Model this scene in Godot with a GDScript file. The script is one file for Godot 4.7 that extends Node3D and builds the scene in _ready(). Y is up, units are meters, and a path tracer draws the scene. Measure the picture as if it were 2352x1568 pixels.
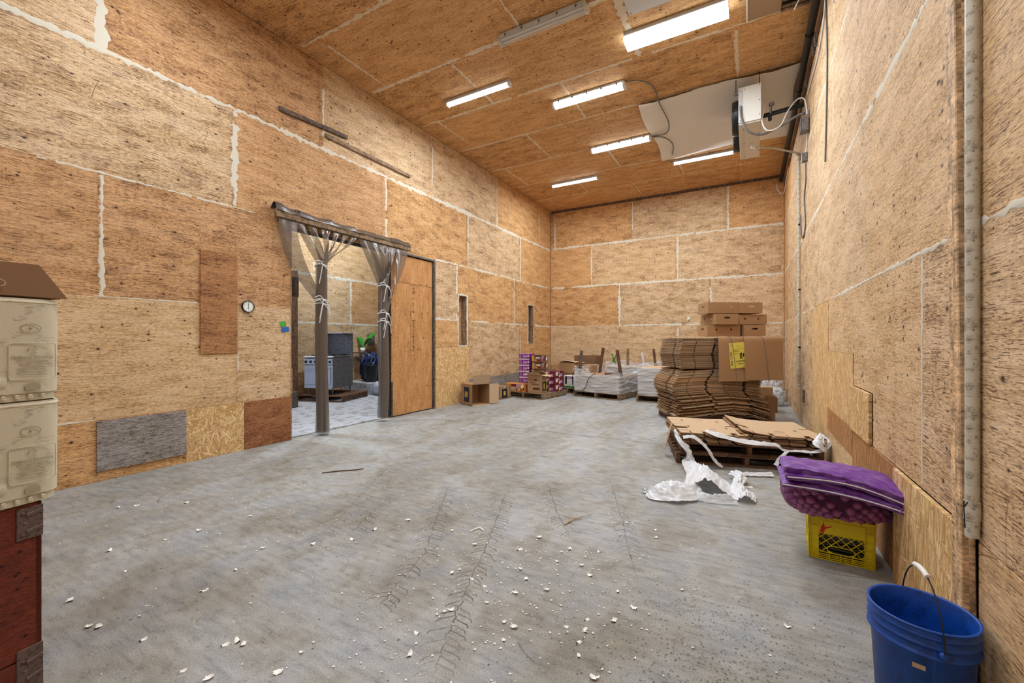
extends Node3D
# A plywood-lined warehouse bay. Units are metres, y is up; the camera stands at x = 0, z = 0 and the room's depth runs along -z.

const XL := -5.62      # face of the left wall
const XR := 0.755      # face of the right wall
const ZB := -12.57     # face of the back wall
const ZF := 3.4        # face of the wall behind the camera
const H := 5.55        # underside of the ceiling
const XN := -9.65      # far wall of the next room

var M := {}            # materials by name
var names := {}
var rng := RandomNumberGenerator.new()


func _ready() -> void:
	rng.seed = 7
	camera_and_light()
	make_materials()
	build_shell()
	build_left_wall()
	build_back_wall()
	build_right_wall()
	build_ceiling()
	build_next_room()
	build_doorway()
	build_doorway_goods()
	build_lamps()
	build_cooler()
	build_services()
	build_left_goods()
	build_back_goods()
	build_flats()
	build_right_goods()
	build_bins()
	build_litter()


func camera_and_light() -> void:
	var cam := Camera3D.new()
	cam.name = "camera"
	cam.projection = Camera3D.PROJECTION_FRUSTUM       # level camera with a slight lens shift
	cam.near = 0.05
	cam.far = 100.0
	cam.size = 0.05 * 1568.0 / 972.0
	cam.frustum_offset = Vector2(0, -0.05 * 3.0 / 972.0)
	cam.position = Vector3(0, 1.4, 0)
	cam.rotation = Vector3(0, atan(546.0 / 972.0), 0)
	add_child(cam)
	cam.current = true
	var env := Environment.new()
	env.background_mode = Environment.BG_SKY
	var sky := Sky.new()
	var sm := ProceduralSkyMaterial.new()
	sm.sky_top_color = Color(0.42, 0.58, 0.85)
	sm.sky_horizon_color = Color(0.78, 0.86, 0.95)
	sm.ground_bottom_color = Color(0.35, 0.34, 0.33)
	sm.ground_horizon_color = Color(0.6, 0.62, 0.64)
	sky.sky_material = sm
	env.sky = sky
	env.background_energy_multiplier = 9.0
	env.tonemap_mode = Environment.TONE_MAPPER_LINEAR
	env.tonemap_exposure = 1.0
	env.sdfgi_enabled = true
	env.ssao_enabled = true
	env.ssil_enabled = true
	var we := WorldEnvironment.new()
	we.name = "surroundings"
	we.environment = env
	add_child(we)


# ---------------------------------------------------------------- helpers

func numbered(called: String) -> String:
	var n: int = names.get(called, 0)
	names[called] = n + 1
	return called if n == 0 else "%s_%03d" % [called, n]


func tag(o: Node, label := "", category := "", group := "", kind := "") -> Node:
	if label: o.set_meta("label", label)
	if category: o.set_meta("category", category)
	if group: o.set_meta("group", group)
	if kind: o.set_meta("kind", kind)
	return o


func thing(called: String, label: String, category: String, at := Vector3.ZERO, turn := 0.0, group := "") -> Node3D:
	var o := Node3D.new()
	o.name = numbered(called)
	add_child(o)
	o.position = at
	o.rotation.y = turn
	tag(o, label, category, group)
	return o


func new_st() -> SurfaceTool:
	var st := SurfaceTool.new()
	st.begin(Mesh.PRIMITIVE_TRIANGLES)
	st.set_smooth_group(-1)
	return st


func mesh_of(st: SurfaceTool) -> ArrayMesh:
	st.generate_normals()
	st.index()
	return st.commit()


func obj(called: String, shape: Variant, mat: Material, parent: Node = self, xf := Transform3D()) -> MeshInstance3D:
	var o := MeshInstance3D.new()
	o.mesh = mesh_of(shape) if shape is SurfaceTool else shape
	o.material_override = mat
	o.transform = xf
	if parent == self:
		o.name = numbered(called)
		add_child(o)
	else:
		o.name = called
		parent.add_child(o, true)
	return o


func structure(called: String, shape: Variant, mat: Material, label: String, category: String) -> MeshInstance3D:
	var o := obj(called, shape, mat)
	tag(o, label, category, "", "structure")
	return o


func T(x: float, y: float, z: float, yaw := 0.0, pitch := 0.0, roll := 0.0) -> Transform3D:
	return Transform3D(Basis.from_euler(Vector3(pitch, yaw, roll)), Vector3(x, y, z))


func quad(st: SurfaceTool, a: Vector3, b: Vector3, c: Vector3, d: Vector3, ua := Vector2(0, 1), ub := Vector2(1, 1), uc := Vector2(1, 0), ud := Vector2(0, 0)) -> void:
	# corners run counter-clockwise as seen from the front
	for k in [[a, ua], [c, uc], [b, ub], [a, ua], [d, ud], [c, uc]]:
		st.set_uv(k[1])
		st.set_uv2(k[1])
		st.add_vertex(k[0])


func tri(st: SurfaceTool, a: Vector3, b: Vector3, c: Vector3) -> void:
	for v in [a, c, b]:
		st.set_uv(Vector2(v.x, v.y))
		st.set_uv2(Vector2(v.x, v.y))
		st.add_vertex(v)


func box(st: SurfaceTool, xf: Transform3D, s: Vector3, bevel := 0.0) -> void:
	# a box of size s about its centre, edges chamfered by bevel
	var h := s * 0.5
	bevel = minf(bevel, minf(h.x, minf(h.y, h.z)) * 0.9)
	st.set_smooth_group(-1)
	var P := func(x: float, y: float, z: float, keep: int) -> Vector3:
		var q := h - Vector3.ONE * bevel
		q[keep] = h[keep]
		return xf * (Vector3(x, y, z) * q)
	for ax in 3:
		var b := (ax + 1) % 3
		var c := (ax + 2) % 3
		for sg in [-1.0, 1.0]:
			var cs: Array[Vector3] = []
			for k in [[-1, -1], [1, -1], [1, 1], [-1, 1]]:
				var v := Vector3.ZERO
				v[ax] = sg; v[b] = k[0]; v[c] = k[1]
				cs.append(P.call(v.x, v.y, v.z, ax))
			if sg < 0: cs.reverse()
			quad(st, cs[0], cs[1], cs[2], cs[3])
	if bevel <= 0.0: return
	for ax in 3:
		var b := (ax + 1) % 3
		var c := (ax + 2) % 3
		for sb in [-1.0, 1.0]:
			for sc in [-1.0, 1.0]:
				var v0 := Vector3.ZERO
				v0[b] = sb; v0[c] = sc; v0[ax] = -1
				var v1 := v0
				v1[ax] = 1
				var a0: Vector3 = P.call(v0.x, v0.y, v0.z, b)
				var a1: Vector3 = P.call(v1.x, v1.y, v1.z, b)
				var d0: Vector3 = P.call(v0.x, v0.y, v0.z, c)
				var d1: Vector3 = P.call(v1.x, v1.y, v1.z, c)
				if sb * sc > 0: quad(st, a0, d0, d1, a1)
				else: quad(st, a0, a1, d1, d0)
	for sx in [-1.0, 1.0]:
		for sy in [-1.0, 1.0]:
			for sz in [-1.0, 1.0]:
				var a: Vector3 = P.call(sx, sy, sz, 0)
				var b: Vector3 = P.call(sx, sy, sz, 1)
				var c: Vector3 = P.call(sx, sy, sz, 2)
				if sx * sy * sz > 0: tri(st, a, b, c)
				else: tri(st, a, c, b)


func box_mesh(s: Vector3, bevel := 0.004) -> SurfaceTool:
	var st := new_st()
	box(st, Transform3D(), s, bevel)
	return st


func block(called: String, parent: Node, mat: Material, s: Vector3, xf: Transform3D, bevel := 0.004) -> MeshInstance3D:
	return obj(called, box_mesh(s, bevel), mat, parent, xf)


func path(pts: Array, n := 8) -> PackedVector3Array:
	# a smooth curve through the points
	var out := PackedVector3Array()
	for i in pts.size() - 1:
		var p0: Vector3 = pts[maxi(i - 1, 0)]
		var p1: Vector3 = pts[i]
		var p2: Vector3 = pts[i + 1]
		var p3: Vector3 = pts[mini(i + 2, pts.size() - 1)]
		for k in n:
			out.append(p1.cubic_interpolate(p2, p0, p3, float(k) / n))
	out.append(pts[-1])
	return out


func tube(st: SurfaceTool, pts: Variant, r: Variant, sides := 10, flat := Vector2.ONE) -> void:
	# a round bar along the points; r is a number or a Callable of the share of the way along
	st.set_smooth_group(1)
	var n: int = pts.size()
	var up := Vector3.UP
	var rings := []
	for i in n:
		var t: Vector3 = ((pts[mini(i + 1, n - 1)] as Vector3) - (pts[maxi(i - 1, 0)] as Vector3)).normalized()
		if absf(t.dot(up)) > 0.95: up = Vector3.RIGHT if absf(t.x) < 0.9 else Vector3.FORWARD
		var side := t.cross(up).normalized()
		up = side.cross(t).normalized()
		var rad: float = r.call(float(i) / maxi(n - 1, 1)) if r is Callable else r
		var ring := PackedVector3Array()
		for k in sides:
			var a := TAU * k / sides
			ring.append((pts[i] as Vector3) + (side * cos(a) * flat.x + up * sin(a) * flat.y) * rad)
		rings.append(ring)
	for i in n - 1:
		for k in sides:
			var k2 := (k + 1) % sides
			quad(st, rings[i][k2], rings[i][k], rings[i + 1][k], rings[i + 1][k2])
	st.set_smooth_group(-1)
	for k in range(1, sides - 1):
		tri(st, rings[0][0], rings[0][k + 1], rings[0][k])
		tri(st, rings[n - 1][0], rings[n - 1][k], rings[n - 1][k + 1])


func tube_mesh(pts: Variant, r: Variant, sides := 10, flat := Vector2.ONE) -> SurfaceTool:
	var st := new_st()
	tube(st, pts, r, sides, flat)
	return st


func rod(st: SurfaceTool, a: Vector3, b: Vector3, r: float, sides := 8) -> void:
	tube(st, [a, b], r, sides)


func lathe(st: SurfaceTool, prof: Array, n := 40, xf := Transform3D(), hard := false) -> void:
	# profile of Vector2(radius, height), turned about y; points run so that the outside lies to the right of the way up
	st.set_smooth_group(-1 if hard else 2)
	for i in prof.size() - 1:
		var p: Vector2 = prof[i]
		var q: Vector2 = prof[i + 1]
		for k in n:
			var a := TAU * k / n
			var b := TAU * (k + 1) / n
			var f := func(v: Vector2, an: float) -> Vector3: return xf * Vector3(v.x * sin(an), v.y, v.x * cos(an))
			quad(st, f.call(p, a), f.call(p, b), f.call(q, b), f.call(q, a))


func prism(st: SurfaceTool, poly: PackedVector2Array, depth: float, xf := Transform3D()) -> void:
	# a polygon in x, y pushed from z = 0 to z = depth
	if Geometry2D.is_polygon_clockwise(poly):
		poly = poly.duplicate()
		poly.reverse()
	st.set_smooth_group(-1)
	var ix := Geometry2D.triangulate_polygon(poly)
	for i in range(0, ix.size(), 3):
		var a := poly[ix[i]]
		var b := poly[ix[i + 1]]
		var c := poly[ix[i + 2]]
		if (b - a).cross(c - a) < 0:
			var t := b
			b = c
			c = t
		tri(st, xf * Vector3(a.x, a.y, depth), xf * Vector3(b.x, b.y, depth), xf * Vector3(c.x, c.y, depth))
		tri(st, xf * Vector3(a.x, a.y, 0), xf * Vector3(c.x, c.y, 0), xf * Vector3(b.x, b.y, 0))
	for i in poly.size():
		var a := poly[i]
		var b := poly[(i + 1) % poly.size()]
		quad(st, xf * Vector3(a.x, a.y, 0), xf * Vector3(b.x, b.y, 0), xf * Vector3(b.x, b.y, depth), xf * Vector3(a.x, a.y, depth))


func sheet(st: SurfaceTool, nu: int, nv: int, f: Callable, thick := 0.0, smooth := true) -> void:
	# a surface f(u, v) with u, v from 0 to 1; with a thickness it gets a back and edges
	st.set_smooth_group(3 if smooth else -1)
	var g := []
	for i in nu + 1:
		var row := []
		for j in nv + 1: row.append(f.call(float(i) / nu, float(j) / nv))
		g.append(row)
	var back := []
	if thick > 0.0:
		for i in nu + 1:
			var row := []
			for j in nv + 1:
				var du: Vector3 = g[mini(i + 1, nu)][j] - g[maxi(i - 1, 0)][j]
				var dv: Vector3 = g[i][mini(j + 1, nv)] - g[i][maxi(j - 1, 0)]
				row.append(g[i][j] - du.cross(dv).normalized() * thick)
			back.append(row)
	for i in nu:
		for j in nv:
			var u0 := float(i) / nu
			var u1 := float(i + 1) / nu
			var v0 := float(j) / nv
			var v1 := float(j + 1) / nv
			quad(st, g[i][j], g[i + 1][j], g[i + 1][j + 1], g[i][j + 1], Vector2(u0, 1 - v0), Vector2(u1, 1 - v0), Vector2(u1, 1 - v1), Vector2(u0, 1 - v1))
	if thick <= 0.0: return
	st.set_smooth_group(4 if smooth else -1)
	for i in nu:
		for j in nv: quad(st, back[i][j], back[i][j + 1], back[i + 1][j + 1], back[i + 1][j])
	st.set_smooth_group(-1)
	for i in nu:
		quad(st, back[i][0], back[i + 1][0], g[i + 1][0], g[i][0])
		quad(st, g[i][nv], g[i + 1][nv], back[i + 1][nv], back[i][nv])
	for j in nv:
		quad(st, g[0][j], g[0][j + 1], back[0][j + 1], back[0][j])
		quad(st, back[nu][j], back[nu][j + 1], g[nu][j + 1], g[nu][j])


func lettering(called: String, parent: Node, words: String, height: float, mat: Material, xf: Transform3D, depth := 0.0006) -> MeshInstance3D:
	var tm := TextMesh.new()
	var sf := SystemFont.new()
	sf.font_names = PackedStringArray(["Droid Sans"])
	sf.font_weight = 700
	tm.font = sf
	tm.text = words
	tm.font_size = 64
	tm.pixel_size = height / 46.0
	tm.depth = depth
	return obj(called, tm, mat, parent, xf)


# ---------------------------------------------------------------- materials

func plain(called: String, c: Color, rough := 0.8, metal := 0.0) -> StandardMaterial3D:
	var m := StandardMaterial3D.new()
	m.resource_name = called
	m.albedo_color = c
	m.roughness = rough
	m.metallic = metal
	M[called] = m
	return m


func noise_bytes(w: int, h: int, seed_: int, freq: float, oct := 3, sx := 1, sy := 1) -> PackedByteArray:
	# grey noise from 0 to 255, stretched sx times along x and sy times along y
	var n := FastNoiseLite.new()
	n.seed = seed_
	n.noise_type = FastNoiseLite.TYPE_SIMPLEX_SMOOTH
	n.frequency = freq
	n.fractal_octaves = oct
	var im := n.get_image(maxi(w / sx, 2), maxi(h / sy, 2), false, false, true)
	im.convert(Image.FORMAT_L8)
	if sx > 1 or sy > 1: im.resize(w, h, Image.INTERPOLATE_CUBIC)
	return im.get_data()


func tex_of(data: PackedByteArray, w: int, h: int) -> ImageTexture:
	return ImageTexture.create_from_image(Image.create_from_data(w, h, false, Image.FORMAT_RGB8, data))


func blot(d: PackedByteArray, w: int, h: int, cx: float, cy: float, rx: float, ry: float, c: Color, a: float, soft := 0.35, turn := 0.0) -> void:
	# blends an ellipse of colour c into the picture
	var r := int(ceil(maxf(rx, ry))) + 1
	var cs := cos(turn)
	var sn := sin(turn)
	var cr := c.r * 255.0
	var cg := c.g * 255.0
	var cb := c.b * 255.0
	for y in range(maxi(0, int(cy) - r), mini(h, int(cy) + r + 1)):
		for x in range(maxi(0, int(cx) - r), mini(w, int(cx) + r + 1)):
			var dx := x - cx
			var dy := y - cy
			var q := sqrt(pow((dx * cs + dy * sn) / rx, 2) + pow((dy * cs - dx * sn) / ry, 2))
			if q < 1.0:
				var k := a * clampf((1.0 - q) / soft, 0.0, 1.0)
				var i := (y * w + x) * 3
				d[i] = int(lerpf(d[i], cr, k))
				d[i + 1] = int(lerpf(d[i + 1], cg, k))
				d[i + 2] = int(lerpf(d[i + 2], cb, k))


func stroke(d: PackedByteArray, w: int, h: int, a: Vector2, b: Vector2, wid: float, c: Color, al: float, bow := 0.0) -> void:
	# blends a thin line from a to b into the picture
	var n := int(a.distance_to(b)) + 1
	var side := (b - a).orthogonal().normalized()
	var cr := c.r * 255.0
	var cg := c.g * 255.0
	var cb := c.b * 255.0
	var hw := int(ceil(wid * 0.5))
	for k in n:
		var t := float(k) / n
		var p := a.lerp(b, t) + side * bow * 4.0 * t * (1.0 - t)
		for oy in range(-hw, hw + 1):
			for ox in range(-hw, hw + 1):
				var x := int(p.x) + ox
				var y := int(p.y) + oy
				if x < 0 or y < 0 or x >= w or y >= h: continue
				var q := Vector2(x + 0.5 - p.x, y + 0.5 - p.y).length()
				if q > wid * 0.5 + 0.3: continue
				var al2 := al * 0.6
				var i := (y * w + x) * 3
				d[i] = int(lerpf(d[i], cr, al2))
				d[i + 1] = int(lerpf(d[i + 1], cg, al2))
				d[i + 2] = int(lerpf(d[i + 2], cb, al2))


func ply_picture(seed_: int, light: Color, dark: Color, ticks: float, mould: float, knots: int, w := 1024, h := 512) -> ImageTexture:
	# rotary-cut plywood: long grain along x, dark checks, knots, nail rows, scratches
	var tone := noise_bytes(w, h, seed_, 0.012, 3, 4, 1)
	var grain := noise_bytes(w, h, seed_ + 1, 0.10, 3, 16, 1)
	var fine := noise_bytes(w, h, seed_ + 2, 0.34, 2, 9, 1)
	var check := noise_bytes(w, h, seed_ + 3, 0.46, 2, 9, 1)
	var long := noise_bytes(w, h, seed_ + 6, 0.44, 2, 34, 1)
	var spot := noise_bytes(w, h, seed_ + 4, 0.009, 4, 2, 1)
	var grit := noise_bytes(w, h, seed_ + 5, 0.45, 2)
	var d := PackedByteArray()
	d.resize(w * h * 3)
	var lr := light.r * 255.0
	var lg := light.g * 255.0
	var lb := light.b * 255.0
	var er := dark.r * 255.0 - lr
	var eg := dark.g * 255.0 - lg
	var eb := dark.b * 255.0 - lb
	var cut := 255.0 * (0.82 - 0.08 * ticks)
	for i in w * h:
		var k := (tone[i] - 128) * 0.0009 + (grain[i] - 128) * 0.0013 + (fine[i] - 128) * 0.0020
		var m: float = clampf((spot[i] - 140) * 0.016, 0.0, 1.0) * mould
		var c: float = check[i] - cut + m * 16.0 + (tone[i] - 128) * 0.15
		if c > 0.0: k += minf(c * 0.05, 0.8)
		c = long[i] - cut + 4.0 + m * 12.0
		if c > 0.0: k += minf(c * 0.04, 0.8)
		k += m * 0.07 + m * maxf(grit[i] - 150, 0.0) * 0.008 + (grit[i] - 128) * 0.0012
		k = clampf(k, -0.16, 1.25)
		var warm := (tone[i] - 128) * 0.05
		var j := i * 3
		d[j] = clampi(int(lr + er * k + warm * 0.4), 0, 255)
		d[j + 1] = clampi(int(lg + eg * k), 0, 255)
		d[j + 2] = clampi(int(lb + eb * k - warm), 0, 255)
	var r := RandomNumberGenerator.new()
	r.seed = seed_ * 13 + 5
	var deep := dark.darkened(0.45)
	for n in knots:
		var x := r.randf_range(10, w - 10)
		var y := r.randf_range(8, h - 8)
		if r.randf() < 0.6: x = (floorf(x / 150.0) + 0.5) * 150.0 + r.randf_range(-14, 14)     # the same knot, peeled again and again
		var s := r.randf_range(1.8, 5.2)
		blot(d, w, h, x, y, s * 3.0, s * 1.7, dark, 0.35, 0.9)
		blot(d, w, h, x, y, s * 1.25, s, deep, 0.9, 0.5)
		if s > 4.0:
			blot(d, w, h, x, y, s * 0.75, s * 0.55, dark, 0.6, 0.5)
	for col in 7:
		var x := col * w / 6.0 + r.randf_range(-4, 4)
		var y := r.randf_range(4, 30)
		while y < h:
			var nx := x + r.randf_range(-3, 3)
			if r.randf() < 0.75:
				blot(d, w, h, nx, y, 2.6, 2.6, light.lightened(0.25), 0.5, 0.6)
				blot(d, w, h, nx + 1, y + 1, 1.9, 1.9, deep, 0.95, 0.5)
			y += r.randf_range(34, 64)
	for n in 26:
		var a := Vector2(r.randf_range(0, w), r.randf_range(0, h))
		var l := r.randf_range(10, 90)
		var an := r.randf_range(-0.5, 0.5) if r.randf() < 0.7 else r.randf_range(1.2, 1.9)
		stroke(d, w, h, a, a + Vector2.from_angle(an) * l, r.randf_range(0.6, 1.6), deep if r.randf() < 0.75 else light.lightened(0.3), r.randf_range(0.4, 0.9), r.randf_range(-8, 8))
	return tex_of(d, w, h)


func ply(called: String, t: ImageTexture, tint := Color.WHITE, relief := 0.12) -> StandardMaterial3D:
	var m := plain(called, tint, 0.78)
	m.albedo_texture = t
	m.heightmap_enabled = true
	m.heightmap_texture = t
	m.heightmap_scale = relief
	m.detail_enabled = true
	m.detail_albedo = M_fine
	m.detail_blend_mode = BaseMaterial3D.BLEND_MODE_MUL
	m.detail_uv_layer = BaseMaterial3D.DETAIL_UV_2
	return m


var M_fine: ImageTexture


func fine_grain() -> ImageTexture:
	# close-up grain that multiplies the sheets' colour; one tile is 0.8 m
	var w := 1024
	var a := noise_bytes(w, w, 71, 0.22, 3, 12, 1)
	var b := noise_bytes(w, w, 72, 0.5, 2, 4, 1)
	var d := PackedByteArray()
	d.resize(w * w * 3)
	for i in w * w:
		var k := 242.0 + (a[i] - 128) * 0.22 + (b[i] - 128) * 0.2
		if a[i] < 74: k -= (74 - a[i]) * 1.7
		var v := clampi(int(k), 60, 255)
		d[i * 3] = v
		d[i * 3 + 1] = clampi(v - 2, 0, 255)
		d[i * 3 + 2] = clampi(v - 5, 0, 255)
	return tex_of(d, w, w)


func osb_picture(seed_: int, bias: float, strands: int) -> ImageTexture:
	# oriented strand board: flat chips laid over one another, mostly along y when bias is near 1; one tile is 1.1 m
	var w := 768
	var r := RandomNumberGenerator.new()
	r.seed = seed_
	var d := PackedByteArray()
	d.resize(w * w * 3)
	for i in w * w:
		d[i * 3] = 196
		d[i * 3 + 1] = 156
		d[i * 3 + 2] = 104
	for n in strands:
		var c := Vector2(r.randf() * w, r.randf() * w)
		var an := r.randfn(PI * 0.5, 0.16) if r.randf() < bias else r.randf() * PI
		var l := r.randf_range(22, 62)
		var ww := r.randf_range(3.0, 10.0)
		var u := Vector2.from_angle(an)
		var v := u.orthogonal()
		var tone := r.randf_range(-1.0, 1.0)
		var cr := 222.0 + tone * 26.0
		var cg := 184.0 + tone * 32.0 + r.randf_range(-6, 6)
		var cb := 132.0 + tone * 36.0 + r.randf_range(-10, 6)
		for si in range(int(-l), int(l) + 1):
			var half := ww * (1.0 - 0.5 * absf(si) / l)
			for ti in range(int(-half), int(half) + 1):
				var i := (posmod(int(c.y + u.y * si + v.y * ti), w) * w + posmod(int(c.x + u.x * si + v.x * ti), w)) * 3
				var e := 0.0
				if ti > half - 1.7: e = -58.0
				elif ti % 3 == 0: e = -9.0
				d[i] = clampi(int(cr + e), 0, 255)
				d[i + 1] = clampi(int(cg + e), 0, 255)
				d[i + 2] = clampi(int(cb + e), 0, 255)
	return tex_of(d, w, w)


func wood_picture(seed_: int) -> ImageTexture:
	# neutral sawn timber with grain along x, to be tinted; one tile is 1 m
	var w := 1024
	var h := 256
	var a := noise_bytes(w, h, seed_, 0.05, 3, 12, 1)
	var b := noise_bytes(w, h, seed_ + 1, 0.25, 2, 10, 1)
	var c := noise_bytes(w, h, seed_ + 2, 0.012, 3)
	var d := PackedByteArray()
	d.resize(w * h * 3)
	for i in w * h:
		var ring := sin((i / w) * 0.35 + a[i] * 0.11) * 12.0
		var k := 205.0 + (a[i] - 128) * 0.3 + (b[i] - 128) * 0.35 + ring + (c[i] - 128) * 0.35
		if b[i] < 70: k -= (70 - b[i]) * 1.2
		d[i * 3] = clampi(int(k), 0, 255)
		d[i * 3 + 1] = clampi(int(k - 3), 0, 255)
		d[i * 3 + 2] = clampi(int(k - 8), 0, 255)
	var r := RandomNumberGenerator.new()
	r.seed = seed_
	for n in 7:
		blot(d, w, h, r.randf() * w, r.randf() * h, r.randf_range(8, 22), r.randf_range(5, 9), Color(0.3, 0.22, 0.16), 0.8, 0.8)
	return tex_of(d, w, h)


func speck_picture(seed_: int, base: int, amp: float, freq: float, dirt: float) -> ImageTexture:
	# neutral mottle with worn, dirty patches, to be tinted
	var w := 512
	var a := noise_bytes(w, w, seed_, freq, 2)
	var b := noise_bytes(w, w, seed_ + 1, 0.012, 4)
	var c := noise_bytes(w, w, seed_ + 2, 0.2, 3, 5, 1)
	var d := PackedByteArray()
	d.resize(w * w * 3)
	for i in w * w:
		var m := clampf((b[i] - 140) * 0.02, 0.0, 1.0) * dirt
		var k := base + (a[i] - 128) * amp - m * maxf(c[i] - 105, 0.0) * 1.3
		var v := clampi(int(k), 0, 255)
		d[i * 3] = v
		d[i * 3 + 1] = clampi(v - int(m * 5), 0, 255)
		d[i * 3 + 2] = clampi(v - int(m * 10), 0, 255)
	return tex_of(d, w, w)


func weave_picture() -> ImageTexture:
	# purple woven plastic: threads both ways, white flecks paint its sheen into the colour
	var w := 512
	var a := noise_bytes(w, w, 91, 0.5, 1)
	var b := noise_bytes(w, w, 92, 0.014, 3, 2, 1)
	var d := PackedByteArray()
	d.resize(w * w * 3)
	for i in w * w:
		var x := i % w
		var y := i / w
		var t := (14 if (x / 3 + y / 3) % 2 == 0 else -10) + (a[i] - 128) * 0.16
		var g := 0.0
		if b[i] > 118 and a[i] > 150: g = minf((a[i] - 150) * 0.014 * (b[i] - 118) * 0.05, 0.75)
		d[i * 3] = clampi(int(lerpf(104 + t, 232, g)), 0, 255)
		d[i * 3 + 1] = clampi(int(lerpf(44 + t * 0.6, 222, g)), 0, 255)
		d[i * 3 + 2] = clampi(int(lerpf(146 + t, 244, g)), 0, 255)
	return tex_of(d, w, w)


func floor_picture() -> ImageTexture:
	# trowelled concrete: u runs across the room from x = -5.7 to 0.8, v from z = 3.4 to -12.6, with more of it spent near the camera
	var w := 2048
	var h := 2048
	var cloud := noise_bytes(w, h, 31, 0.006, 4, 2, 2)
	var sweep := noise_bytes(w, h, 32, 0.05, 3, 3, 1)
	var sweep2 := noise_bytes(w, h, 35, 0.09, 3, 8, 1)
	var dust := noise_bytes(w, h, 33, 0.016, 4, 2, 2)
	var grit := noise_bytes(w, h, 34, 0.42, 2)
	var d := PackedByteArray()
	d.resize(w * h * 3)
	for i in w * h:
		var s: int = sweep2[i]
		var k := 190.0 + (cloud[i] - 128) * 0.16 + (sweep[i] - 128) * 0.10 + (s - 128) * 0.09 + (grit[i] - 128) * 0.17
		var m: int = dust[i]
		if m > 142: k -= minf((m - 142) * 0.34, 16.0)
		if s < 70: k -= (70 - s) * 0.4
		if grit[i] < 62: k -= (62 - grit[i]) * 0.8
		var warm := (m - 128) * 0.055 + (128 - cloud[i]) * 0.03
		var j := i * 3
		d[j] = clampi(int(k + warm), 0, 255)
		d[j + 1] = clampi(int(k - 1.0 + warm * 0.3), 0, 255)
		d[j + 2] = clampi(int(k - 4.0 - warm), 0, 255)
	var r := RandomNumberGenerator.new()
	r.seed = 5
	var ink := Color(0.32, 0.29, 0.26)
	# tyre tracks: a wavering middle ridge with a herringbone of thin lugs on both sides
	for tr in TRACKS:
		var c := Curve3D.new()
		for q in tr[0]: c.add_point(Vector3(q.x, 0, q.y))
		var al: float = tr[2]
		var wid: float = tr[1]
		var n := int(c.get_baked_length() / 0.042)
		for k in n:
			var t := float(k) / n
			var x0 := c.sample_baked(t * c.get_baked_length())
			var x1 := c.sample_baked((t + 0.4 / n) * c.get_baked_length() + 0.02)
			var p := Vector2(x0.x, x0.z)
			var f := (Vector2(x1.x, x1.z) - p).normalized()
			var g := f.orthogonal()
			var fade := al * r.randf_range(0.2, 1.0) * smoothstep(0.0, 0.12, t) * smoothstep(1.0, 0.85, t)
			stroke(d, w, h, floor_px(p + g * r.randf_range(-0.012, 0.012)), floor_px(p + f * 0.045), 1.6, ink, fade)
			for e in [-1.0, 1.0]:
				if r.randf() < 0.25: continue
				var o := p + f * (0.021 if e > 0 else 0.0)
				var reach := wid * r.randf_range(0.3, 0.55)
				stroke(d, w, h, floor_px(o + g * 0.01 * e), floor_px(o + g * reach * e + f * 0.035), 1.3, ink, fade)
				stroke(d, w, h, floor_px(o + g * reach * e + f * 0.035), floor_px(o + g * (reach + 0.012) * e + f * 0.06), 1.3, ink, fade)
			if k % 3 == 0:
				var q := floor_px(p)
				blot(d, w, h, q.x, q.y, wid * 170.0, wid * 80.0, ink, fade * 0.12, 1.0)
	# the sawn joint across the slab
	stroke(d, w, h, floor_px(Vector2(-4.9, -5.88)), floor_px(Vector2(0.7, -5.98)), 1.2, ink, 0.8)
	for n in 240:
		var p := floor_px(Vector2(r.randf_range(-5.4, 0.7), r.randf_range(-12.0, 0.5)))
		var an := r.randf_range(-0.45, 0.25)
		stroke(d, w, h, p, p + Vector2.from_angle(an) * r.randf_range(10, 90), r.randf_range(0.7, 2.0), Color(0.86, 0.85, 0.82) if r.randf() < 0.4 else ink, r.randf_range(0.15, 0.55), r.randf_range(-10, 10))
	for n in 1500:
		var p := floor_px(Vector2(r.randfn(-0.1, 0.35), r.randfn(-1.9, 0.4)))
		blot(d, w, h, p.x, p.y, 1.6, 1.3, Color(0.25, 0.23, 0.21), r.randf_range(0.3, 0.8), 0.6)
	for n in 46:
		var p := floor_px(Vector2(r.randf_range(-5.3, 0.6), r.randf_range(-11.5, 0.3)))
		blot(d, w, h, p.x, p.y, r.randf_range(14, 60), r.randf_range(5, 16), ink, r.randf_range(0.12, 0.4), 1.0, r.randf_range(-0.4, 0.2))
	for n in 900:
		var p := floor_px(Vector2(r.randf_range(-5.4, 0.7), r.randf_range(-9.0, 0.2)))
		var s := r.randf_range(0.9, 2.4)
		blot(d, w, h, p.x, p.y, s, s * 0.8, Color(0.22, 0.2, 0.18), 0.8, 0.6)
	return tex_of(d, w, h)


const TRACKS := [
	[[Vector2(-2.57, -3.34), Vector2(-2.26, -2.79), Vector2(-1.86, -2.14), Vector2(-1.75, -1.76), Vector2(-1.65, -1.44)], 0.17, 0.7],
	[[Vector2(-1.98, -3.42), Vector2(-1.57, -2.45), Vector2(-1.46, -2.13), Vector2(-1.24, -1.57), Vector2(-1.14, -1.34)], 0.17, 0.9],
	[[Vector2(-1.75, -3.84), Vector2(-1.35, -3.15), Vector2(-1.11, -2.82)], 0.15, 0.8],
	[[Vector2(-1.28, -4.33), Vector2(-0.85, -3.25), Vector2(-0.57, -2.5)], 0.13, 0.7],
	[[Vector2(-2.86, -2.87), Vector2(-2.6, -2.27), Vector2(-2.43, -1.9)], 0.17, 0.6],
	[[Vector2(-3.6, -3.6), Vector2(-2.9, -2.4), Vector2(-2.5, -1.6)], 0.17, 0.4],
]


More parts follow.
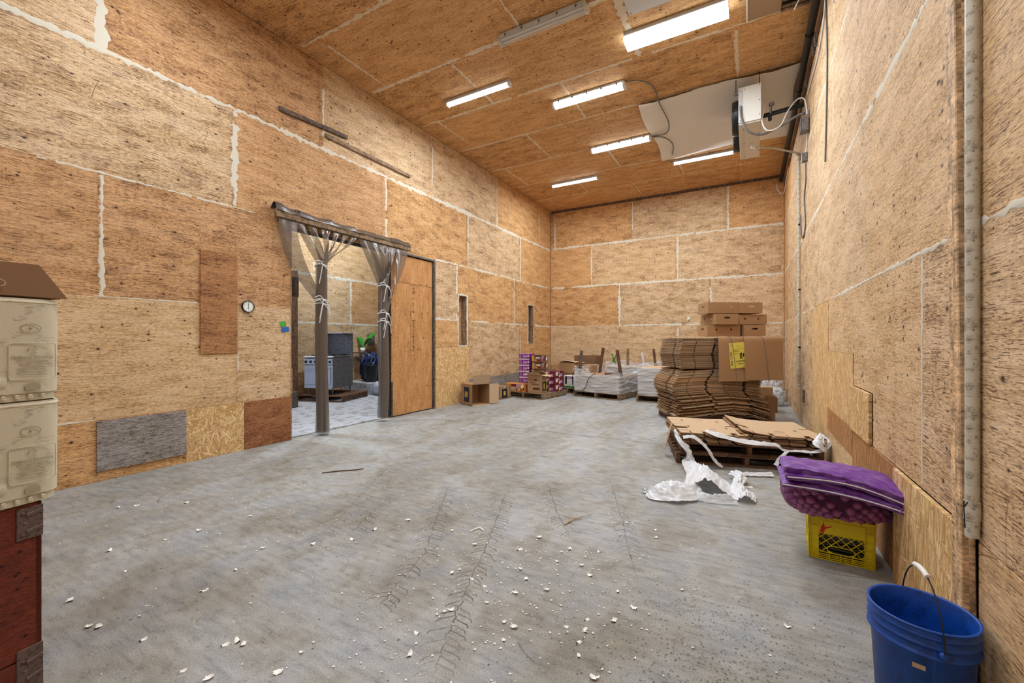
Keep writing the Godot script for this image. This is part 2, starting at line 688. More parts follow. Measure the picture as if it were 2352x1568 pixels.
func floor_v(z: float) -> float:
	# share of the picture used up from the wall behind the camera to z
	if z > 0.6: return remap(z, 3.4, 0.6, 0.0, 0.04)
	if z > -5.0: return remap(z, 0.6, -5.0, 0.04, 0.68)
	return remap(z, -5.0, -12.6, 0.68, 1.0)


func floor_px(p: Vector2) -> Vector2:
	return Vector2(remap(p.x, -5.7, 0.8, 0.0, 2048.0), floor_v(p.y) * 2048.0)


func triplanar(m: StandardMaterial3D, t: Texture2D, per_metre: float, relief := 0.0) -> StandardMaterial3D:
	m.albedo_texture = t
	m.uv1_triplanar = true
	m.uv1_scale = Vector3.ONE * per_metre
	if relief > 0.0:
		m.heightmap_enabled = true
		m.heightmap_texture = t
		m.heightmap_scale = relief
	return m


func make_materials() -> void:
	M_fine = fine_grain()
	var tan_l := Color(0.895, 0.765, 0.605)
	var tan_d := Color(0.36, 0.225, 0.13)
	var p: Array[ImageTexture] = [
		ply_picture(101, tan_l, tan_d, 1.0, 0.25, 46),
		ply_picture(202, tan_l, tan_d, 0.75, 0.7, 60),
		ply_picture(303, tan_l, tan_d, 1.25, 0.9, 40),
		ply_picture(404, tan_l, tan_d, 0.55, 0.15, 52),
		ply_picture(505, tan_l, tan_d, 0.9, 1.0, 34),
		ply_picture(606, tan_l, tan_d, 0.35, 0.35, 30),
	]
	var tints := {"plain": Color.WHITE, "pale": Color(1.0, 0.985, 0.95), "amber": Color(0.99, 0.91, 0.79), "umber": Color(0.95, 0.87, 0.785)}
	for t in tints:
		for k in p.size(): ply("ply_%s_%d" % [t, k], p[k], tints[t])
	var grey := ply_picture(707, Color(0.66, 0.63, 0.61), Color(0.25, 0.23, 0.23), 1.6, 0.3, 10, 1024, 512)
	ply("ply_grey", grey, Color.WHITE, 0.3)
	ply("ply_door", p[5], Color(0.93, 0.80, 0.64))
	ply("ply_stained", p[2], Color(0.74, 0.58, 0.47))
	ply("ply_red", p[1], Color(0.56, 0.29, 0.23))
	ply("ply_brown", p[4], Color(0.82, 0.69, 0.57))
	for k in 2:
		var o := osb_picture(11 + k, 0.15 if k == 0 else 0.85, 2600)
		var m := plain("osb_%d" % k, Color(1, 1, 1), 0.75)
		m.albedo_texture = o
		m.heightmap_enabled = true
		m.heightmap_texture = o
		m.heightmap_scale = 0.1
		m = m.duplicate()
		m.albedo_color = Color(0.80, 0.70, 0.61)
		M["osb_dirty_%d" % k] = m
	var fl := plain("concrete", Color(0.905, 0.905, 0.895), 0.7)
	var ft := floor_picture()
	fl.albedo_texture = ft
	fl.heightmap_enabled = true
	fl.heightmap_texture = ft
	fl.heightmap_scale = 0.06
	var gr := speck_picture(41, 232, 0.34, 0.35, 0.25)
	fl.detail_enabled = true
	fl.detail_albedo = gr
	fl.detail_blend_mode = BaseMaterial3D.BLEND_MODE_MUL
	fl.detail_uv_layer = BaseMaterial3D.DETAIL_UV_2
	var mott := speck_picture(51, 236, 0.16, 0.3, 0.0)
	var dirty := speck_picture(61, 238, 0.12, 0.2, 1.0)
	var soft_dirt := speck_picture(65, 244, 0.08, 0.2, 0.45)
	var wood := wood_picture(81)
	triplanar(plain("concrete_plain", Color(0.72, 0.73, 0.75), 0.7), dirty, 0.6)
	triplanar(plain("caulk", Color(0.93, 0.90, 0.83), 0.8), mott, 3.0, 0.15)
	triplanar(plain("caulk_thin", Color(0.93, 0.87, 0.77), 0.8), mott, 3.0, 0.15)
	plain("backing", Color(0.16, 0.115, 0.08), 0.9)
	triplanar(plain("card", Color(0.70, 0.545, 0.39), 0.85), mott, 3.0)
	triplanar(plain("card_dark", Color(0.58, 0.435, 0.31), 0.85), mott, 3.0)
	triplanar(plain("card_pale", Color(0.82, 0.70, 0.56), 0.85), mott, 3.0)
	triplanar(plain("card_grey", Color(0.70, 0.60, 0.49), 0.85), mott, 3.0)
	triplanar(plain("pallet_wood", Color(0.66, 0.55, 0.43), 0.85), wood, 1.0, 0.15)
	triplanar(plain("pallet_brown", Color(0.50, 0.36, 0.26), 0.85), wood, 1.0, 0.15)
	triplanar(plain("pallet_grey", Color(0.50, 0.46, 0.41), 0.85), wood, 1.0, 0.15)
	triplanar(plain("fir", Color(0.80, 0.62, 0.44), 0.7), wood, 1.0, 0.08)
	triplanar(plain("post", Color(1.0, 0.84, 0.66), 0.7), wood, 1.0, 0.08)
	triplanar(plain("batten_grey", Color(0.50, 0.42, 0.38), 0.8), wood, 1.0, 0.15)
	triplanar(plain("batten_tan", Color(0.72, 0.60, 0.49), 0.8), wood, 1.0, 0.15)
	triplanar(plain("tote", Color(0.90, 0.87, 0.77), 0.5), soft_dirt, 1.6)
	triplanar(plain("bucket_blue", Color(0.05, 0.31, 0.70), 0.42), dirty, 2.2)
	triplanar(plain("steel", Color(0.74, 0.76, 0.80), 0.4, 0.55), mott, 2.0)
	triplanar(plain("steel_dull", Color(0.52, 0.52, 0.53), 0.5, 0.45), dirty, 2.0)
	triplanar(plain("zinc", Color(0.56, 0.55, 0.55), 0.5, 0.75), dirty, 4.0)
	triplanar(plain("rust_plate", Color(0.50, 0.42, 0.40), 0.6, 0.45), dirty, 6.0, 0.1)
	triplanar(plain("enamel", Color(0.86, 0.87, 0.88), 0.4), mott, 2.0)
	triplanar(plain("sheet_white", Color(0.95, 0.94, 0.92), 0.35), mott, 1.0)
	triplanar(plain("pvc", Color(0.88, 0.86, 0.80), 0.45), dirty, 3.0)
	triplanar(plain("mesh_purple", Color(1, 1, 1), 0.5), weave_picture(), 2.5, 0.05)
	triplanar(plain("enamel_shade_tan", Color(0.90, 0.86, 0.80), 0.4), mott, 2.0)  # white enamel tinted tan to paint in the cooling unit's shaded underside
	triplanar(plain("mesh_green", Color(0.30, 0.33, 0.24), 0.8), mott, 4.0)
	triplanar(plain("vinyl_grey", Color(0.38, 0.345, 0.32), 0.3), dirty, 2.0)
	plain("black_plastic", Color(0.045, 0.045, 0.05), 0.45)
	plain("black_pipe", Color(0.10, 0.10, 0.095), 0.6)
	plain("rubber", Color(0.03, 0.03, 0.03), 0.7)
	plain("white", Color(0.92, 0.92, 0.90), 0.5)
	plain("cord_white", Color(0.90, 0.90, 0.90), 0.6)
	plain("cord_grey", Color(0.42, 0.41, 0.40), 0.6)
	plain("ink", Color(0.07, 0.065, 0.06), 0.8)
	plain("ink_brown", Color(0.30, 0.18, 0.09), 0.8)
	plain("yellow_crate", Color(0.86, 0.78, 0.04), 0.42)
	plain("yellow_label", Color(0.89, 0.83, 0.38), 0.7)
	plain("red_print", Color(0.78, 0.13, 0.07), 0.6)
	plain("navy", Color(0.08, 0.13, 0.24), 0.7)
	plain("gold", Color(0.78, 0.62, 0.20), 0.7)
	plain("green", Color(0.10, 0.48, 0.14), 0.6)
	plain("tape_green", Color(0.30, 0.66, 0.22), 0.6)
	plain("tape_blue", Color(0.14, 0.40, 0.70), 0.6)
	plain("purple", Color(0.47, 0.13, 0.50), 0.6)
	plain("lilac", Color(0.72, 0.55, 0.76), 0.6)
	plain("brick_red", Color(0.62, 0.24, 0.14), 0.6)
	plain("orange", Color(0.80, 0.52, 0.24), 0.6)
	plain("maroon", Color(0.40, 0.09, 0.13), 0.6)
	plain("white_print", Color(0.88, 0.87, 0.86), 0.6)
	plain("leaf", Color(0.16, 0.52, 0.12), 0.5)
	plain("tarp_blue", Color(0.05, 0.15, 0.34), 0.5)
	plain("dial", Color(0.93, 0.93, 0.91), 0.4)
	plain("void", Color(0.02, 0.018, 0.015), 0.95)
	triplanar(plain("tote_dark", Color(0.76, 0.72, 0.61), 0.6), mott, 1.6)
	plain("bulb", Color(0.62, 0.36, 0.55), 0.45)
	plain("bulb_dark", Color(0.27, 0.12, 0.24), 0.8)
	var net := plain("netting", Color(0.42, 0.15, 0.42, 0.34), 0.5)
	net.transparency = BaseMaterial3D.TRANSPARENCY_ALPHA
	plain("husk", Color(0.98, 0.97, 0.94), 0.7)
	plain("husk_tan", Color(0.70, 0.60, 0.46), 0.8)
	var film := plain("film", Color(0.93, 0.94, 0.96, 0.50), 0.3)
	film.transparency = BaseMaterial3D.TRANSPARENCY_ALPHA
	var film2 := plain("film_dense", Color(0.93, 0.94, 0.96, 0.86), 0.32)
	film2.transparency = BaseMaterial3D.TRANSPARENCY_ALPHA
	var vin := plain("vinyl_clear", Color(0.43, 0.385, 0.35, 0.66), 0.2)
	vin.transparency = BaseMaterial3D.TRANSPARENCY_ALPHA
	var lit := plain("lamp_glow", Color(0.95, 0.97, 1.0), 0.4)
	lit.emission_enabled = true
	lit.emission = Color(0.94, 0.98, 1.0)
	lit.emission_energy_multiplier = 7.0
	var clear := plain("lens_clear", Color(0.9, 0.9, 0.88, 0.35), 0.3)
	clear.transparency = BaseMaterial3D.TRANSPARENCY_ALPHA


# ---------------------------------------------------------------- the shell

func frame(side: String) -> Transform3D:
	# (across, up, out of the wall) of a surface: across runs to the right as seen from the room
	match side:
		"left": return Transform3D(Basis(Vector3(0, 0, -1), Vector3(0, 1, 0), Vector3(1, 0, 0)), Vector3(XL, 0, 0))
		"right": return Transform3D(Basis(Vector3(0, 0, 1), Vector3(0, 1, 0), Vector3(-1, 0, 0)), Vector3(XR, 0, 0))
		"back": return Transform3D(Basis(Vector3(1, 0, 0), Vector3(0, 1, 0), Vector3(0, 0, 1)), Vector3(0, 0, ZB))
		"front": return Transform3D(Basis(Vector3(-1, 0, 0), Vector3(0, 1, 0), Vector3(0, 0, -1)), Vector3(0, 0, ZF))
		"next": return Transform3D(Basis(Vector3(0, 0, -1), Vector3(0, 1, 0), Vector3(1, 0, 0)), Vector3(XN, 0, 0))
	return Transform3D(Basis(Vector3(1, 0, 0), Vector3(0, 0, 1), Vector3(0, -1, 0)), Vector3(0, H, 0))


func cells(r: Rect2, holes: Array) -> Array:
	# r cut along the edges of the holes, the holes left out
	var us := [r.position.x, r.end.x]
	var vs := [r.position.y, r.end.y]
	for h in holes:
		for u in [h.position.x, h.end.x]:
			if u > r.position.x and u < r.end.x and not us.has(u): us.append(u)
		for v in [h.position.y, h.end.y]:
			if v > r.position.y and v < r.end.y and not vs.has(v): vs.append(v)
	us.sort()
	vs.sort()
	var out := []
	for i in us.size() - 1:
		for j in vs.size() - 1:
			var c := Rect2(us[i], vs[j], us[i + 1] - us[i], vs[j + 1] - vs[j])
			if not holes.any(func(h): return h.has_point(c.get_center())): out.append(c)
	return out


func R(u0: float, v0: float, u1: float, v1: float) -> Rect2:
	return Rect2(u0, v0, u1 - u0, v1 - v0)


func backing(r: Rect2, holes: Array, f: Transform3D, thick: float, behind := 0.013) -> SurfaceTool:
	var st := new_st()
	for c in cells(r, holes):
		box(st, f * T(c.get_center().x, c.get_center().y, -behind - thick * 0.5), Vector3(c.size.x, c.size.y, thick))
	return st


func panel(wall: Node3D, f: Transform3D, r: Rect2, mat: Material, holes := [], out := 0.0, upright := false, called := "plywood_sheet", thick := 0.012) -> MeshInstance3D:
	# one board on a wall, its face at a distance «out» from the wall's face
	var st := new_st()
	var e := 0.0025
	var long := r.size.y if upright else r.size.x
	var wide := r.size.x if upright else r.size.y
	var ou := rng.randf() * maxf(0.0, 2.44 - long)
	var ov := rng.randf() * maxf(0.0, 1.22 - wide)
	var fu := -1.0 if rng.randf() < 0.5 else 1.0
	var fv := -1.0 if rng.randf() < 0.5 else 1.0
	var o2 := Vector2(rng.randf(), rng.randf())
	var put := func(u: float, v: float, n: float) -> void:
		var a := (v - r.position.y) if upright else (u - r.position.x)
		var b := (u - r.position.x) if upright else (v - r.position.y)
		st.set_uv(Vector2((a + ou) / 1.1, (b + ov) / 1.1) if called == "strand_board" else Vector2(fu * (a + ou) / 2.44, fv * (b + ov) / 1.22))
		st.set_uv2(Vector2(a, b) / 0.8 + o2)
		st.add_vertex(Vector3(u - r.position.x, v - r.position.y, n))
	var q := func(c: Array) -> void:
		for k in [0, 2, 1, 0, 3, 2]: put.call(c[k].x, c[k].y, c[k].z)
	for c in cells(r.grow(-e), holes):
		var p: Vector2 = c.position
		var z: Vector2 = c.end
		q.call([Vector3(p.x, p.y, 0), Vector3(z.x, p.y, 0), Vector3(z.x, z.y, 0), Vector3(p.x, z.y, 0)])
	for h in holes:
		var i: Rect2 = r.intersection(h)
		if i.size.x <= 0 or i.size.y <= 0: continue
		var p: Vector2 = i.position
		var z: Vector2 = i.end
		var b := -thick
		q.call([Vector3(p.x, p.y, b), Vector3(z.x, p.y, b), Vector3(z.x, p.y, 0), Vector3(p.x, p.y, 0)])
		q.call([Vector3(p.x, z.y, 0), Vector3(z.x, z.y, 0), Vector3(z.x, z.y, b), Vector3(p.x, z.y, b)])
		q.call([Vector3(p.x, p.y, 0), Vector3(p.x, z.y, 0), Vector3(p.x, z.y, b), Vector3(p.x, p.y, b)])
		q.call([Vector3(z.x, p.y, b), Vector3(z.x, z.y, b), Vector3(z.x, z.y, 0), Vector3(z.x, p.y, 0)])
	var p := r.position
	var z := r.end
	var o := [Vector2(p.x, p.y), Vector2(z.x, p.y), Vector2(z.x, z.y), Vector2(p.x, z.y)]
	var ins := [Vector2(e, e), Vector2(-e, e), Vector2(-e, -e), Vector2(e, -e)]
	for k in 4:
		var a: Vector2 = o[k]
		var b: Vector2 = o[(k + 1) % 4]
		var ai: Vector2 = a + ins[k]
		var bi: Vector2 = b + ins[(k + 1) % 4]
		q.call([Vector3(a.x, a.y, -e), Vector3(b.x, b.y, -e), Vector3(bi.x, bi.y, 0), Vector3(ai.x, ai.y, 0)])
		q.call([Vector3(a.x, a.y, -thick), Vector3(b.x, b.y, -thick), Vector3(b.x, b.y, -e), Vector3(a.x, a.y, -e)])
	return obj(called, st, mat, wall, f * T(r.position.x, r.position.y, out))


func caulk(wall: Node3D, f: Transform3D, a: Vector2, b: Vector2, width: float, gaps := 0.0, mat := "caulk") -> void:
	# a ragged bead of filler smeared along a joint
	var st := new_st()
	st.set_smooth_group(1)
	var n := maxi(int(a.distance_to(b) / 0.035), 2)
	var side := (b - a).orthogonal().normalized()
	var no := FastNoiseLite.new()
	no.seed = rng.randi() % 9999
	no.frequency = 0.09
	no.fractal_octaves = 3
	var rows := []
	for i in n + 1:
		var p := a.lerp(b, float(i) / n)
		var big := no.get_noise_2d(i * 0.35, 50)
		var l := width * (0.5 + big * 0.5 + no.get_noise_2d(i * 5.0, 0) * 0.8)
		var r := width * (0.5 + big * 0.5 + no.get_noise_2d(i * 5.0, 90) * 0.8)
		var on := no.get_noise_2d(i * 0.5, 200) + 0.5 > gaps
		l = maxf(l, 0.003)
		r = maxf(r, 0.003)
		var up := 0.0012 + 0.0022 * absf(no.get_noise_2d(i * 2.0, 300)) * 2.0
		var row := []
		for k in [[-l, 0.0002], [-l * 0.6, up], [0.0, up * 0.75], [r * 0.6, up], [r, 0.0002]]:
			var q: Vector2 = p + side * k[0]
			row.append(f * Vector3(q.x, q.y, k[1]))
		rows.append([on, row])
	var any := false
	for i in n:
		if not rows[i][0]: continue
		any = true
		for k in 4:
			quad(st, rows[i][1][k + 1], rows[i][1][k], rows[i + 1][1][k], rows[i + 1][1][k + 1])
	if any: obj("caulk_seam", st, M[mat], wall)


func P(kind: String, k := -1) -> Material:
	return M["ply_%s_%d" % [kind, k if k >= 0 else rng.randi() % 6]]


func build_shell() -> void:
	var st := new_st()
	st.set_smooth_group(-1)
	var zs := [3.4, 0.6, -1.0, -2.5, -4.0, -5.0, -7.0, -9.0, -11.0, -12.6]
	for i in zs.size() - 1:
		for k in [[-5.7, zs[i]], [0.8, zs[i + 1]], [0.8, zs[i]], [-5.7, zs[i]], [-5.7, zs[i + 1]], [0.8, zs[i + 1]]]:
			st.set_uv(Vector2((k[0] + 5.7) / 6.5, floor_v(k[1])))
			st.set_uv2(Vector2(k[0], k[1]) / 0.9)
			st.add_vertex(Vector3(k[0], 0, k[1]))
	var slab := new_st()
	box(slab, T(-2.45, -0.101, -4.6), Vector3(6.5, 0.2, 16.0))
	slab.append_from(st.commit(), 0, Transform3D())
	structure("floor", slab, M.concrete, "worn grey concrete floor with tyre tracks and scattered flakes", "floor")
	# wall behind the camera, plain boards
	var f := frame("front")
	var w := structure("wall_front", backing(R(-XR - 0.3, 0, -XL + 0.3, H + 0.2), [], f, 0.2), M.backing, "plywood end wall opposite the far stacks of goods", "wall")
	for i in 3:
		for j in 5: panel(w, f, R(-0.76 + i * 2.13, j * 1.11, -0.76 + i * 2.13 + 2.12, j * 1.11 + 1.105), P("plain"))


func build_left_wall() -> void:
	var f := frame("left")
	var door := R(3.66, 0, 6.78, 3.0)
	var niche1 := R(7.58, 1.27, 7.92, 2.41)
	var niche2 := R(10.95, 1.3, 11.33, 2.43)
	var back := backing(R(-3.6, 0, 12.8, H + 0.2), [door, niche1, niche2], f, 0.22)
	for n in [niche1, niche2]:
		var c: Vector2 = n.get_center()
		box(back, f * T(c.x, c.y, -0.2), Vector3(n.size.x, n.size.y, 0.05))
	var w := structure("wall_left", back, M.backing, "tall plywood wall with a curtained doorway and filled joints", "wall")
	var H5 := [R(-3.4, 4.29, -0.75, H), R(-0.75, 4.29, 1.67, H), R(1.67, 4.29, 4.18, H), R(4.18, 4.29, 6.71, H), R(6.71, 4.29, 9.23, H), R(9.23, 4.29, 11.70, H), R(11.70, 4.29, 12.56, H)]
	var K5 := [["plain", 0], ["plain", 0], ["umber", 2], ["plain", 1], ["plain", 4], ["amber", 1], ["amber", 3]]
	var H4 := [R(-3.4, 3.06, 0.45, 4.29), R(0.45, 3.06, 2.92, 4.29), R(2.92, 3.06, 5.45, 4.29), R(5.45, 3.06, 7.95, 4.29), R(7.95, 3.06, 10.5, 4.29), R(10.5, 3.06, 12.56, 4.29)]
	var K4 := [["plain", 2], ["plain", 2], ["umber", 0], ["amber", 2], ["plain", 4], ["amber", 5]]
	var H3 := [R(-3.4, 1.835, -0.8, 3.06), R(-0.8, 1.835, 1.67, 3.06), R(1.67, 1.835, 3.66, 3.06), R(6.78, 1.835, 7.53, 3.06), R(7.53, 1.835, 10.13, 3.06), R(10.13, 1.835, 12.56, 3.06)]
	var K3 := [["umber", 4], ["umber", 4], ["umber", 2], ["plain", 2], ["amber", 4], ["amber", 2]]
	var H2 := [R(-3.4, 0.61, 0.5, 1.835), R(0.5, 0.61, 2.96, 1.835), R(2.96, 0.61, 3.66, 1.835), R(6.78, 1.255, 7.98, 1.835), R(7.98, 0.5, 10.48, 1.835), R(10.48, 0.5, 12.56, 1.835)]
	var K2 := [["pale", 3], ["pale", 3], ["plain", 0], ["amber", 1], ["plain", 2], ["amber", 0]]
	for s in [[H5, K5], [H4, K4], [H3, K3], [H2, K2]]:
		for i in s[0].size(): panel(w, f, s[0][i], P(s[1][i][0], s[1][i][1]), [niche1, niche2])
	panel(w, f, R(3.66, 3.0, 6.78, 3.06), P("amber", 5))
	panel(w, f, R(-3.4, 0, -0.8, 0.61), P("amber", 3))
	panel(w, f, R(-0.8, 0, 2.39, 0.61), P("amber", 0))
	panel(w, f, R(2.39, 0, 3.03, 0.608), M.osb_0, [], 0.004, false, "strand_board")
	panel(w, f, R(3.03, 0, 3.66, 0.61), M.ply_stained, [], 0.003)
	panel(w, f, R(6.78, 0, 7.98, 1.25), M.osb_0, [], 0.004, false, "strand_board")
	panel(w, f, R(7.98, 0, 12.56, 0.5), M.ply_grey, [], 0.002)
	tag(panel(w, f, R(1.63, 0.10, 2.39, 0.6), M.ply_grey, [], 0.022, false, "patch_board", 0.018), "weathered grey board low on the wall")
	var patch := panel(w, f, R(2.53, 1.24, 2.94, 2.47), M.ply_brown, [], 0.022, false, "patch_board", 0.02)
	tag(patch, "upright brown patch board beside the round dial")
	# recesses: lining boards and ragged filler round the edge
	for n in [[niche1, 0.0], [niche2, 1.0]]:
		var c: Rect2 = n[0]
		panel(w, f, R(c.position.x + 0.004, c.position.y, c.end.x - 0.004, c.end.y), P("umber", 5), [], -0.15, true, "recess_lining")
		var st := new_st()
		box(st, f * T(c.position.x + 0.012, c.get_center().y, -0.08), Vector3(0.024, c.size.y, 0.14), 0.003)
		box(st, f * T(c.end.x - 0.012, c.get_center().y, -0.08), Vector3(0.024, c.size.y, 0.14), 0.003)
		box(st, f * T(c.get_center().x, c.position.y + 0.012, -0.08), Vector3(c.size.x - 0.05, 0.024, 0.14), 0.003)
		box(st, f * T(c.get_center().x, c.end.y - 0.012, -0.08), Vector3(c.size.x - 0.05, 0.024, 0.14), 0.003)
		obj("recess_frame", st, M.batten_tan, w)
		if n[1] > 0.5: block("loose_batten", w, M.batten_grey, Vector3(0.05, 1.0, 0.03), f * T(11.2, 1.86, -0.05, 0, 0, -0.14))
		for e in [[c.position, Vector2(c.position.x, c.end.y)], [Vector2(c.end.x, c.position.y), c.end], [c.position, Vector2(c.end.x, c.position.y)], [Vector2(c.position.x, c.end.y), c.end]]:
			caulk(w, f, e[0], e[1], 0.03, 0.1)
	# joints
	caulk(w, f, Vector2(-1.0, 4.29), Vector2(4.2, 4.29), 0.05, -0.5)
	caulk(w, f, Vector2(4.15, 4.29), Vector2(12.5, 4.29), 0.055, -0.5)
	caulk(w, f, Vector2(-0.5, 3.06), Vector2(1.3, 3.06), 0.012, 0.5)
	caulk(w, f, Vector2(1.35, 3.06), Vector2(2.45, 3.06), 0.024)
	caulk(w, f, Vector2(2.5, 3.06), Vector2(3.3, 3.06), 0.014, 0.45)
	caulk(w, f, Vector2(6.8, 3.06), Vector2(12.5, 3.06), 0.035, 0.2)
	caulk(w, f, Vector2(0.8, 1.835), Vector2(2.5, 1.835), 0.012, 0.4)
	caulk(w, f, Vector2(6.8, 1.835), Vector2(7.57, 1.835), 0.04)
	caulk(w, f, Vector2(7.93, 1.835), Vector2(10.9, 1.835), 0.03, 0.3)
	caulk(w, f, Vector2(11.35, 1.835), Vector2(12.5, 1.835), 0.05)
	caulk(w, f, Vector2(0.6, 0.61), Vector2(1.62, 0.61), 0.014, 0.1)
	for s in [[1.67, 4.32, 5.5, 0.06, 0.0], [4.18, 4.3, 5.4, 0.03, 0.35], [6.71, 4.3, 5.5, 0.035, 0.1], [9.23, 4.3, 5.5, 0.03, 0.2], [11.7, 4.3, 5.45, 0.035, 0.2],
			[2.92, 3.08, 4.27, 0.055, 0.0], [5.45, 3.22, 4.27, 0.045, 0.05], [7.95, 3.08, 4.27, 0.035, 0.15], [10.5, 3.08, 4.27, 0.04, 0.1],
			[1.67, 1.83, 3.04, 0.03, 0.0], [7.53, 2.42, 3.04, 0.05, 0.0], [7.53, 1.84, 2.42, 0.04, 0.1], [10.13, 1.84, 3.04, 0.035, 0.2],
			[2.96, 0.62, 1.25, 0.012, 0.3], [10.48, 0.7, 1.82, 0.025, 0.35]]:
		caulk(w, f, Vector2(s[0], s[1]), Vector2(s[0], s[2]), s[3], s[4])


func build_back_wall() -> void:
	var f := frame("back")
	var w := structure("wall_back", backing(R(XL - 0.3, 0, XR + 0.3, H + 0.2), [], f, 0.2), M.backing, "stained plywood wall at the far end of the room", "wall")
	var l := XL + 0.005
	var r := XR - 0.005
	for s in [
		[R(l, 4.33, -5.47, H), "umber", 4], [R(-5.47, 4.33, -3.0, H), "amber", 4], [R(-3.0, 4.33, -0.5, H), "plain", 4], [R(-0.5, 4.33, r, H), "amber", 1],
		[R(l, 3.07, -4.25, 4.33), "amber", 5], [R(-4.25, 3.07, -1.755, 4.33), "pale", 1], [R(-1.755, 3.07, r, 4.33), "plain", 4],
		[R(l, 1.84, -3.39, 3.07), "amber", 2], [R(-3.39, 1.84, -0.91, 3.07), "plain", 2], [R(-0.91, 1.84, r, 3.07), "plain", 1],
		[R(l, 0.61, -4.25, 1.84), "plain", 3], [R(-4.25, 0.61, -1.745, 1.84), "plain", 1], [R(-1.745, 0.61, r, 1.84), "plain", 0],
		[R(l, 0, -3.0, 0.61), "umber", 2], [R(-3.0, 0, r, 0.61), "umber", 4]]:
		panel(w, f, s[0], P(s[1], s[2]))
	for y in [4.33, 3.07]: caulk(w, f, Vector2(l + 0.05, y), Vector2(r - 0.02, y), 0.045, 0.05)
	caulk(w, f, Vector2(-3.4, 1.84), Vector2(r - 0.02, 1.84), 0.045, 0.15)
	caulk(w, f, Vector2(l, 1.84), Vector2(-3.4, 1.84), 0.012, 0.4)
	for s in [[-5.47, 4.34, 5.4, 0.035, 0.1], [-3.0, 4.34, 5.45, 0.035, 0.3], [-0.5, 4.34, 5.5, 0.045, 0.05], [-4.25, 3.1, 4.3, 0.035, 0.1], [-1.755, 3.1, 4.3, 0.05, 0.0], [-3.39, 1.8, 3.05, 0.05, 0.0], [-0.91, 2.5, 3.1, 0.06, 0.0], [-0.91, 1.85, 2.5, 0.03, 0.2], [-1.745, 0.9, 1.8, 0.03, 0.45]]:
		caulk(w, f, Vector2(s[0], s[1]), Vector2(s[0], s[2]), s[3], s[4])
	var tb := new_st()
	box(tb, T((XL + XR) * 0.5, H - 0.035, ZB + 0.008), Vector3(XR - XL - 0.06, 0.07, 0.016), 0.003)
	structure("trim_1", tb, M.batten_grey, "dusty dark batten along the top of the far wall", "trim")
	var clip := thing("wall_hook", "small white plastic hook high on the far wall left of the trays", "hook", Vector3(-1.47, 1.99, ZB))
	block("plate", clip, M.white, Vector3(0.06, 0.11, 0.02), T(0, 0, 0.012))
	obj("peg", tube_mesh([Vector3(0, -0.02, 0.02), Vector3(0, -0.04, 0.05), Vector3(0.03, 0.0, 0.07)], 0.012), M.white, clip)


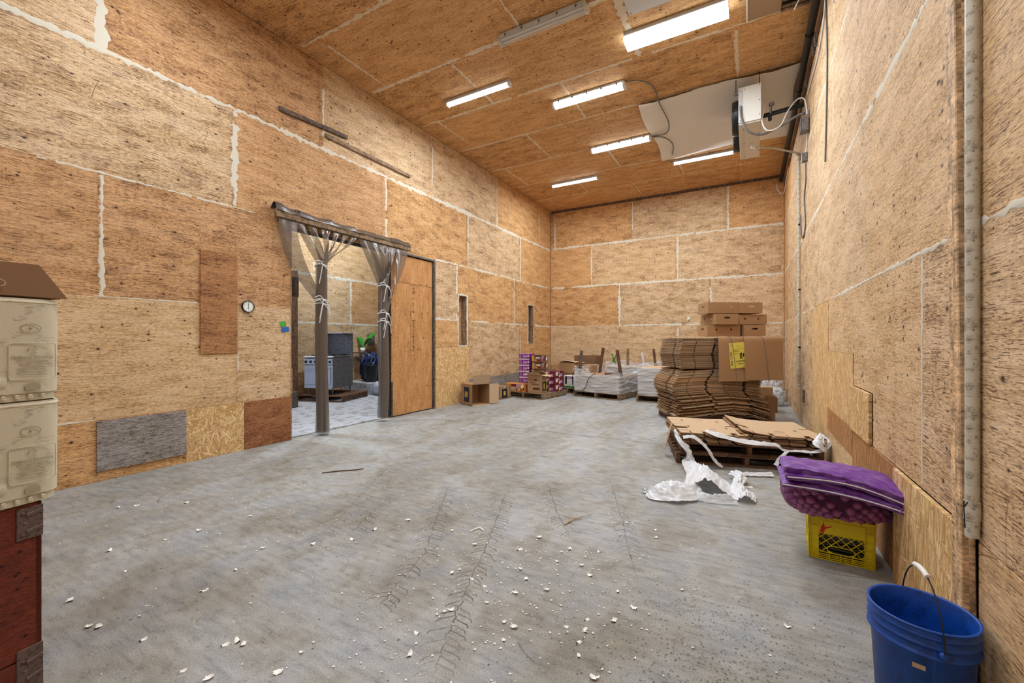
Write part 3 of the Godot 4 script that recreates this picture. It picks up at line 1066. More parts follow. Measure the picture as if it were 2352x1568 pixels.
func build_right_wall() -> void:
	var f := frame("right")
	var w := structure("wall_right", backing(R(-12.8, 0, 3.6, H + 0.2), [], f, 0.2), M.backing, "pale plywood wall with strand board patches along its foot", "wall")
	var cut := [R(-7.15, 0.0, -5.76, 1.85), R(-5.79, 0.0, -4.455, 1.285), R(-4.5, 0.0, -3.835, 1.026), R(-4.5, 0.0, -2.5, 0.655)]
	for s in [
		[R(-12.56, 4.33, -10.4, H), "amber", 3], [R(-10.4, 4.33, -7.95, H), "plain", 0], [R(-7.95, 4.33, -5.46, H), "plain", 1], [R(-5.46, 4.33, -2.95, H), "pale", 3], [R(-2.95, 4.33, -2.30, H), "pale", 3],
		[R(-12.56, 3.06, -11.6, 4.33), "amber", 5], [R(-11.6, 3.06, -9.1, 4.33), "plain", 1], [R(-9.1, 3.06, -6.65, 4.33), "plain", 0], [R(-6.65, 3.06, -4.2, 4.33), "plain", 3], [R(-4.2, 3.06, -2.30, 4.33), "pale", 0],
		[R(-12.56, 1.84, -11.4, 3.06), "amber", 1], [R(-11.4, 1.84, -8.95, 3.06), "plain", 2], [R(-8.95, 1.84, -6.5, 3.06), "plain", 4], [R(-6.5, 1.84, -4.06, 3.06), "plain", 3], [R(-4.06, 1.84, -2.30, 3.06), "pale", 3],
		[R(-12.56, 0.0, -9.6, 1.84), "plain", 1], [R(-9.6, 0.0, -7.15, 1.84), "plain", 4]]:
		panel(w, f, s[0], P(s[1], s[2]))
	panel(w, f, R(-5.76, 0.655, -2.86, 1.84), P("pale", 3), cut.slice(1, 3))
	panel(w, f, R(-2.86, 0.655, -2.30, 1.84), P("plain", 2))
	panel(w, f, R(-7.15, 0.0, -5.795, 1.838), M.osb_1, [], 0.0, false, "strand_board")
	panel(w, f, R(-5.795, 0.66, -4.5, 1.282), M.osb_1, [], 0.0, false, "strand_board")
	panel(w, f, R(-4.5, 0.66, -3.85, 1.02), M.osb_0, [], 0.022, false, "strand_board", 0.02)
	panel(w, f, R(-5.79, 0.42, -4.5, 0.66), M.osb_dirty_1, [], 0.006, false, "strand_board")
	panel(w, f, R(-5.79, 0.0, -4.5, 0.42), P("pale", 5))
	panel(w, f, R(-4.495, 0.0, -3.27, 0.65), M.osb_dirty_1, [], 0.004, false, "strand_board")
	panel(w, f, R(-3.27, 0.0, -2.30, 0.65), M.osb_1, [], 0.02, false, "strand_board", 0.02)
	# past the post
	for s in [[R(-2.262, 4.33, 0.2, H), "pale", 3], [R(0.2, 4.33, 3.39, H), "plain", 0], [R(-2.262, 3.06, 0.9, 4.33), "pale", 5], [R(0.9, 3.06, 3.39, 4.33), "plain", 3], [R(-2.262, 1.84, 0.15, 3.06), "pale", 1], [R(0.15, 1.84, 3.39, 3.06), "plain", 5], [R(-2.262, 0.64, 0.15, 1.84), "plain", 0], [R(0.15, 0.64, 3.39, 1.84), "plain", 0], [R(-2.262, 0, 0.4, 0.635), "pale", 5], [R(0.4, 0, 3.39, 0.635), "plain", 2]]:
		panel(w, f, s[0], P(s[1], s[2]))
	caulk(w, f, Vector2(-12.4, 4.33), Vector2(-2.45, 4.33), 0.035, 0.1)
	caulk(w, f, Vector2(-12.4, 3.06), Vector2(-2.45, 3.06), 0.035, 0.0)
	caulk(w, f, Vector2(-12.4, 1.84), Vector2(-5.9, 1.84), 0.02, 0.3)
	caulk(w, f, Vector2(-5.6, 1.84), Vector2(-2.42, 1.84), 0.024, 0.0)
	caulk(w, f, Vector2(-2.25, 1.84), Vector2(-1.2, 1.84), 0.035, 0.0)
	for s in [[-4.06, 1.86, 3.04, 0.014, 0.1], [-4.5, 1.86, 2.9, 0.006, 0.3], [-2.86, 0.68, 1.82, 0.02, 0.0], [-5.46, 3.5, 4.3, 0.012, 0.3], [-6.5, 1.86, 3.0, 0.006, 0.4], [-9.1, 3.1, 4.3, 0.02, 0.2], [-10.4, 4.4, 5.5, 0.02, 0.1]]:
		caulk(w, f, Vector2(s[0], s[1]), Vector2(s[0], s[2]), s[3], s[4])
	# upright post by the pipe, leaning a little
	var st := new_st()
	box(st, Transform3D(), Vector3(0.042, H - 0.02, 0.089), 0.004)
	var post := obj("trim_3", st, M.post, self, T(XR - 0.021, H * 0.5, -2.388, 0, -0.03))
	tag(post, "upright fir post against the right wall behind the white pipe", "post", "", "structure")


func build_ceiling() -> void:
	var f := frame("ceiling")
	var w := structure("ceiling", backing(R(XL - 0.3, ZB - 0.3, XR + 0.3, ZF + 0.3), [], f, 0.2), M.backing, "amber plywood ceiling with pale filled joints", "ceiling")
	var zs := [ZB, -11.36, -10.12, -8.84, -7.57, -6.32, -5.05, -3.77, -2.52, -1.27, -0.02, 1.2, 2.4, ZF]
	var cuts := [[-5.17, -2.68, -0.19], [-3.94, -1.44], [-5.17, -2.7, -0.19], [-3.94, -1.41], [-5.17, -2.66, -0.163], [-3.91, -1.41], [-5.19, -2.66, -0.2], [-3.94, -1.44], [-5.17, -2.7, -0.19], [-3.94, -1.41], [-5.17, -2.66, -0.163], [-3.91, -1.41], [-5.17, -2.7]]
	for i in zs.size() - 1:
		var us: Array = [XL + 0.002] + cuts[i] + [XR - 0.002]
		for j in us.size() - 1:
			panel(w, f, R(us[j], zs[i], us[j + 1], zs[i + 1]), P("amber", [5, 1, 3, 2, 4, 0][(i * 3 + j * 2) % 6]))
	for i in range(1, zs.size() - 3):
		var near := i > 4
		caulk(w, f, Vector2(XL + 0.1, zs[i]), Vector2(-2.6, zs[i]), 0.05 if near else 0.035, 0.0, "caulk_thin")
		caulk(w, f, Vector2(-2.6, zs[i]), Vector2(0.6, zs[i]), 0.034, 0.08, "caulk_thin")
		for c in cuts[i]:
			if i < 9: caulk(w, f, Vector2(c, zs[i] + 0.02), Vector2(c, zs[i + 1] - 0.02), 0.07 if c > -1.5 and near else 0.036, 0.05, "caulk_thin")
	for c in cuts[0]: caulk(w, f, Vector2(c, zs[0] + 0.1), Vector2(c, zs[1]), 0.02, 0.2, "caulk_thin")


func build_next_room() -> void:
	var f := frame("next")
	var w := structure("wall_next_room", backing(R(-3.6, 0, 13.0, H + 0.2), [], f, 0.2), M.backing, "plywood wall of the next room seen through the doorway", "wall")
	for s in [[R(-3.5, 3.06, 3.4, H), "plain", 3], [R(3.4, 4.29, 9.3, H), "plain", 0], [R(3.4, 3.06, 6.9, 4.29), "pale", 0], [R(6.9, 3.06, 9.4, 4.29), "pale", 1], [R(9.4, 3.06, 12.9, 4.29), "plain", 2], [R(9.3, 4.29, 12.9, H), "plain", 2],
			[R(-3.5, 1.84, 5.6, 3.06), "plain", 2], [R(5.6, 1.84, 8.05, 3.06), "plain", 1], [R(8.05, 1.84, 10.5, 3.06), "umber", 3], [R(10.5, 1.84, 12.9, 3.06), "plain", 5], [R(-3.5, 0.6, 6.9, 1.84), "plain", 1], [R(6.9, 0.6, 9.3, 1.84), "plain", 4], [R(9.3, 0.6, 12.9, 1.84), "plain", 0], [R(-3.5, 0, 12.9, 0.6), "umber", 4]]:
		panel(w, f, s[0], P(s[1], s[2]))
	caulk(w, f, Vector2(5.5, 3.06), Vector2(12.0, 3.06), 0.05)
	caulk(w, f, Vector2(5.5, 1.84), Vector2(12.0, 1.84), 0.045, 0.1)
	caulk(w, f, Vector2(8.05, 1.86), Vector2(8.05, 3.04), 0.06)
	caulk(w, f, Vector2(6.9, 3.1), Vector2(6.9, 4.2), 0.06)
	var st := new_st()
	box(st, T((XN + XL) * 0.5 - 0.13, -0.101, -4.6), Vector3(XL - XN - 0.06, 0.2, 16.6))
	structure("floor_next_room", st, M.concrete_plain, "bare concrete floor of the next room", "floor")
	var mid := (XN + XL) * 0.5 - 0.12
	var deep := XL - XN - 0.24
	st = new_st()
	box(st, T(mid, H + 0.1, -4.6), Vector3(deep, 0.2, 16.6))
	structure("ceiling_next_room", st, M.ply_amber_5, "plywood ceiling of the next room", "ceiling")
	st = new_st()
	box(st, T(mid, H * 0.5, -12.7), Vector3(deep, H, 0.2))
	structure("wall_next_room_back", st, M.ply_plain_1, "back wall of the next room beyond the range", "wall")
	# the loading opening of the next room lets daylight in from out of view
	st = new_st()
	box(st, T(mid, 4.4, 3.3), Vector3(deep, 2.3, 0.2))
	box(st, T(XN + 0.1, 1.6, 3.3), Vector3(0.3, 3.3, 0.2))
	box(st, T(XL - 0.4, 1.6, 3.3), Vector3(0.3, 3.3, 0.2))
	structure("wall_next_room_front", st, M.ply_plain_3, "wall with a loading opening in the next room", "wall")




# ---------------------------------------------------------------- ceiling lamps

func half_round(st: SurfaceTool, l: float, w: float, d: float, y0: float, n := 10, corner := 1.0) -> void:
	# a trough with a rounded belly hanging down from y0, its length along x
	var pts := PackedVector2Array()
	for k in n + 1:
		var a := PI * k / n
		var c := cos(a)
		var s := sin(a)
		pts.append(Vector2(signf(c) * pow(absf(c), corner) * w * 0.5, y0 - pow(s, corner) * d))
	prism(st, pts, l, Transform3D(Basis(Vector3(0, 0, 1), Vector3(0, 1, 0), Vector3(-1, 0, 0)), Vector3(l * 0.5, 0, 0)))


func ceiling_lamp(at: Vector3, style: String, lit: bool, label: String, energy := 0.0) -> void:
	var o := thing("ceiling_lamp", label, "ceiling lamp", at, 0.0, "ceiling lamps")
	var l := 1.26
	var glow: Material = M.lamp_glow if lit else M.lens_clear
	var w := 0.16
	var drop := 0.09
	if style == "wrap":
		w = 0.27
		drop = 0.10
		block("housing", o, M.enamel, Vector3(l - 0.02, 0.05, 0.30), T(0, -0.025, 0), 0.006)
		var st := new_st()
		half_round(st, l, w, 0.06, -0.05, 12, 0.35)
		obj("lens", st, glow, o)
	elif style == "strip":
		w = 0.09
		drop = 0.10
		block("housing", o, M.enamel, Vector3(l, 0.05, 0.11), T(0, -0.025, 0), 0.005)
		var st := new_st()
		half_round(st, l - 0.06, w, 0.045, -0.05, 10, 0.8)
		obj("tube", st, glow, o)
		for s in [-1, 1]: block("end_cap", o, M.white, Vector3(0.03, 0.06, 0.10), T(s * (l * 0.5 - 0.015), -0.07, 0), 0.006)
	else:
		block("housing", o, M.enamel, Vector3(l - 0.04, 0.05, 0.15), T(0, -0.025, 0), 0.012)
		var st := new_st()
		half_round(st, l - 0.06, 0.15, 0.07, -0.045, 12, 0.7)
		obj("lens", st, glow, o)
		for s in [-1, 1]:
			var cap := new_st()
			half_round(cap, 0.035, 0.165, 0.08, -0.04, 12, 0.7)
			obj("end_cap", cap, M.pvc if not lit else M.white, o, T(s * (l * 0.5 - 0.02), 0, 0))
		for k in 5:
			for s in [-1, 1]: block("latch", o, M.steel_dull, Vector3(0.025, 0.035, 0.012), T(-0.5 + k * 0.25, -0.05, s * 0.082), 0.003)
		if not lit:
			for s in [-1, 1]: obj("tube", tube_mesh([Vector3(-0.58, -0.07, s * 0.03), Vector3(0.58, -0.07, s * 0.03)], 0.013, 10), M.white, o)
			block("reflector", o, M.enamel, Vector3(1.16, 0.006, 0.12), T(0, -0.053, 0), 0.002)
			lettering("stamp", o, "CSA", 0.02, M.cord_grey, Transform3D(Basis(Vector3(1, 0, 0), Vector3(0, 0, 1), Vector3(0, -1, 0)), Vector3(0.42, -0.0565, 0.0)))
	if lit:
		var a := AreaLight3D.new()
		a.name = "lamp_light"
		a.area_size = Vector2(l - 0.1, w)
		a.light_color = Color(0.94, 0.975, 1.0)
		a.light_energy = energy
		a.shadow_enabled = true
		a.position = Vector3(0, -drop - 0.03, 0)
		a.rotation.x = -PI * 0.5
		o.add_child(a)


func build_lamps() -> void:
	var y := H - 0.002
	ceiling_lamp(Vector3(-0.86, y, -5.86), "wrap", true, "wide bright wrap-around lamp, largest and nearest of the lit ceiling lamps", LAMP * 1.4)
	ceiling_lamp(Vector3(-2.36, y, -4.98), "sealed", false, "unlit clear sealed ceiling lamp nearest the camera", 0.0)
	ceiling_lamp(Vector3(-3.96, y, -5.87), "strip", true, "narrow lit strip lamp on the ceiling nearest the left wall", LAMP)
	ceiling_lamp(Vector3(-2.36, y, -6.80), "sealed", true, "lit sealed ceiling lamp whose wire loops to the white ceiling sheet", LAMP)
	ceiling_lamp(Vector3(-2.36, y, -8.82), "sealed", true, "lit sealed ceiling lamp at the left edge of the white ceiling sheet", LAMP)
	ceiling_lamp(Vector3(-0.92, y, -10.38), "strip", true, "lit strip lamp just behind the white cooling unit", LAMP)
	ceiling_lamp(Vector3(-3.96, y, -10.35), "strip", true, "narrow lit strip lamp farthest down the room", LAMP)
	# unseen lamps added over and behind the camera to fill in light
	ceiling_lamp(Vector3(-0.86, y, -1.6), "sealed", true, "added unseen fill lamp on the ceiling above the blue bucket", LAMP)
	ceiling_lamp(Vector3(-3.96, y, -1.9), "sealed", true, "added unseen fill lamp on the ceiling above the beige totes", LAMP)
	ceiling_lamp(Vector3(-2.36, y, 1.4), "sealed", true, "added unseen fill lamp on the ceiling behind the camera", LAMP)
	ceiling_lamp(Vector3(-7.7, y, -7.2), "sealed", true, "added unseen lamp that brightens the next room over the range", LAMP * 3.0)  # this lamp and the next are unseen, added to brighten the next room
	ceiling_lamp(Vector3(-7.7, y, -3.6), "sealed", true, "added unseen lamp that brightens the next room nearer its loading opening", LAMP * 2.0)


const LAMP := 6.5


# ---------------------------------------------------------------- doorway with the tied-back strip curtain

func build_doorway() -> void:
	var f := frame("left")
	# sliding leaf that covers the right part of the opening
	var leaf := obj("door_1", backing(R(5.6, 0.012, 6.72, 2.985), [], f, 0.08, 0.036), M.backing)
	tag(leaf, "tall plywood door leaf with a stencil, right of the tied curtain", "door", "", "structure")
	panel(leaf, f, R(5.6, 0.02, 6.72, 2.47), M.ply_door, [], -0.022, true)
	panel(leaf, f, R(5.6, 2.475, 6.72, 2.98), M.ply_door, [], -0.022, true)
	var y := 0.0
	var fs := f * T(6.17, 0, -0.0215)
	for w in [["PLY", 1.24, 0.05], ["EXTERIOR", 1.36, 0.035], ["SHEATHING", 1.62, 0.042], ["B.C. FIR", 2.02, 0.04], ["18.5", 2.34, 0.05]]:
		y = w[1]
		lettering("stencil", leaf, w[0], w[2], M.ink_brown, fs * T(0, y, 0, 0, 0, PI * 0.5), 0.0008)
	var ln := new_st()
	for s in [[-0.07, 1.1, 1.95], [0.05, 1.1, 1.95]]: box(ln, fs * T(s[0], (s[1] + s[2]) * 0.5, 0.0004), Vector3(0.006, s[2] - s[1], 0.0008))
	for v in [1.1, 1.48, 1.78, 1.95, 2.2, 2.46]: box(ln, fs * T(-0.01, v, 0.0004), Vector3(0.12, 0.006, 0.0008))
	obj("stencil_rule", ln, M.ink_brown, leaf)
	block("chipped_edge", leaf, M.pallet_grey, Vector3(0.03, 0.62, 0.05), f * T(5.615, 0.34, -0.03), 0.01)
	# dark jamb and head of the opening
	var st := new_st()
	box(st, f * T(6.757, 1.5, -0.03), Vector3(0.045, 3.0, 0.1), 0.004)
	tag(obj("trim_4", st, M.pallet_grey), "dark weathered jamb between door leaf and strand board", "trim", "", "structure")
	st = new_st()
	box(st, f * T(6.3, 3.02, 0.004), Vector3(0.95, 0.035, 0.03), 0.004)
	tag(obj("trim_5", st, M.steel_dull), "thin metal rail above the plywood door leaf", "trim", "", "structure")
	st = new_st()
	box(st, f * T(3.672, 1.5, -0.11), Vector3(0.024, 3.0, 0.2), 0.003)
	box(st, f * T(3.675, 0.82, -0.012), Vector3(0.03, 0.36, 0.02), 0.004)
	tag(obj("trim_6", st, M.fir), "light timber edge on the left side of the doorway", "trim", "", "structure")

	# header of the curtain with the vinyl folded over it
	var c := thing("strip_curtain", "smoky vinyl strip curtain tied back in two bundles at the doorway", "curtain", Vector3(XL, 0, -4.65))
	var hx := 0.115
	block("header_board", c, M.pallet_wood, Vector3(2.56, 0.115, 0.04), T(hx, 3.11, 0, PI * 0.5), 0.005)
	for s in [-1.2, -0.4, 0.4, 1.2]: block("bracket", c, M.pallet_brown, Vector3(hx, 0.05, 0.05), T(hx * 0.5, 3.12, s), 0.004)
	var k := 0
	for s in [[1.28, 0.96, 0.085], [0.94, 0.40, 0.055], [0.42, -0.02, 0.04], [0.0, -0.45, 0.035], [-0.40, -0.86, 0.03], [-0.80, -1.27, 0.05]]:
		k += 1
		st = new_st()
		var lift: float = s[2]
		sheet(st, 8, 8, func(u: float, v: float) -> Vector3:
			var z := lerpf(s[0], s[1], u)
			var a := v * PI * 0.9
			var bow := lift * (0.75 + 0.25 * sin(u * 5.0 + k)) * sin(a)
			return Vector3(lerpf(0.004, hx + 0.03, v) + 0.006 * sin(u * 7.0), 3.165 + bow + 0.012 * (1.0 - v) - 0.05 * maxf(0.0, v - 0.75) * 4.0, z), 0.003)
		obj("vinyl_flap", st, M.vinyl_grey, c)
	# [where it hangs along the header, which bundle, height of its tie, how late it swings in, angle round the bundle]
	var left := Vector2(0.10, 0.58)
	var right := Vector2(0.10, -0.64)
	var strips := [
		[1.10, 0.26, left, 1.98, 2.2, 2.6], [0.93, 0.12, left, 2.51, 1.3, 2.0], [0.74, 0.13, left, 2.51, 1.15, 1.2], [0.50, 0.17, left, 2.51, 1.0, 0.6], [0.30, 0.14, left, 2.51, 1.0, 0.1], [0.13, 0.13, left, 2.51, 1.1, -0.5], [-0.03, 0.12, left, 2.51, 1.2, -1.2],
		[-0.20, 0.2, right, 2.34, 1.15, 2.4], [-0.38, 0.22, right, 2.34, 1.1, 1.8], [-0.55, 0.22, right, 2.34, 1.0, 1.0], [-0.72, 0.22, right, 2.34, 1.0, 0.4], [-0.88, 0.2, right, 2.34, 1.0, -0.3], [-1.08, 0.3, right, 1.86, 1.5, -1.0]]
	k = 0
	for s in strips:
		k += 1
		st = new_st()
		var z0: float = s[0]
		var wide: float = s[1]
		var ax: Vector2 = s[2]
		var ty: float = s[3]
		var pw: float = s[4]
		var an: float = s[5]
		var low := 0.02 + 0.06 * fmod(k * 0.37, 1.0) if ax == left else 0.03 + 0.01 * k * 0.3
		var rad := 0.055 + 0.035 * fmod(k * 0.61, 1.0)
		sheet(st, 8, 44, func(u: float, v: float) -> Vector3:
			var e := (u - 0.5)
			var top := Vector3(hx - 0.01, 3.06, z0 + e * wide)
			var th := an + e * 2.6
			var turn := Vector3(ax.x + sin(th + PI * 0.5) * rad, 0, ax.y + cos(th + PI * 0.5) * rad)
			var crease := 0.012 * sin(u * PI * 3.0 + k)
			if v < 0.45:
				var q := v / 0.45
				var p := top.lerp(Vector3(turn.x, ty, turn.z), q)
				p.z = lerpf(top.z, turn.z, pow(q, pw))
				p.x += sin(q * PI) * (0.02 + crease) + 0.03 * sin(q * PI) * cos(e * PI)
				return p
			var q := (v - 0.45) / 0.55
			var loose := 1.0 + 0.25 * sin(q * 5.0 + k) * q + 0.12 * q
			return Vector3(ax.x + (turn.x - ax.x) * loose + crease * 0.4, lerpf(ty, low, q), ax.y + (turn.z - ax.y) * loose))
		obj("vinyl_strip", st, M.vinyl_clear, c)
	for t in [[left, 2.50, 0.085], [left, 1.99, 0.095], [left, 1.93, 0.09], [right, 2.33, 0.10], [right, 1.86, 0.10], [right, 1.72, 0.10]]:
		st = new_st()
		var ax: Vector2 = t[0]
		var loop := []
		for i in 21:
			var a := TAU * i / 20.0
			loop.append(Vector3(ax.x + cos(a) * t[2], t[1] + 0.012 * sin(a * 2.0), ax.y + sin(a) * t[2]))
		tube(st, loop, 0.008, 6)
		var knot := Vector3(ax.x + t[2], t[1], ax.y + 0.03)
		tube(st, path([knot, knot + Vector3(0.03, 0.05, 0.08), knot + Vector3(0.02, 0.02, 0.16)]), 0.006, 6)
		tube(st, path([knot, knot + Vector3(0.03, -0.07, -0.06), knot + Vector3(0.01, -0.2, -0.1)]), 0.006, 6)
		tube(st, path([knot, knot + Vector3(0.05, -0.04, 0.05), knot + Vector3(0.01, -0.28, 0.07)]), 0.006, 6)
		obj("tie_cord", st, M.cord_white, c)

	# small things on the wall beside the doorway
	var dl := thing("dial_thermometer", "round white dial with a black rim on the left wall", "thermometer", Vector3(XL, 1.83, -3.07), PI * 0.5)
	st = new_st()
	lathe(st, [Vector2(0.0, 0.0), Vector2(0.075, 0.0), Vector2(0.078, 0.02), Vector2(0.076, 0.03), Vector2(0.068, 0.032), Vector2(0.066, 0.026)], 32, T(0, 0, 0, 0, PI * 0.5))
	obj("rim", st, M.black_plastic, dl)
	st = new_st()
	lathe(st, [Vector2(0.067, 0.0255), Vector2(0.0, 0.0255)], 32, T(0, 0, 0, 0, PI * 0.5))
	obj("face", st, M.dial, dl)
	for i in 12: block("mark", dl, M.ink, Vector3(0.004, 0.012, 0.001), Transform3D(Basis(Vector3(0, 0, 1), -TAU * i / 12.0), Vector3.ZERO) * T(0, 0.055, 0.0265), 0.0002)
	st = new_st()
	box(st, T(0, 0.02, 0.028, 0, 0, 0.12), Vector3(0.004, 0.05, 0.001))
	box(st, T(0, -0.02, 0.028), Vector3(0.012, 0.012, 0.001))
	obj("hand", st, M.ink, dl)
	tag(block("tape_scrap", self, M.tape_green, Vector3(0.09, 0.07, 0.003), f * T(3.545, 1.625, 0.003, 0, 0, 0.1), 0.001), "green scrap of tape above the blue scrap by the doorway", "tape")
	tag(block("tape_scrap", self, M.tape_blue, Vector3(0.11, 0.07, 0.003), f * T(3.575, 1.55, 0.005, 0, 0, 0.06), 0.001), "blue scrap of tape below the green scrap by the doorway", "tape")
	tag(obj("wall_batten", box_mesh(Vector3(1.12, 0.062, 0.035), 0.004), M.batten_grey, self, f * T(4.04, 4.60, 0.0195, 0, 0, 0.06)), "dark grey batten on the upper left wall, left of the pair", "batten")
	tag(obj("wall_batten", box_mesh(Vector3(1.83, 0.062, 0.035), 0.004), M.batten_tan, self, f * T(5.12, 4.50, 0.0195, 0, 0, -0.005)), "pale tan batten on the upper left wall, right of the pair", "batten")


# ---------------------------------------------------------------- what stands in the next room

func pallet(label: String, at: Vector3, turn: float, mat := "pallet_wood", size := Vector2(1.2, 1.0), h := 0.14, tops := 7, group := "wooden pallets") -> Node3D:
	# stringers run along the pallet's z, deck boards along its x; the origin is the middle of its base
	var o := thing("wooden_pallet", label, "pallet", at, turn, group)
	var m: Material = M[mat]
	var t := 0.018
	for s in 3:
		block("stringer", o, m, Vector3(size.y, h - t * 2, 0.042), T((s - 1) * (size.x * 0.5 - 0.021), h * 0.5, 0, PI * 0.5), 0.003)
	var r := RandomNumberGenerator.new()
	r.seed = hash(label)
	for k in tops:
		var z := lerpf(-size.y * 0.5 + 0.048, size.y * 0.5 - 0.048, float(k) / (tops - 1))
		block("deck_board", o, m, Vector3(size.x + r.randf_range(-0.012, 0.006), t, r.randf_range(0.085, 0.098)), T(r.randf_range(-0.006, 0.006), h - t * 0.5, z, r.randf_range(-0.006, 0.006)), 0.003)
	for k in 3:
		var z := (k - 1) * (size.y * 0.5 - 0.05)
		block("base_board", o, m, Vector3(size.x, t, 0.095), T(0, t * 0.5, z), 0.003)
	return o


func lump(st: SurfaceTool, xf: Transform3D, s: Vector3, seed_: int, amp := 0.12, hard := 0.6, n := 22, freq := 3.0) -> void:
	# a soft boulder: an ellipsoid squared off by «hard» and dented by noise
	var no := FastNoiseLite.new()
	no.seed = seed_
	no.frequency = freq
	no.fractal_octaves = 2
	sheet(st, n * 2, n, func(u: float, v: float) -> Vector3:
		var a := u * TAU
		var b := (v - 0.5) * PI
		var cx := pow(absf(cos(b)), hard)
		var p := Vector3(signf(sin(a)) * pow(absf(sin(a)), hard) * cx, signf(sin(b)) * pow(absf(sin(b)), hard), signf(cos(a)) * pow(absf(cos(a)), hard) * cx)
		var d := Vector3(sin(a) * cos(b), sin(b), cos(a) * cos(b))
		return xf * (p * s * 0.5 * (1.0 + amp * no.get_noise_3dv(d) * 2.0)))


func build_doorway_goods() -> void:
	var pl := pallet("wooden pallet under the steel range in the next room", Vector3(-8.75, 0, -6.75), 0.34, "pallet_brown", Vector2(1.25, 1.1))
	var o := thing("gas_range", "stainless steel gas range with a high shelf on a pallet", "range", pl.position + Vector3(-0.06, 0.14, 0.02), 0.34)
	var w := 0.72
	var d := 0.84
	block("body", o, M.steel_dull, Vector3(w, 0.70, d), T(0, 0.50, 0), 0.006)
	block("front_panel", o, M.steel, Vector3(w, 0.52, 0.02), T(0, 0.42, d * 0.5 + 0.01), 0.004)
	var dr := block("oven_door", o, M.steel, Vector3(w - 0.06, 0.40, 0.03), T(-0.01, 0.44, d * 0.5 + 0.03), 0.008)
	obj("handle", tube_mesh([Vector3(-w * 0.42, 0.165, 0.05), Vector3(w * 0.42, 0.165, 0.05)], 0.013), M.steel, dr)
	block("badge", dr, M.ink, Vector3(0.09, 0.03, 0.004), T(w * 0.3, -0.15, 0.017), 0.001)
	block("kick_panel", o, M.steel, Vector3(w - 0.02, 0.10, 0.02), T(0, 0.20, d * 0.5 + 0.02), 0.004)
	var cp := block("control_panel", o, M.steel, Vector3(w, 0.13, 0.03), T(0, 0.765, d * 0.5 + 0.02), 0.006)
	for k in 6:
		var st := new_st()
		lathe(st, [Vector2(0.0, 0.03), Vector2(0.024, 0.03), Vector2(0.03, 0.0)], 16, T(-w * 0.42 + k * w * 0.168, 0, 0.016, 0, PI * 0.5))
		obj("knob", st, M.black_plastic, cp)
	block("rail", o, M.enamel, Vector3(w + 0.02, 0.035, 0.07), T(0, 0.875, d * 0.5 + 0.015), 0.008)
	block("cooktop", o, M.steel_dull, Vector3(w, 0.03, d), T(0, 0.875, -0.01), 0.004)
	for k in 6:
		var st := new_st()
		var c := Vector3(-0.24 + (k % 3) * 0.24, 0.905, -0.18 + (k / 3) * 0.36)
		for a in 4: box(st, T(c.x, c.y, c.z, a * PI * 0.25), Vector3(0.22, 0.02, 0.012), 0.002)
		obj("grate", st, M.black_plastic, o)
	# high back with curved cheeks and a shelf
	block("back_panel", o, M.steel_dull, Vector3(w, 0.56, 0.04), T(0, 1.17, -d * 0.5 + 0.03), 0.004)
	block("high_shelf", o, M.steel, Vector3(w + 0.02, 0.025, 0.46), T(0, 1.43, -d * 0.5 + 0.26), 0.004)
	for s in [-1, 1]:
		var st := new_st()
		var poly := PackedVector2Array([Vector2(-0.42, 0.885), Vector2(-0.36, 0.885), Vector2(-0.355, 1.28)])
		for i in 7: poly.append(Vector2(lerpf(-0.355, 0.06, i / 6.0), 1.28 + 0.12 * sin(i / 6.0 * PI * 0.5)))
		poly.append(Vector2(0.06, 1.44))
		poly.append(Vector2(-0.42, 1.44))
		prism(st, poly, 0.018, T(s * (w * 0.5 - 0.01) + 0.009, 0, 0, -PI * 0.5))
		obj("cheek", st, M.steel_dull, o)
	for s in [[-1, 1], [1, 1], [-1, -1], [1, -1]]:
		obj("leg", tube_mesh([Vector3(s[0] * (w * 0.5 - 0.05), 0.16, s[1] * (d * 0.5 - 0.06)), Vector3(s[0] * (w * 0.5 - 0.05), 0.0, s[1] * (d * 0.5 - 0.06))], func(t): return lerpf(0.024, 0.012, t)), M.steel_dull, o)

	# beside and behind the range
	o = thing("blue_bag", "crumpled dark blue tarpaulin bag right of the range", "bag", Vector3(-9.05, 0.305, -8.25), 0.3)
	var st := new_st()
	lump(st, T(0, 0.36, 0), Vector3(0.5, 0.72, 0.5), 4, 0.2, 0.6)
	obj("bag_body", st, M.tarp_blue, o)
	for s in [-0.12, 0.14]: obj("strap", tube_mesh(path([Vector3(s, 0.72, 0.12), Vector3(s + 0.02, 0.5, 0.34), Vector3(s - 0.03, 0.2, 0.33)]), 0.02, 8, Vector2(1, 0.3)), M.black_plastic, o)
	o = thing("black_crate", "black tub in shadow in front of the blue bag", "tub", Vector3(-8.72, 0.305, -7.92), 0.2)
	st = new_st()
	lathe(st, [Vector2(0.0, 0.0), Vector2(0.14, 0.0), Vector2(0.18, 0.42), Vector2(0.195, 0.43), Vector2(0.195, 0.44), Vector2(0.17, 0.44), Vector2(0.13, 0.02), Vector2(0.0, 0.02)], 28)
	obj("tub_body", st, M.black_plastic, o)
	block("curb_block", self, M.concrete_plain, Vector3(1.15, 0.30, 0.8), T(-9.02, 0.151, -8.1, 0.0), 0.02)
	tag(get_child(get_child_count() - 1), "rough grey concrete block behind the pallet of the range", "block")
	st = new_st()
	lump(st, T(-8.22, 0.17, -7.78, 0.3), Vector3(0.34, 0.34, 0.34), 9, 0.16, 0.7)
	tag(obj("rubble_lump", st, M.concrete_plain), "broken grey lump at the foot of the concrete block", "rubble")
	o = thing("leafy_plant", "green large-leaved plant above the blue bag in the next room", "plant", Vector3(-9.45, 1.03, -8.30))
	block("shelf_plank", o, M.pallet_brown, Vector3(0.5, 0.03, 0.25), T(-0.03, 0.02, 0, 1.57), 0.004)
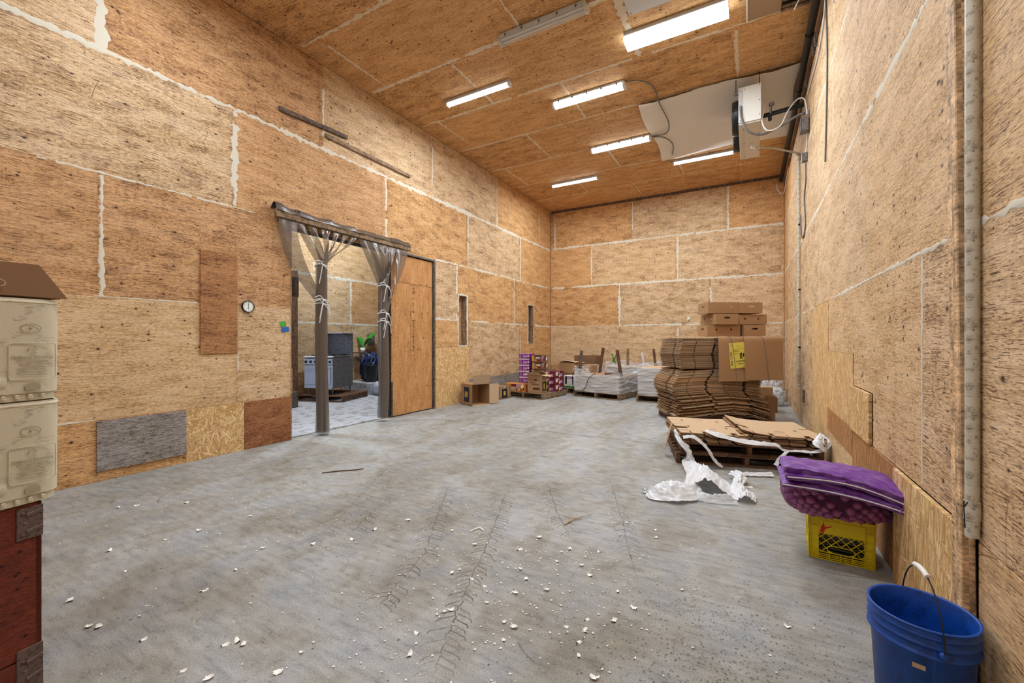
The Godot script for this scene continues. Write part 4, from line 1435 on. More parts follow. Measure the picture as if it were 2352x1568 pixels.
	st = new_st()
	lathe(st, [Vector2(0.0, 0.036), Vector2(0.06, 0.036), Vector2(0.085, 0.16), Vector2(0.075, 0.16), Vector2(0.0, 0.15)], 20)
	obj("pot", st, M.white, o)
	for s in [[0.9, 0.62, 0.42, 0.1], [-0.6, 0.42, 0.26, 0.07], [2.4, 0.3, 0.3, 0.08]]:
		st = new_st()
		var dir := Vector3(sin(s[0] + 2.2), 0, cos(s[0] + 2.2))
		sheet(st, 6, 14, func(u: float, v: float) -> Vector3:
			var wd: float = s[3] * sin(minf(v, 1.0) * PI) * (1.2 - 0.4 * v)
			return Vector3(0, 0.16, 0) + dir * s[1] * v + Vector3(0, s[2] * sin(v * 1.9), 0) + dir.cross(Vector3.UP) * (u - 0.5) * 2.0 * wd + Vector3(0, absf(u - 0.5) * wd * 0.5, 0), 0.002)
		obj("leaf", st, M.leaf, o)
	tag(block("wall_outlet_box", self, M.zinc, Vector3(0.05, 0.2, 0.12), T(XN + 0.026, 1.12, -7.15), 0.006), "grey outlet box on the next room's wall left of the range", "outlet")
	tag(block("dark_tile", self, M.steel_dull, Vector3(0.02, 0.3, 0.27), T(XN + 0.012, 1.42, -8.75), 0.003), "square dark board fixed above the plant in the next room", "board")
	tag(block("bench_ledge", self, M.pallet_brown, Vector3(0.3, 0.05, 1.0), T(XN + 0.16, 1.0, -9.0), 0.004), "brown ledge on the next room's wall behind the plant", "ledge")
	# leaf and post just inside the doorway, far left
	o = thing("stacked_door", "dark brown door leaf leaning inside the next room, left edge", "door", Vector3(-9.3, 0, -5.55), 1.2)
	block("door_panel", o, M.ply_brown, Vector3(0.9, 2.35, 0.05), T(0, 1.175, 0), 0.006)
	block("door_post", o, M.pallet_brown, Vector3(0.12, 3.0, 0.12), T(0.52, 1.5, -0.05), 0.006)
	block("door_rail", o, M.backing, Vector3(1.2, 0.45, 0.06), T(0, 2.62, -0.02), 0.006)
	pl = pallet("wooden pallet half hidden behind the left curtain bundle", Vector3(-8.6, 0, -5.05), 0.2, "pallet_grey", Vector2(0.9, 0.8), 0.34, 6)


# ---------------------------------------------------------------- cooling unit, pipes and cables

func build_cooler() -> void:
	# sagging white sheet fixed under the ceiling
	var o := thing("ceiling_sheet", "crumpled white plastic sheet fixed under the ceiling around the cooling unit", "sheet", Vector3(-0.53, H, -8.79))
	var no := FastNoiseLite.new()
	no.seed = 12
	no.frequency = 0.9
	for k in 2:
		var st := new_st()
		sheet(st, 40, 24, func(u: float, v: float) -> Vector3:
			var x := (u - 0.5) * 2.38
			var z := (v - 0.5) * 1.28 + (0.62 if k == 0 else -0.64)
			var e := sin(u * PI) * 0.4 + 0.25
			var dip := 0.028 + 0.05 * e * absf(no.get_noise_2d(x * 1.4, z * 1.1 + k * 7)) + 0.02 * sin(z * 5.0 + x) * sin(u * PI)
			if k == 1: dip += 0.07 * exp(-pow((v - 0.1) * 6.0, 2)) * (0.4 + 0.6 * sin(u * 6.0 + 1.0))
			if k == 0 and v > 0.9: dip += (v - 0.9) * 0.35 * (0.4 + 0.6 * sin(u * 9.0))
			return Vector3(x - 0.03 * sin(z * 3.0), -dip - (0.004 if k == 0 else 0.0), z), 0.002)
		obj("sheet_piece", st, M.sheet_white, o)
	o = thing("ceiling_panel", "small white panel on the ceiling behind the largest lit lamp", "panel", Vector3(-0.95, H, -4.85))
	block("panel_face", o, M.enamel, Vector3(0.78, 0.015, 1.18), T(0, -0.012, 0), 0.003)
	for s in [[-0.36, -0.55], [0.36, -0.55]]: block("screw", o, M.ink, Vector3(0.012, 0.004, 0.012), T(s[0], -0.021, s[1]), 0.001)
	o = thing("ceiling_hatch", "taupe ceiling hatch with a thin white edge near the right wall", "hatch", Vector3(0.16, H, -5.7))
	block("hatch_board", o, M.card_grey, Vector3(0.36, 0.02, 1.16), T(0, -0.014, 0), 0.003)
	block("edge_strip", o, M.white, Vector3(0.02, 0.03, 1.18), T(-0.19, -0.016, 0), 0.002)
	o = thing("ceiling_vent", "slatted opening in the ceiling beside the taupe hatch", "vent", Vector3(0.49, H, -5.75))
	block("dark_back", o, M.void, Vector3(0.28, 0.01, 1.0), T(0, -0.006, 0), 0.001)
	for k in 9: block("slat", o, M.batten_tan, Vector3(0.28, 0.02, 0.035), T(0, -0.02, -0.46 + k * 0.11, 0, 0.3), 0.002)
	block("vent_edge", o, M.batten_tan, Vector3(0.3, 0.03, 0.05), T(0, -0.018, -0.53), 0.003)

	# hanging cooling unit: its end panel faces the camera, its underside shows from below
	o = thing("cooling_unit", "white cooling unit hung from the ceiling beside the right wall", "cooler", Vector3(0.0, 4.77, -8.23))
	block("casing", o, M.enamel, Vector3(0.30, 0.56, 1.44), T(0, 0.28, 0), 0.006)
	var ep := block("end_panel", o, M.white, Vector3(0.305, 0.55, 0.02), T(0, 0.285, 0.73), 0.004)
	var lp := block("drain_pan", o, M.enamel_shade_tan, Vector3(0.305, 0.02, 1.45), T(0, -0.006, 0), 0.006)  # shade of the underside is put into the pan's colour
	block("seam_strip", lp, M.pvc, Vector3(0.014, 0.006, 1.44), T(-0.085, -0.012, 0), 0.001)
	block("seam_strip", ep, M.enamel, Vector3(0.05, 0.54, 0.006), T(-0.12, 0, 0.012), 0.001)
	for s in [[-0.13, 0.22], [-0.07, 0.23], [0.13, 0.25], [-0.13, -0.24], [0.13, -0.2], [0.13, 0.02], [-0.13, 0.0]]: block("screw", ep, M.ink, Vector3(0.012, 0.012, 0.006), T(s[0], s[1], 0.014), 0.002)
	for s in [[-0.085, 0.55], [-0.085, 0.0], [-0.085, -0.6], [0.135, 0.3], [0.135, -0.4]]: block("screw", lp, M.ink, Vector3(0.018, 0.008, 0.018), T(s[0], -0.014, s[1]), 0.003)
	for k in 2:
		var fan := Node3D.new()
		fan.name = "fan"
		o.add_child(fan, true)
		fan.transform = T(-0.15, 0.27, 0.34 - k * 0.68, 0, 0, PI * 0.5)
		var st := new_st()
		lathe(st, [Vector2(0.265, 0.0), Vector2(0.27, 0.03), Vector2(0.255, 0.10), Vector2(0.245, 0.10), Vector2(0.255, 0.03), Vector2(0.25, 0.0)], 36)
		obj("shroud", st, M.black_plastic, fan)
		st = new_st()
		for j in 7:
			var loop := []
			for i in 37: loop.append(Vector3(cos(TAU * i / 36.0) * (0.045 + j * 0.034), 0.105 - j * 0.002, sin(TAU * i / 36.0) * (0.045 + j * 0.034)))
			tube(st, loop, 0.003, 5)
		for j in 8: rod(st, Vector3.ZERO + Vector3(0, 0.11, 0), Vector3(cos(TAU * j / 8.0) * 0.245, 0.09, sin(TAU * j / 8.0) * 0.245), 0.004, 5)
		obj("guard", st, M.black_plastic, fan)
		st = new_st()
		for j in 5:
			var a := TAU * j / 5.0
			sheet(st, 4, 6, func(u: float, v: float) -> Vector3: return Vector3(cos(a + u * 0.9) * (0.05 + v * 0.17), 0.03 + u * 0.05, sin(a + u * 0.9) * (0.05 + v * 0.17)), 0.003)
		obj("blades", st, M.steel_dull, fan)
	for s in [[-0.19, 0.66], [0.13, 0.66], [-0.19, -0.66], [0.13, -0.66]]:
		obj("hanger_rod", tube_mesh([Vector3(s[0], 0.5, s[1]), Vector3(s[0], 0.775, s[1])], 0.006, 6), M.black_pipe, o)
		block("hanger_lug", o, M.zinc, Vector3(0.07, 0.03, 0.03), T(s[0] * 0.96, 0.5, s[1] + 0.02), 0.004)
	obj("drain_elbow", tube_mesh(path([Vector3(0.03, -0.01, -0.10), Vector3(0.03, -0.05, -0.10), Vector3(0.04, -0.075, -0.10), Vector3(0.08, -0.08, -0.10)]), 0.022, 12), M.white, o)
	obj("cable_gland", tube_mesh([Vector3(-0.12, 0.26, 0.755), Vector3(-0.12, 0.20, 0.755)], 0.02, 10), M.zinc, o)

	# pipes and hoses between the unit and the right wall
	tag(obj("power_hose", tube_mesh(path([Vector3(-0.12, 4.97, -7.465), Vector3(-0.105, 4.82, -7.44), Vector3(-0.03, 4.62, -7.44), Vector3(0.16, 4.54, -7.5), Vector3(0.40, 4.63, -7.56), Vector3(0.62, 4.71, -7.50), Vector3(0.69, 4.70, -7.46)], 10), 0.017, 10), M.cord_grey), "thick grey hose sagging from the cooling unit to the grey box", "hose")
	tag(obj("sensor_cable", tube_mesh(path([Vector3(0.20, 5.02, -7.62), Vector3(0.18, 4.90, -7.58), Vector3(0.165, 4.72, -7.5), Vector3(0.24, 4.57, -7.48), Vector3(0.40, 4.62, -7.52), Vector3(0.50, 4.85, -7.6), Vector3(0.62, 5.02, -7.66), Vector3(0.71, 4.98, -7.62), Vector3(0.735, 4.7, -7.52)], 10), 0.010, 8), M.cord_white), "thin pale cable looping beside the cooling unit", "cable")
	o = thing("suction_pipe", "dark horizontal refrigerant pipe with a valve right of the cooling unit", "pipe", Vector3(0.155, 4.90, -7.72))
	obj("pipe_run", tube_mesh([Vector3.ZERO, Vector3(0.56, 0.04, 0)], 0.022, 12), M.black_pipe, o)
	obj("pipe_run", tube_mesh([Vector3(0.04, 0.06, -0.05), Vector3(0.56, 0.10, -0.05)], 0.012, 10), M.black_pipe, o)
	block("valve_body", o, M.zinc, Vector3(0.07, 0.06, 0.05), T(0.14, 0.16, 0.02, 0, 0, 0.3), 0.012)
	obj("valve_stem", tube_mesh([Vector3(0.13, 0.02, 0.02), Vector3(0.13, 0.14, 0.02)], 0.016, 10), M.zinc, o)
	block("valve_cap", o, M.black_plastic, Vector3(0.05, 0.07, 0.05), T(0.12, -0.05, 0.01), 0.008)
	block("coupling", o, M.black_plastic, Vector3(0.10, 0.05, 0.05), T(0.50, 0.05, 0.02), 0.012)
	tag(obj("drain_pipe", tube_mesh([Vector3(0.09, 4.69, -8.33), Vector3(0.34, 4.66, -8.42), Vector3(0.715, 4.56, -8.60)], 0.016, 10), M.pvc), "slender pale drain pipe from the cooling unit to the right wall", "pipe")


func build_services() -> void:
	var r := XR
	# black pipe along the top of the right wall
	var o := thing("black_pipe", "long black insulated pipe in the corner of ceiling and right wall", "pipe", Vector3(0.68, 5.38, -9.2))
	obj("pipe_run", tube_mesh([Vector3(0.0, 0.02, 3.4), Vector3(0, 0.0, 1.0), Vector3(0.005, 0.01, -1.6), Vector3(-0.005, 0.0, -3.25)], 0.042, 14), M.black_pipe, o)
	for z in [2.45, 1.05, -1.3]: obj("pipe_band", tube_mesh([Vector3(0, 0, z), Vector3(0, 0, z + 0.06)], 0.05, 14), M.black_pipe, o)
	for z in [2.55, 2.35, 1.55, -1.3, -2.9]:
		block("strut_bracket", o, M.zinc, Vector3(0.03, 0.16, 0.06), T(r - 0.68 - 0.016, -0.12, z), 0.004)
	o = thing("pipe_bundle", "black wrapped bundle with zip ties at the near end of the black pipe", "bundle", Vector3(0.63, 5.40, -5.62))
	var st := new_st()
	lump(st, T(0, 0.02, 0), Vector3(0.2, 0.26, 0.32), 8, 0.25, 0.7)
	obj("wrapping", st, M.black_plastic, o)
	obj("zip_tie", tube_mesh(path([Vector3(-0.06, -0.03, -0.05), Vector3(-0.12, -0.09, -0.16), Vector3(-0.18, -0.16, -0.28)]), 0.006, 6), M.cord_white, o)
	obj("zip_tie", tube_mesh(path([Vector3(-0.05, 0.03, 0.05), Vector3(-0.13, 0.03, 0.05), Vector3(-0.16, 0.08, 0.02)]), 0.006, 6), M.cord_white, o)
	for k in 2:
		tag(obj("wall_cable", tube_mesh(path([Vector3(r - 0.012, 5.30 - k * 0.05, -5.8), Vector3(r - 0.012, 5.27 - k * 0.06, -7.5), Vector3(r - 0.012, 5.26 - k * 0.06, -9.4), Vector3(r - 0.012, 5.25 - k * 0.07, -12.3)], 6), 0.011, 8), M.pallet_brown), ["upper", "lower"][k] + " brown cable of the pair that follows the black pipe", "cable")
	tag(obj("wall_cable", tube_mesh(path([Vector3(r - 0.01, 5.40, -5.82), Vector3(r - 0.01, 5.20, -5.86), Vector3(r - 0.014, 4.56, -5.74), Vector3(r - 0.012, 3.97, -5.80), Vector3(r - 0.016, 3.40, -5.86)], 8), 0.009, 8), M.cord_grey), "dark cable hanging straight down the right wall, free end at mid height", "cable")
	tag(obj("wall_cable", tube_mesh(path([Vector3(r - 0.01, 5.42, -5.80), Vector3(r - 0.012, 5.12, -5.98), Vector3(r - 0.012, 4.96, -6.45), Vector3(r - 0.012, 5.0, -7.2), Vector3(r - 0.012, 5.02, -7.55)], 8), 0.009, 8), M.cord_white), "pale cable slanting down the right wall to the cooling unit's pipes", "cable")
	tag(obj("wall_cable", tube_mesh(path([Vector3(r - 0.012, 5.2, -10.7), Vector3(r - 0.012, 5.15, -11.6), Vector3(r - 0.03, 5.0, -12.25), Vector3(0.62, 5.1, -12.4), Vector3(0.58, 5.3, -12.42)], 8), 0.010, 8), M.cord_white), "pale cable hooked under the far end of the black pipe", "cable")
	# grey boxes and the white conduit
	o = thing("junction_box", "larger grey junction box below the dark refrigerant pipe", "box", Vector3(r, 4.52, -7.46))
	block("box_body", o, M.zinc, Vector3(0.09, 0.19, 0.15), T(-0.06, 0, 0), 0.006)
	block("box_lid", o, M.zinc, Vector3(0.01, 0.20, 0.16), T(-0.11, 0, 0), 0.003)
	block("mount_plate", o, M.steel_dull, Vector3(0.014, 0.30, 0.1), T(-0.007, 0.05, 0), 0.002)
	o = thing("switch_box", "smaller grey switch box above the looping cable on the right wall", "box", Vector3(r, 4.15, -7.72))
	block("box_body", o, M.steel_dull, Vector3(0.06, 0.13, 0.09), T(-0.031, 0, 0), 0.006)
	block("cover", o, M.zinc, Vector3(0.008, 0.14, 0.10), T(-0.065, 0, 0), 0.002)
	tag(obj("wall_cable", tube_mesh(path([Vector3(r - 0.02, 4.07, -7.74), Vector3(r - 0.012, 3.83, -7.80), Vector3(r - 0.012, 3.6, -8.0), Vector3(r - 0.012, 3.2, -7.85), Vector3(r - 0.012, 3.05, -8.05), Vector3(r - 0.012, 3.12, -8.42), Vector3(r - 0.012, 3.5, -8.56)], 8), 0.009, 8), M.cord_grey), "grey cable looping below the smaller switch box", "cable")
	tag(obj("wall_cable", tube_mesh(path([Vector3(r - 0.02, 4.44, -7.5), Vector3(r - 0.012, 4.35, -7.62), Vector3(r - 0.02, 4.22, -7.70)], 6), 0.009, 8), M.cord_white), "short pale cable between the two grey boxes", "cable")
	o = thing("white_conduit", "slim white vertical conduit running down the right wall", "conduit", Vector3(r - 0.026, 0.66, -8.66))
	obj("pipe_run", tube_mesh([Vector3(0, 0.0, 0), Vector3(0, 3.85, 0)], 0.019, 12), M.pvc, o)
	obj("elbow", tube_mesh(path([Vector3(0, 3.80, 0), Vector3(0, 3.88, 0.0), Vector3(-0.03, 3.90, 0.04)]), 0.026, 12), M.pvc, o)
	obj("foot_elbow", tube_mesh(path([Vector3(0, 0.03, 0), Vector3(0, -0.015, 0.0), Vector3(0.0, -0.03, 0.06)]), 0.026, 12), M.pvc, o)
	for y in [0.62, 1.6, 2.7]: block("pipe_clip", o, M.black_plastic, Vector3(0.04, 0.025, 0.06), T(0.006, y, 0.012), 0.004)
	tag(block("wall_peg", self, M.batten_grey, Vector3(0.03, 0.20, 0.04), T(r - 0.016, 0.52, -8.05), 0.004), "short dark wooden peg low on the right wall beside the conduit", "peg")
	tag(obj("white_hook", tube_mesh([Vector3(r - 0.01, 4.86, -5.2), Vector3(r - 0.03, 4.84, -5.2), Vector3(r - 0.03, 4.74, -5.21)], 0.01, 8), M.white), "small white hook high on the right wall", "hook")
	# big pipe beside the post
	o = thing("standpipe", "thick stained white pipe standing in front of the fir post", "pipe", Vector3(r - 0.024, 0.66, -2.238))
	obj("pipe_run", tube_mesh([Vector3(0, 0.13, 0), Vector3(0, H - 0.64, 0)], 0.0205, 20), M.pvc, o)
	obj("coupling", tube_mesh([Vector3(0, 0.065, 0), Vector3(0, 0.07, 0), Vector3(0, 0.13, 0), Vector3(0, 0.135, 0)], 0.0235, 20), M.pvc, o)
	obj("pipe_end", tube_mesh([Vector3(0, 0.0, 0), Vector3(0, 0.07, 0)], 0.0205, 20), M.pvc, o)
	st = new_st()
	tube(st, path([Vector3(-0.0235, 0.135, 0.004), Vector3(-0.024, 0.11, 0.003), Vector3(-0.0238, 0.07, 0.006), Vector3(-0.0212, 0.03, 0.003)]), 0.0018, 5)
	tube(st, path([Vector3(-0.02, 0.132, -0.013), Vector3(-0.0238, 0.112, 0.003), Vector3(-0.018, 0.132, 0.016)]), 0.0018, 5)
	obj("tar_streak", st, M.ink, o)
	# lamp wires on the ceiling
	var y := H - 0.045
	tag(obj("lamp_wire", tube_mesh(path([Vector3(-1.72, y, -6.75), Vector3(-1.52, y, -6.82), Vector3(-1.36, y, -7.1), Vector3(-1.36, y - 0.02, -7.6), Vector3(-1.32, y - 0.04, -8.3), Vector3(-1.42, y - 0.04, -8.72), Vector3(-1.72, y, -8.82)], 8), 0.010, 8), M.cord_grey), "grey wire looping between two sealed lamps across the white sheet", "wire")
	tag(obj("lamp_wire", tube_mesh(path([Vector3(-1.70, y, -8.86), Vector3(-1.50, y - 0.03, -8.92), Vector3(-1.40, y - 0.03, -9.3), Vector3(-1.48, y - 0.03, -9.8), Vector3(-1.64, y, -10.1), Vector3(-1.55, y, -10.36)], 8), 0.010, 8), M.cord_grey), "grey wire looping at the far corner of the white sheet", "wire")
	tag(obj("lamp_wire", tube_mesh(path([Vector3(-1.72, y, -4.96), Vector3(-1.55, y, -4.94), Vector3(-1.4, y, -4.7), Vector3(-1.36, y, -4.2)], 8), 0.008, 8), M.cord_white), "pale wire leaving the right end of the unlit lamp", "wire")


# ---------------------------------------------------------------- cartons and film

func open_carton(label: String, at: Vector3, turn: float, s: Vector3, mat: String, flaps: Array, called := "open_carton", category := "carton", group := "") -> Node3D:
	# a carton without a lid; flaps = opening angles of the front, right, back and left flap (0 lies out flat, PI/2 stands up), or null
	var o := thing(called, label, category, at, turn, group)
	var m: Material = M[mat]
	var t := 0.006
	block("base", o, m, Vector3(s.x, t, s.z), T(0, t * 0.5, 0), 0.001)
	for k in 4:
		var wide := s.x if k % 2 == 0 else s.z
		var off := (s.z if k % 2 == 0 else s.x) * 0.5 - t * 0.5
		var f := T(0, 0, 0, [0.0, PI * 0.5, PI, -PI * 0.5][k]) * T(0, s.y * 0.5, off)
		block("side_panel", o, m, Vector3(wide, s.y, t), f, 0.002)
		if k < flaps.size() and flaps[k] != null:
			var fl := minf(s.x, s.z) * 0.5
			var g := T(0, 0, 0, [0.0, PI * 0.5, PI, -PI * 0.5][k]) * T(0, s.y, off) * T(0, 0, 0, 0, -flaps[k])
			block("flap", o, M.card_pale if mat == "card" else m, Vector3(wide - 0.02, t, fl), g * T(0, 0, fl * 0.5), 0.002)
	return o


func carton(label: String, at: Vector3, turn: float, s: Vector3, mat: String, group := "", called := "carton") -> Node3D:
	# a closed carton: body, a seam of tape and the cut line of its lid flaps
	var o := thing(called, label, "carton", at, turn, group)
	block("body", o, M[mat], s, T(0, s.y * 0.5, 0), 0.006)
	block("tape", o, M.card_pale, Vector3(s.x + 0.003, 0.001, 0.05), T(0, s.y + 0.0006, 0), 0.0003)
	block("tape", o, M.card_pale, Vector3(0.001, 0.07, 0.05), T(s.x * 0.5 + 0.0008, s.y - 0.035, 0), 0.0003)
	return o


func flat_prints(o: Node3D, face: Transform3D, list: Array, called := "print") -> void:
	# flat print on a face: [material, x, y, width, height]
	var n := 0
	for p in list:
		n += 1
		block(called, o, M[p[0]], Vector3(p[3], p[4], 0.0012), face * T(p[1], p[2], 0.0004 + n * 0.00025), 0.0003)


func film_wrap(o: Node3D, s: Vector3, y0: float, seed_: int, mat := "film", called := "stretch_film", peak: Variant = null, rough := 0.02) -> void:
	# stretch film round a load: a wrinkled skin over the four sides
	var no := FastNoiseLite.new()
	no.seed = seed_
	no.frequency = 1.0
	no.fractal_octaves = 3
	var st := new_st()
	var per := 2.0 * (s.x + s.z)
	sheet(st, 96, 26, func(u: float, v: float) -> Vector3:
		var d := u * per
		var p: Vector2
		var n: Vector2
		var hx := s.x * 0.5
		var hz := s.z * 0.5
		if d < s.x:
			p = Vector2(-hx + d, hz)
			n = Vector2(0, 1)
		elif d < s.x + s.z:
			p = Vector2(hx, hz - (d - s.x))
			n = Vector2(1, 0)
		elif d < 2.0 * s.x + s.z:
			p = Vector2(hx - (d - s.x - s.z), -hz)
			n = Vector2(0, -1)
		else:
			p = Vector2(-hx, -hz + (d - 2.0 * s.x - s.z))
			n = Vector2(-1, 0)
		var h := s.y
		if peak != null: h = peak.call(p.x / hx, p.y / hz)
		var y := y0 + v * h
		var fold := absf(no.get_noise_2d(d * 1.2 + y * 2.2, y * 11.0)) * rough * 2.2 + 0.005
		return Vector3(p.x + n.x * fold, y + 0.01 * no.get_noise_2d(d * 6.0, 40.0) * v, p.y + n.y * fold))
	obj(called, st, M[mat], o)


func crumpled_film(called: String, label: String, pts: Array, widths: Array, seed_: int, amp := 0.03, mat := "film_dense", parent: Node = null) -> void:
	# a gathered rope or apron of film along the points, ridged lengthwise
	var curve := path(pts, 10)
	var no := FastNoiseLite.new()
	no.seed = seed_
	no.frequency = 1.0
	no.fractal_octaves = 3
	var st := new_st()
	var n := curve.size()
	sheet(st, 30, n - 1, func(u: float, v: float) -> Vector3:
		var i := mini(int(v * (n - 1) + 0.5), n - 1)
		var t := (curve[mini(i + 1, n - 1)] - curve[maxi(i - 1, 0)]).normalized()
		var side := t.cross(Vector3.UP).normalized()
		if side.length() < 0.1: side = Vector3.RIGHT
		var up := side.cross(t).normalized()
		var k := v * (widths.size() - 1)
		var w: float = lerpf(widths[int(k)], widths[mini(int(k) + 1, widths.size() - 1)], k - int(k))
		var e := (u - 0.5) * 2.0
		var dome := (1.0 - e * e) * w * 0.30
		var r := absf(no.get_noise_2d(u * 9.0 * (0.3 + w * 2.0) + seed_, v * 5.0)) * amp * 2.5 + absf(no.get_noise_2d(u * 24.0, v * 9.0)) * amp
		return curve[i] + side * (e * w * 0.5 + no.get_noise_2d(u * 3.0, v * 7.0) * amp * 0.6) + up * (dome + r) * (1.0 - 0.6 * absf(e)))
	var o := obj(called, st, M[mat], parent if parent else self)
	if label: tag(o, label, "plastic film")


# ---------------------------------------------------------------- goods by the left wall and the far wall

func build_left_goods() -> void:
	# carton lying open on its side
	var o := open_carton("brown carton on its side with a dark blue print, open towards the room", Vector3(-5.13, 0.225, -7.68), -0.37, Vector3(0.46, 0.42, 0.45), "card", [0.5, 0.2, 0.35, null])
	o.rotation = Vector3(0, -0.37, 0)
	o.transform = T(-5.02, 0.232, -7.60, -0.37 + PI * 0.5) * T(0, 0, -0.44, 0, PI * 0.5)
	flat_prints(o, T(-0.231, 0.2, 0, -PI * 0.5), [["navy", 0.0, 0.0, 0.32, 0.22], ["gold", 0.0, 0.0, 0.12, 0.11], ["navy", 0.03, 0.02, 0.03, 0.02], ["navy", -0.03, -0.02, 0.02, 0.03], ["white_print", 0.0, -0.1, 0.3, 0.006]])
	o = carton("closed brown carton with dark print between the open carton and the first pallet", Vector3(-5.28, 0, -8.72), -0.1, Vector3(0.38, 0.30, 0.52), "card_dark")
	flat_prints(o, T(-0.02, 0.15, 0.261), [["ink_brown", -0.05, 0.09, 0.2, 0.016], ["ink_brown", 0.0, 0.05, 0.3, 0.012], ["ink_brown", 0.02, 0.01, 0.3, 0.012], ["ink_brown", 0.0, -0.04, 0.26, 0.02]])
	flat_prints(o, T(0.191, 0.14, 0, PI * 0.5), [["card_pale", 0, 0.02, 0.3, 0.2], ["ink", 0, 0.0, 0.24, 0.22], ["gold", 0, 0, 0.08, 0.1]])
	# first pallet
	var turn := -0.12
	var c := Vector3(-4.72, 0, -9.62)
	pallet("wooden pallet carrying the purple cartons by the left wall", c, turn, "pallet_wood", Vector2(1.14, 1.15))
	var on := func(x: float, z: float, y := 0.14) -> Vector3: return c + Basis(Vector3.UP, turn) * Vector3(x, y, z)
	for k in 6:
		o = thing("purple_carton", ["lowest", "second", "third", "fourth", "fifth", "topmost"][k] + " purple and orange carton of the stack of six on the first pallet", "carton", on.call(-0.27, -0.02, 0.14 + k * 0.152), turn + 0.22, "purple cartons stacked six high")
		block("body", o, M.purple, Vector3(0.27, 0.15, 0.40), T(0, 0.075, 0), 0.005)
		flat_prints(o, T(0, 0.075, 0.2), [["white_print", 0.0, -0.055, 0.26, 0.026], ["lilac", -0.02, 0.035, 0.012, 0.075], ["lilac", 0.05, 0.03, 0.11, 0.03], ["white_print", 0.03, 0.0, 0.13, 0.012], ["lilac", -0.09, 0.02, 0.02, 0.10], ["maroon", 0.09, -0.015, 0.05, 0.03], ["white_print", 0.115, 0.03, 0.02, 0.05]])
		flat_prints(o, T(-0.135, 0.075, 0, -PI * 0.5), [["orange", 0, 0, 0.38, 0.14], ["brick_red", -0.03, 0.02, 0.28, 0.08], ["white_print", 0.0, -0.045, 0.3, 0.025], ["orange", 0.05, 0.02, 0.03, 0.06]])
		flat_prints(o, T(0, 0.15, 0, 0, -PI * 0.5), [["lilac", 0, 0, 0.2, 0.3]])
	for k in 5:
		o = open_carton(["lowest", "second", "third", "fourth", "topmost"][k] + " open yellow and brown produce carton right of the purple stack", on.call(0.06 + 0.01 * (k % 2), -0.12, 0.14 + k * 0.18), turn + 0.15 - 0.03 * (k % 3), Vector3(0.27, 0.165, 0.40), "card_dark", [], "produce_carton", "carton", "produce cartons stacked beside the purple ones")
		flat_prints(o, T(0, 0.08, 0.2), [["gold", -0.11, 0, 0.05, 0.15], ["white_print", 0.03, 0.02, 0.1, 0.03], ["maroon", 0.04, -0.04, 0.14, 0.04], ["orange", -0.03, -0.045, 0.06, 0.04], ["ink", 0.03, 0.065, 0.19, 0.025]])
		flat_prints(o, T(0.135, 0.08, 0, PI * 0.5), [["white_print", 0.1, 0.0, 0.08, 0.1], ["maroon", -0.05, -0.02, 0.12, 0.06], ["ink", 0.02, 0.04, 0.1, 0.04], ["lilac", -0.14, 0.02, 0.06, 0.08]])
	o = thing("mushroom_carton", "low long produce carton with a white name label at the front of the first pallet", "carton", on.call(-0.26, 0.40), turn)
	block("body", o, M.orange, Vector3(0.60, 0.19, 0.30), T(0, 0.095, 0), 0.006)
	flat_prints(o, T(0, 0.095, 0.15), [["gold", -0.24, 0.02, 0.1, 0.14], ["maroon", 0.0, 0.06, 0.2, 0.06], ["white_print", -0.09, -0.03, 0.23, 0.055], ["lilac", 0.1, 0.05, 0.1, 0.07], ["white_print", 0.23, 0.04, 0.07, 0.08], ["card_pale", 0.13, -0.04, 0.07, 0.06], ["ink", 0.07, -0.04, 0.03, 0.035], ["brick_red", 0.2, -0.05, 0.06, 0.05], ["ink", 0.27, -0.02, 0.03, 0.06]])
	lettering("label_text", o, "Mushrooms", 0.032, M.ink, T(-0.09, 0.065, 0.1522), 0.0004)
	# open brown carton with flaps out
	o = open_carton("open brown carton with flaps spread, front right of the first pallet", on.call(0.28, 0.36), turn + 0.12, Vector3(0.37, 0.43, 0.30), "card", [0.45, -0.15, 2.55, 0.0])
	flat_prints(o, T(0, 0.2, 0.15), [["ink_brown", -0.08, 0.1, 0.08, 0.014], ["ink", 0.03, 0.11, 0.075, 0.03], ["ink_brown", 0.13, 0.1, 0.02, 0.02], ["ink_brown", -0.05, 0.04, 0.15, 0.014], ["ink_brown", 0.03, 0.0, 0.2, 0.014], ["ink_brown", 0.05, -0.1, 0.18, 0.05]])
	flat_prints(o, T(0.185, 0.18, 0, PI * 0.5), [["card_pale", 0, 0.09, 0.2, 0.05], ["ink", 0, -0.02, 0.2, 0.22], ["green", 0, -0.02, 0.12, 0.16], ["gold", 0, -0.02, 0.06, 0.12]])
	for k in 3:
		o = thing("produce_carton", ["bottom", "middle", "top"][k] + " red and white produce carton behind the open carton with flaps", "carton", on.call(0.40, -0.22, 0.14 + k * 0.165), turn - 0.05, "red and white cartons at the back of the first pallet")
		block("body", o, M.maroon, Vector3(0.32, 0.16, 0.42), T(0, 0.08, 0), 0.005)
		for sd in [[T(0, 0.08, 0.21), 0.9], [T(0.16, 0.08, 0, PI * 0.5), 1.2]]:
			flat_prints(o, sd[0], [["white_print", -0.09 * sd[1], 0.02, 0.08, 0.09], ["lilac", 0.08 * sd[1], -0.02, 0.1, 0.07], ["white_print", 0.02, -0.04, 0.06, 0.05], ["orange", 0.0, 0.0, 0.025, 0.155], ["lilac", -0.02, 0.05, 0.05, 0.04]])


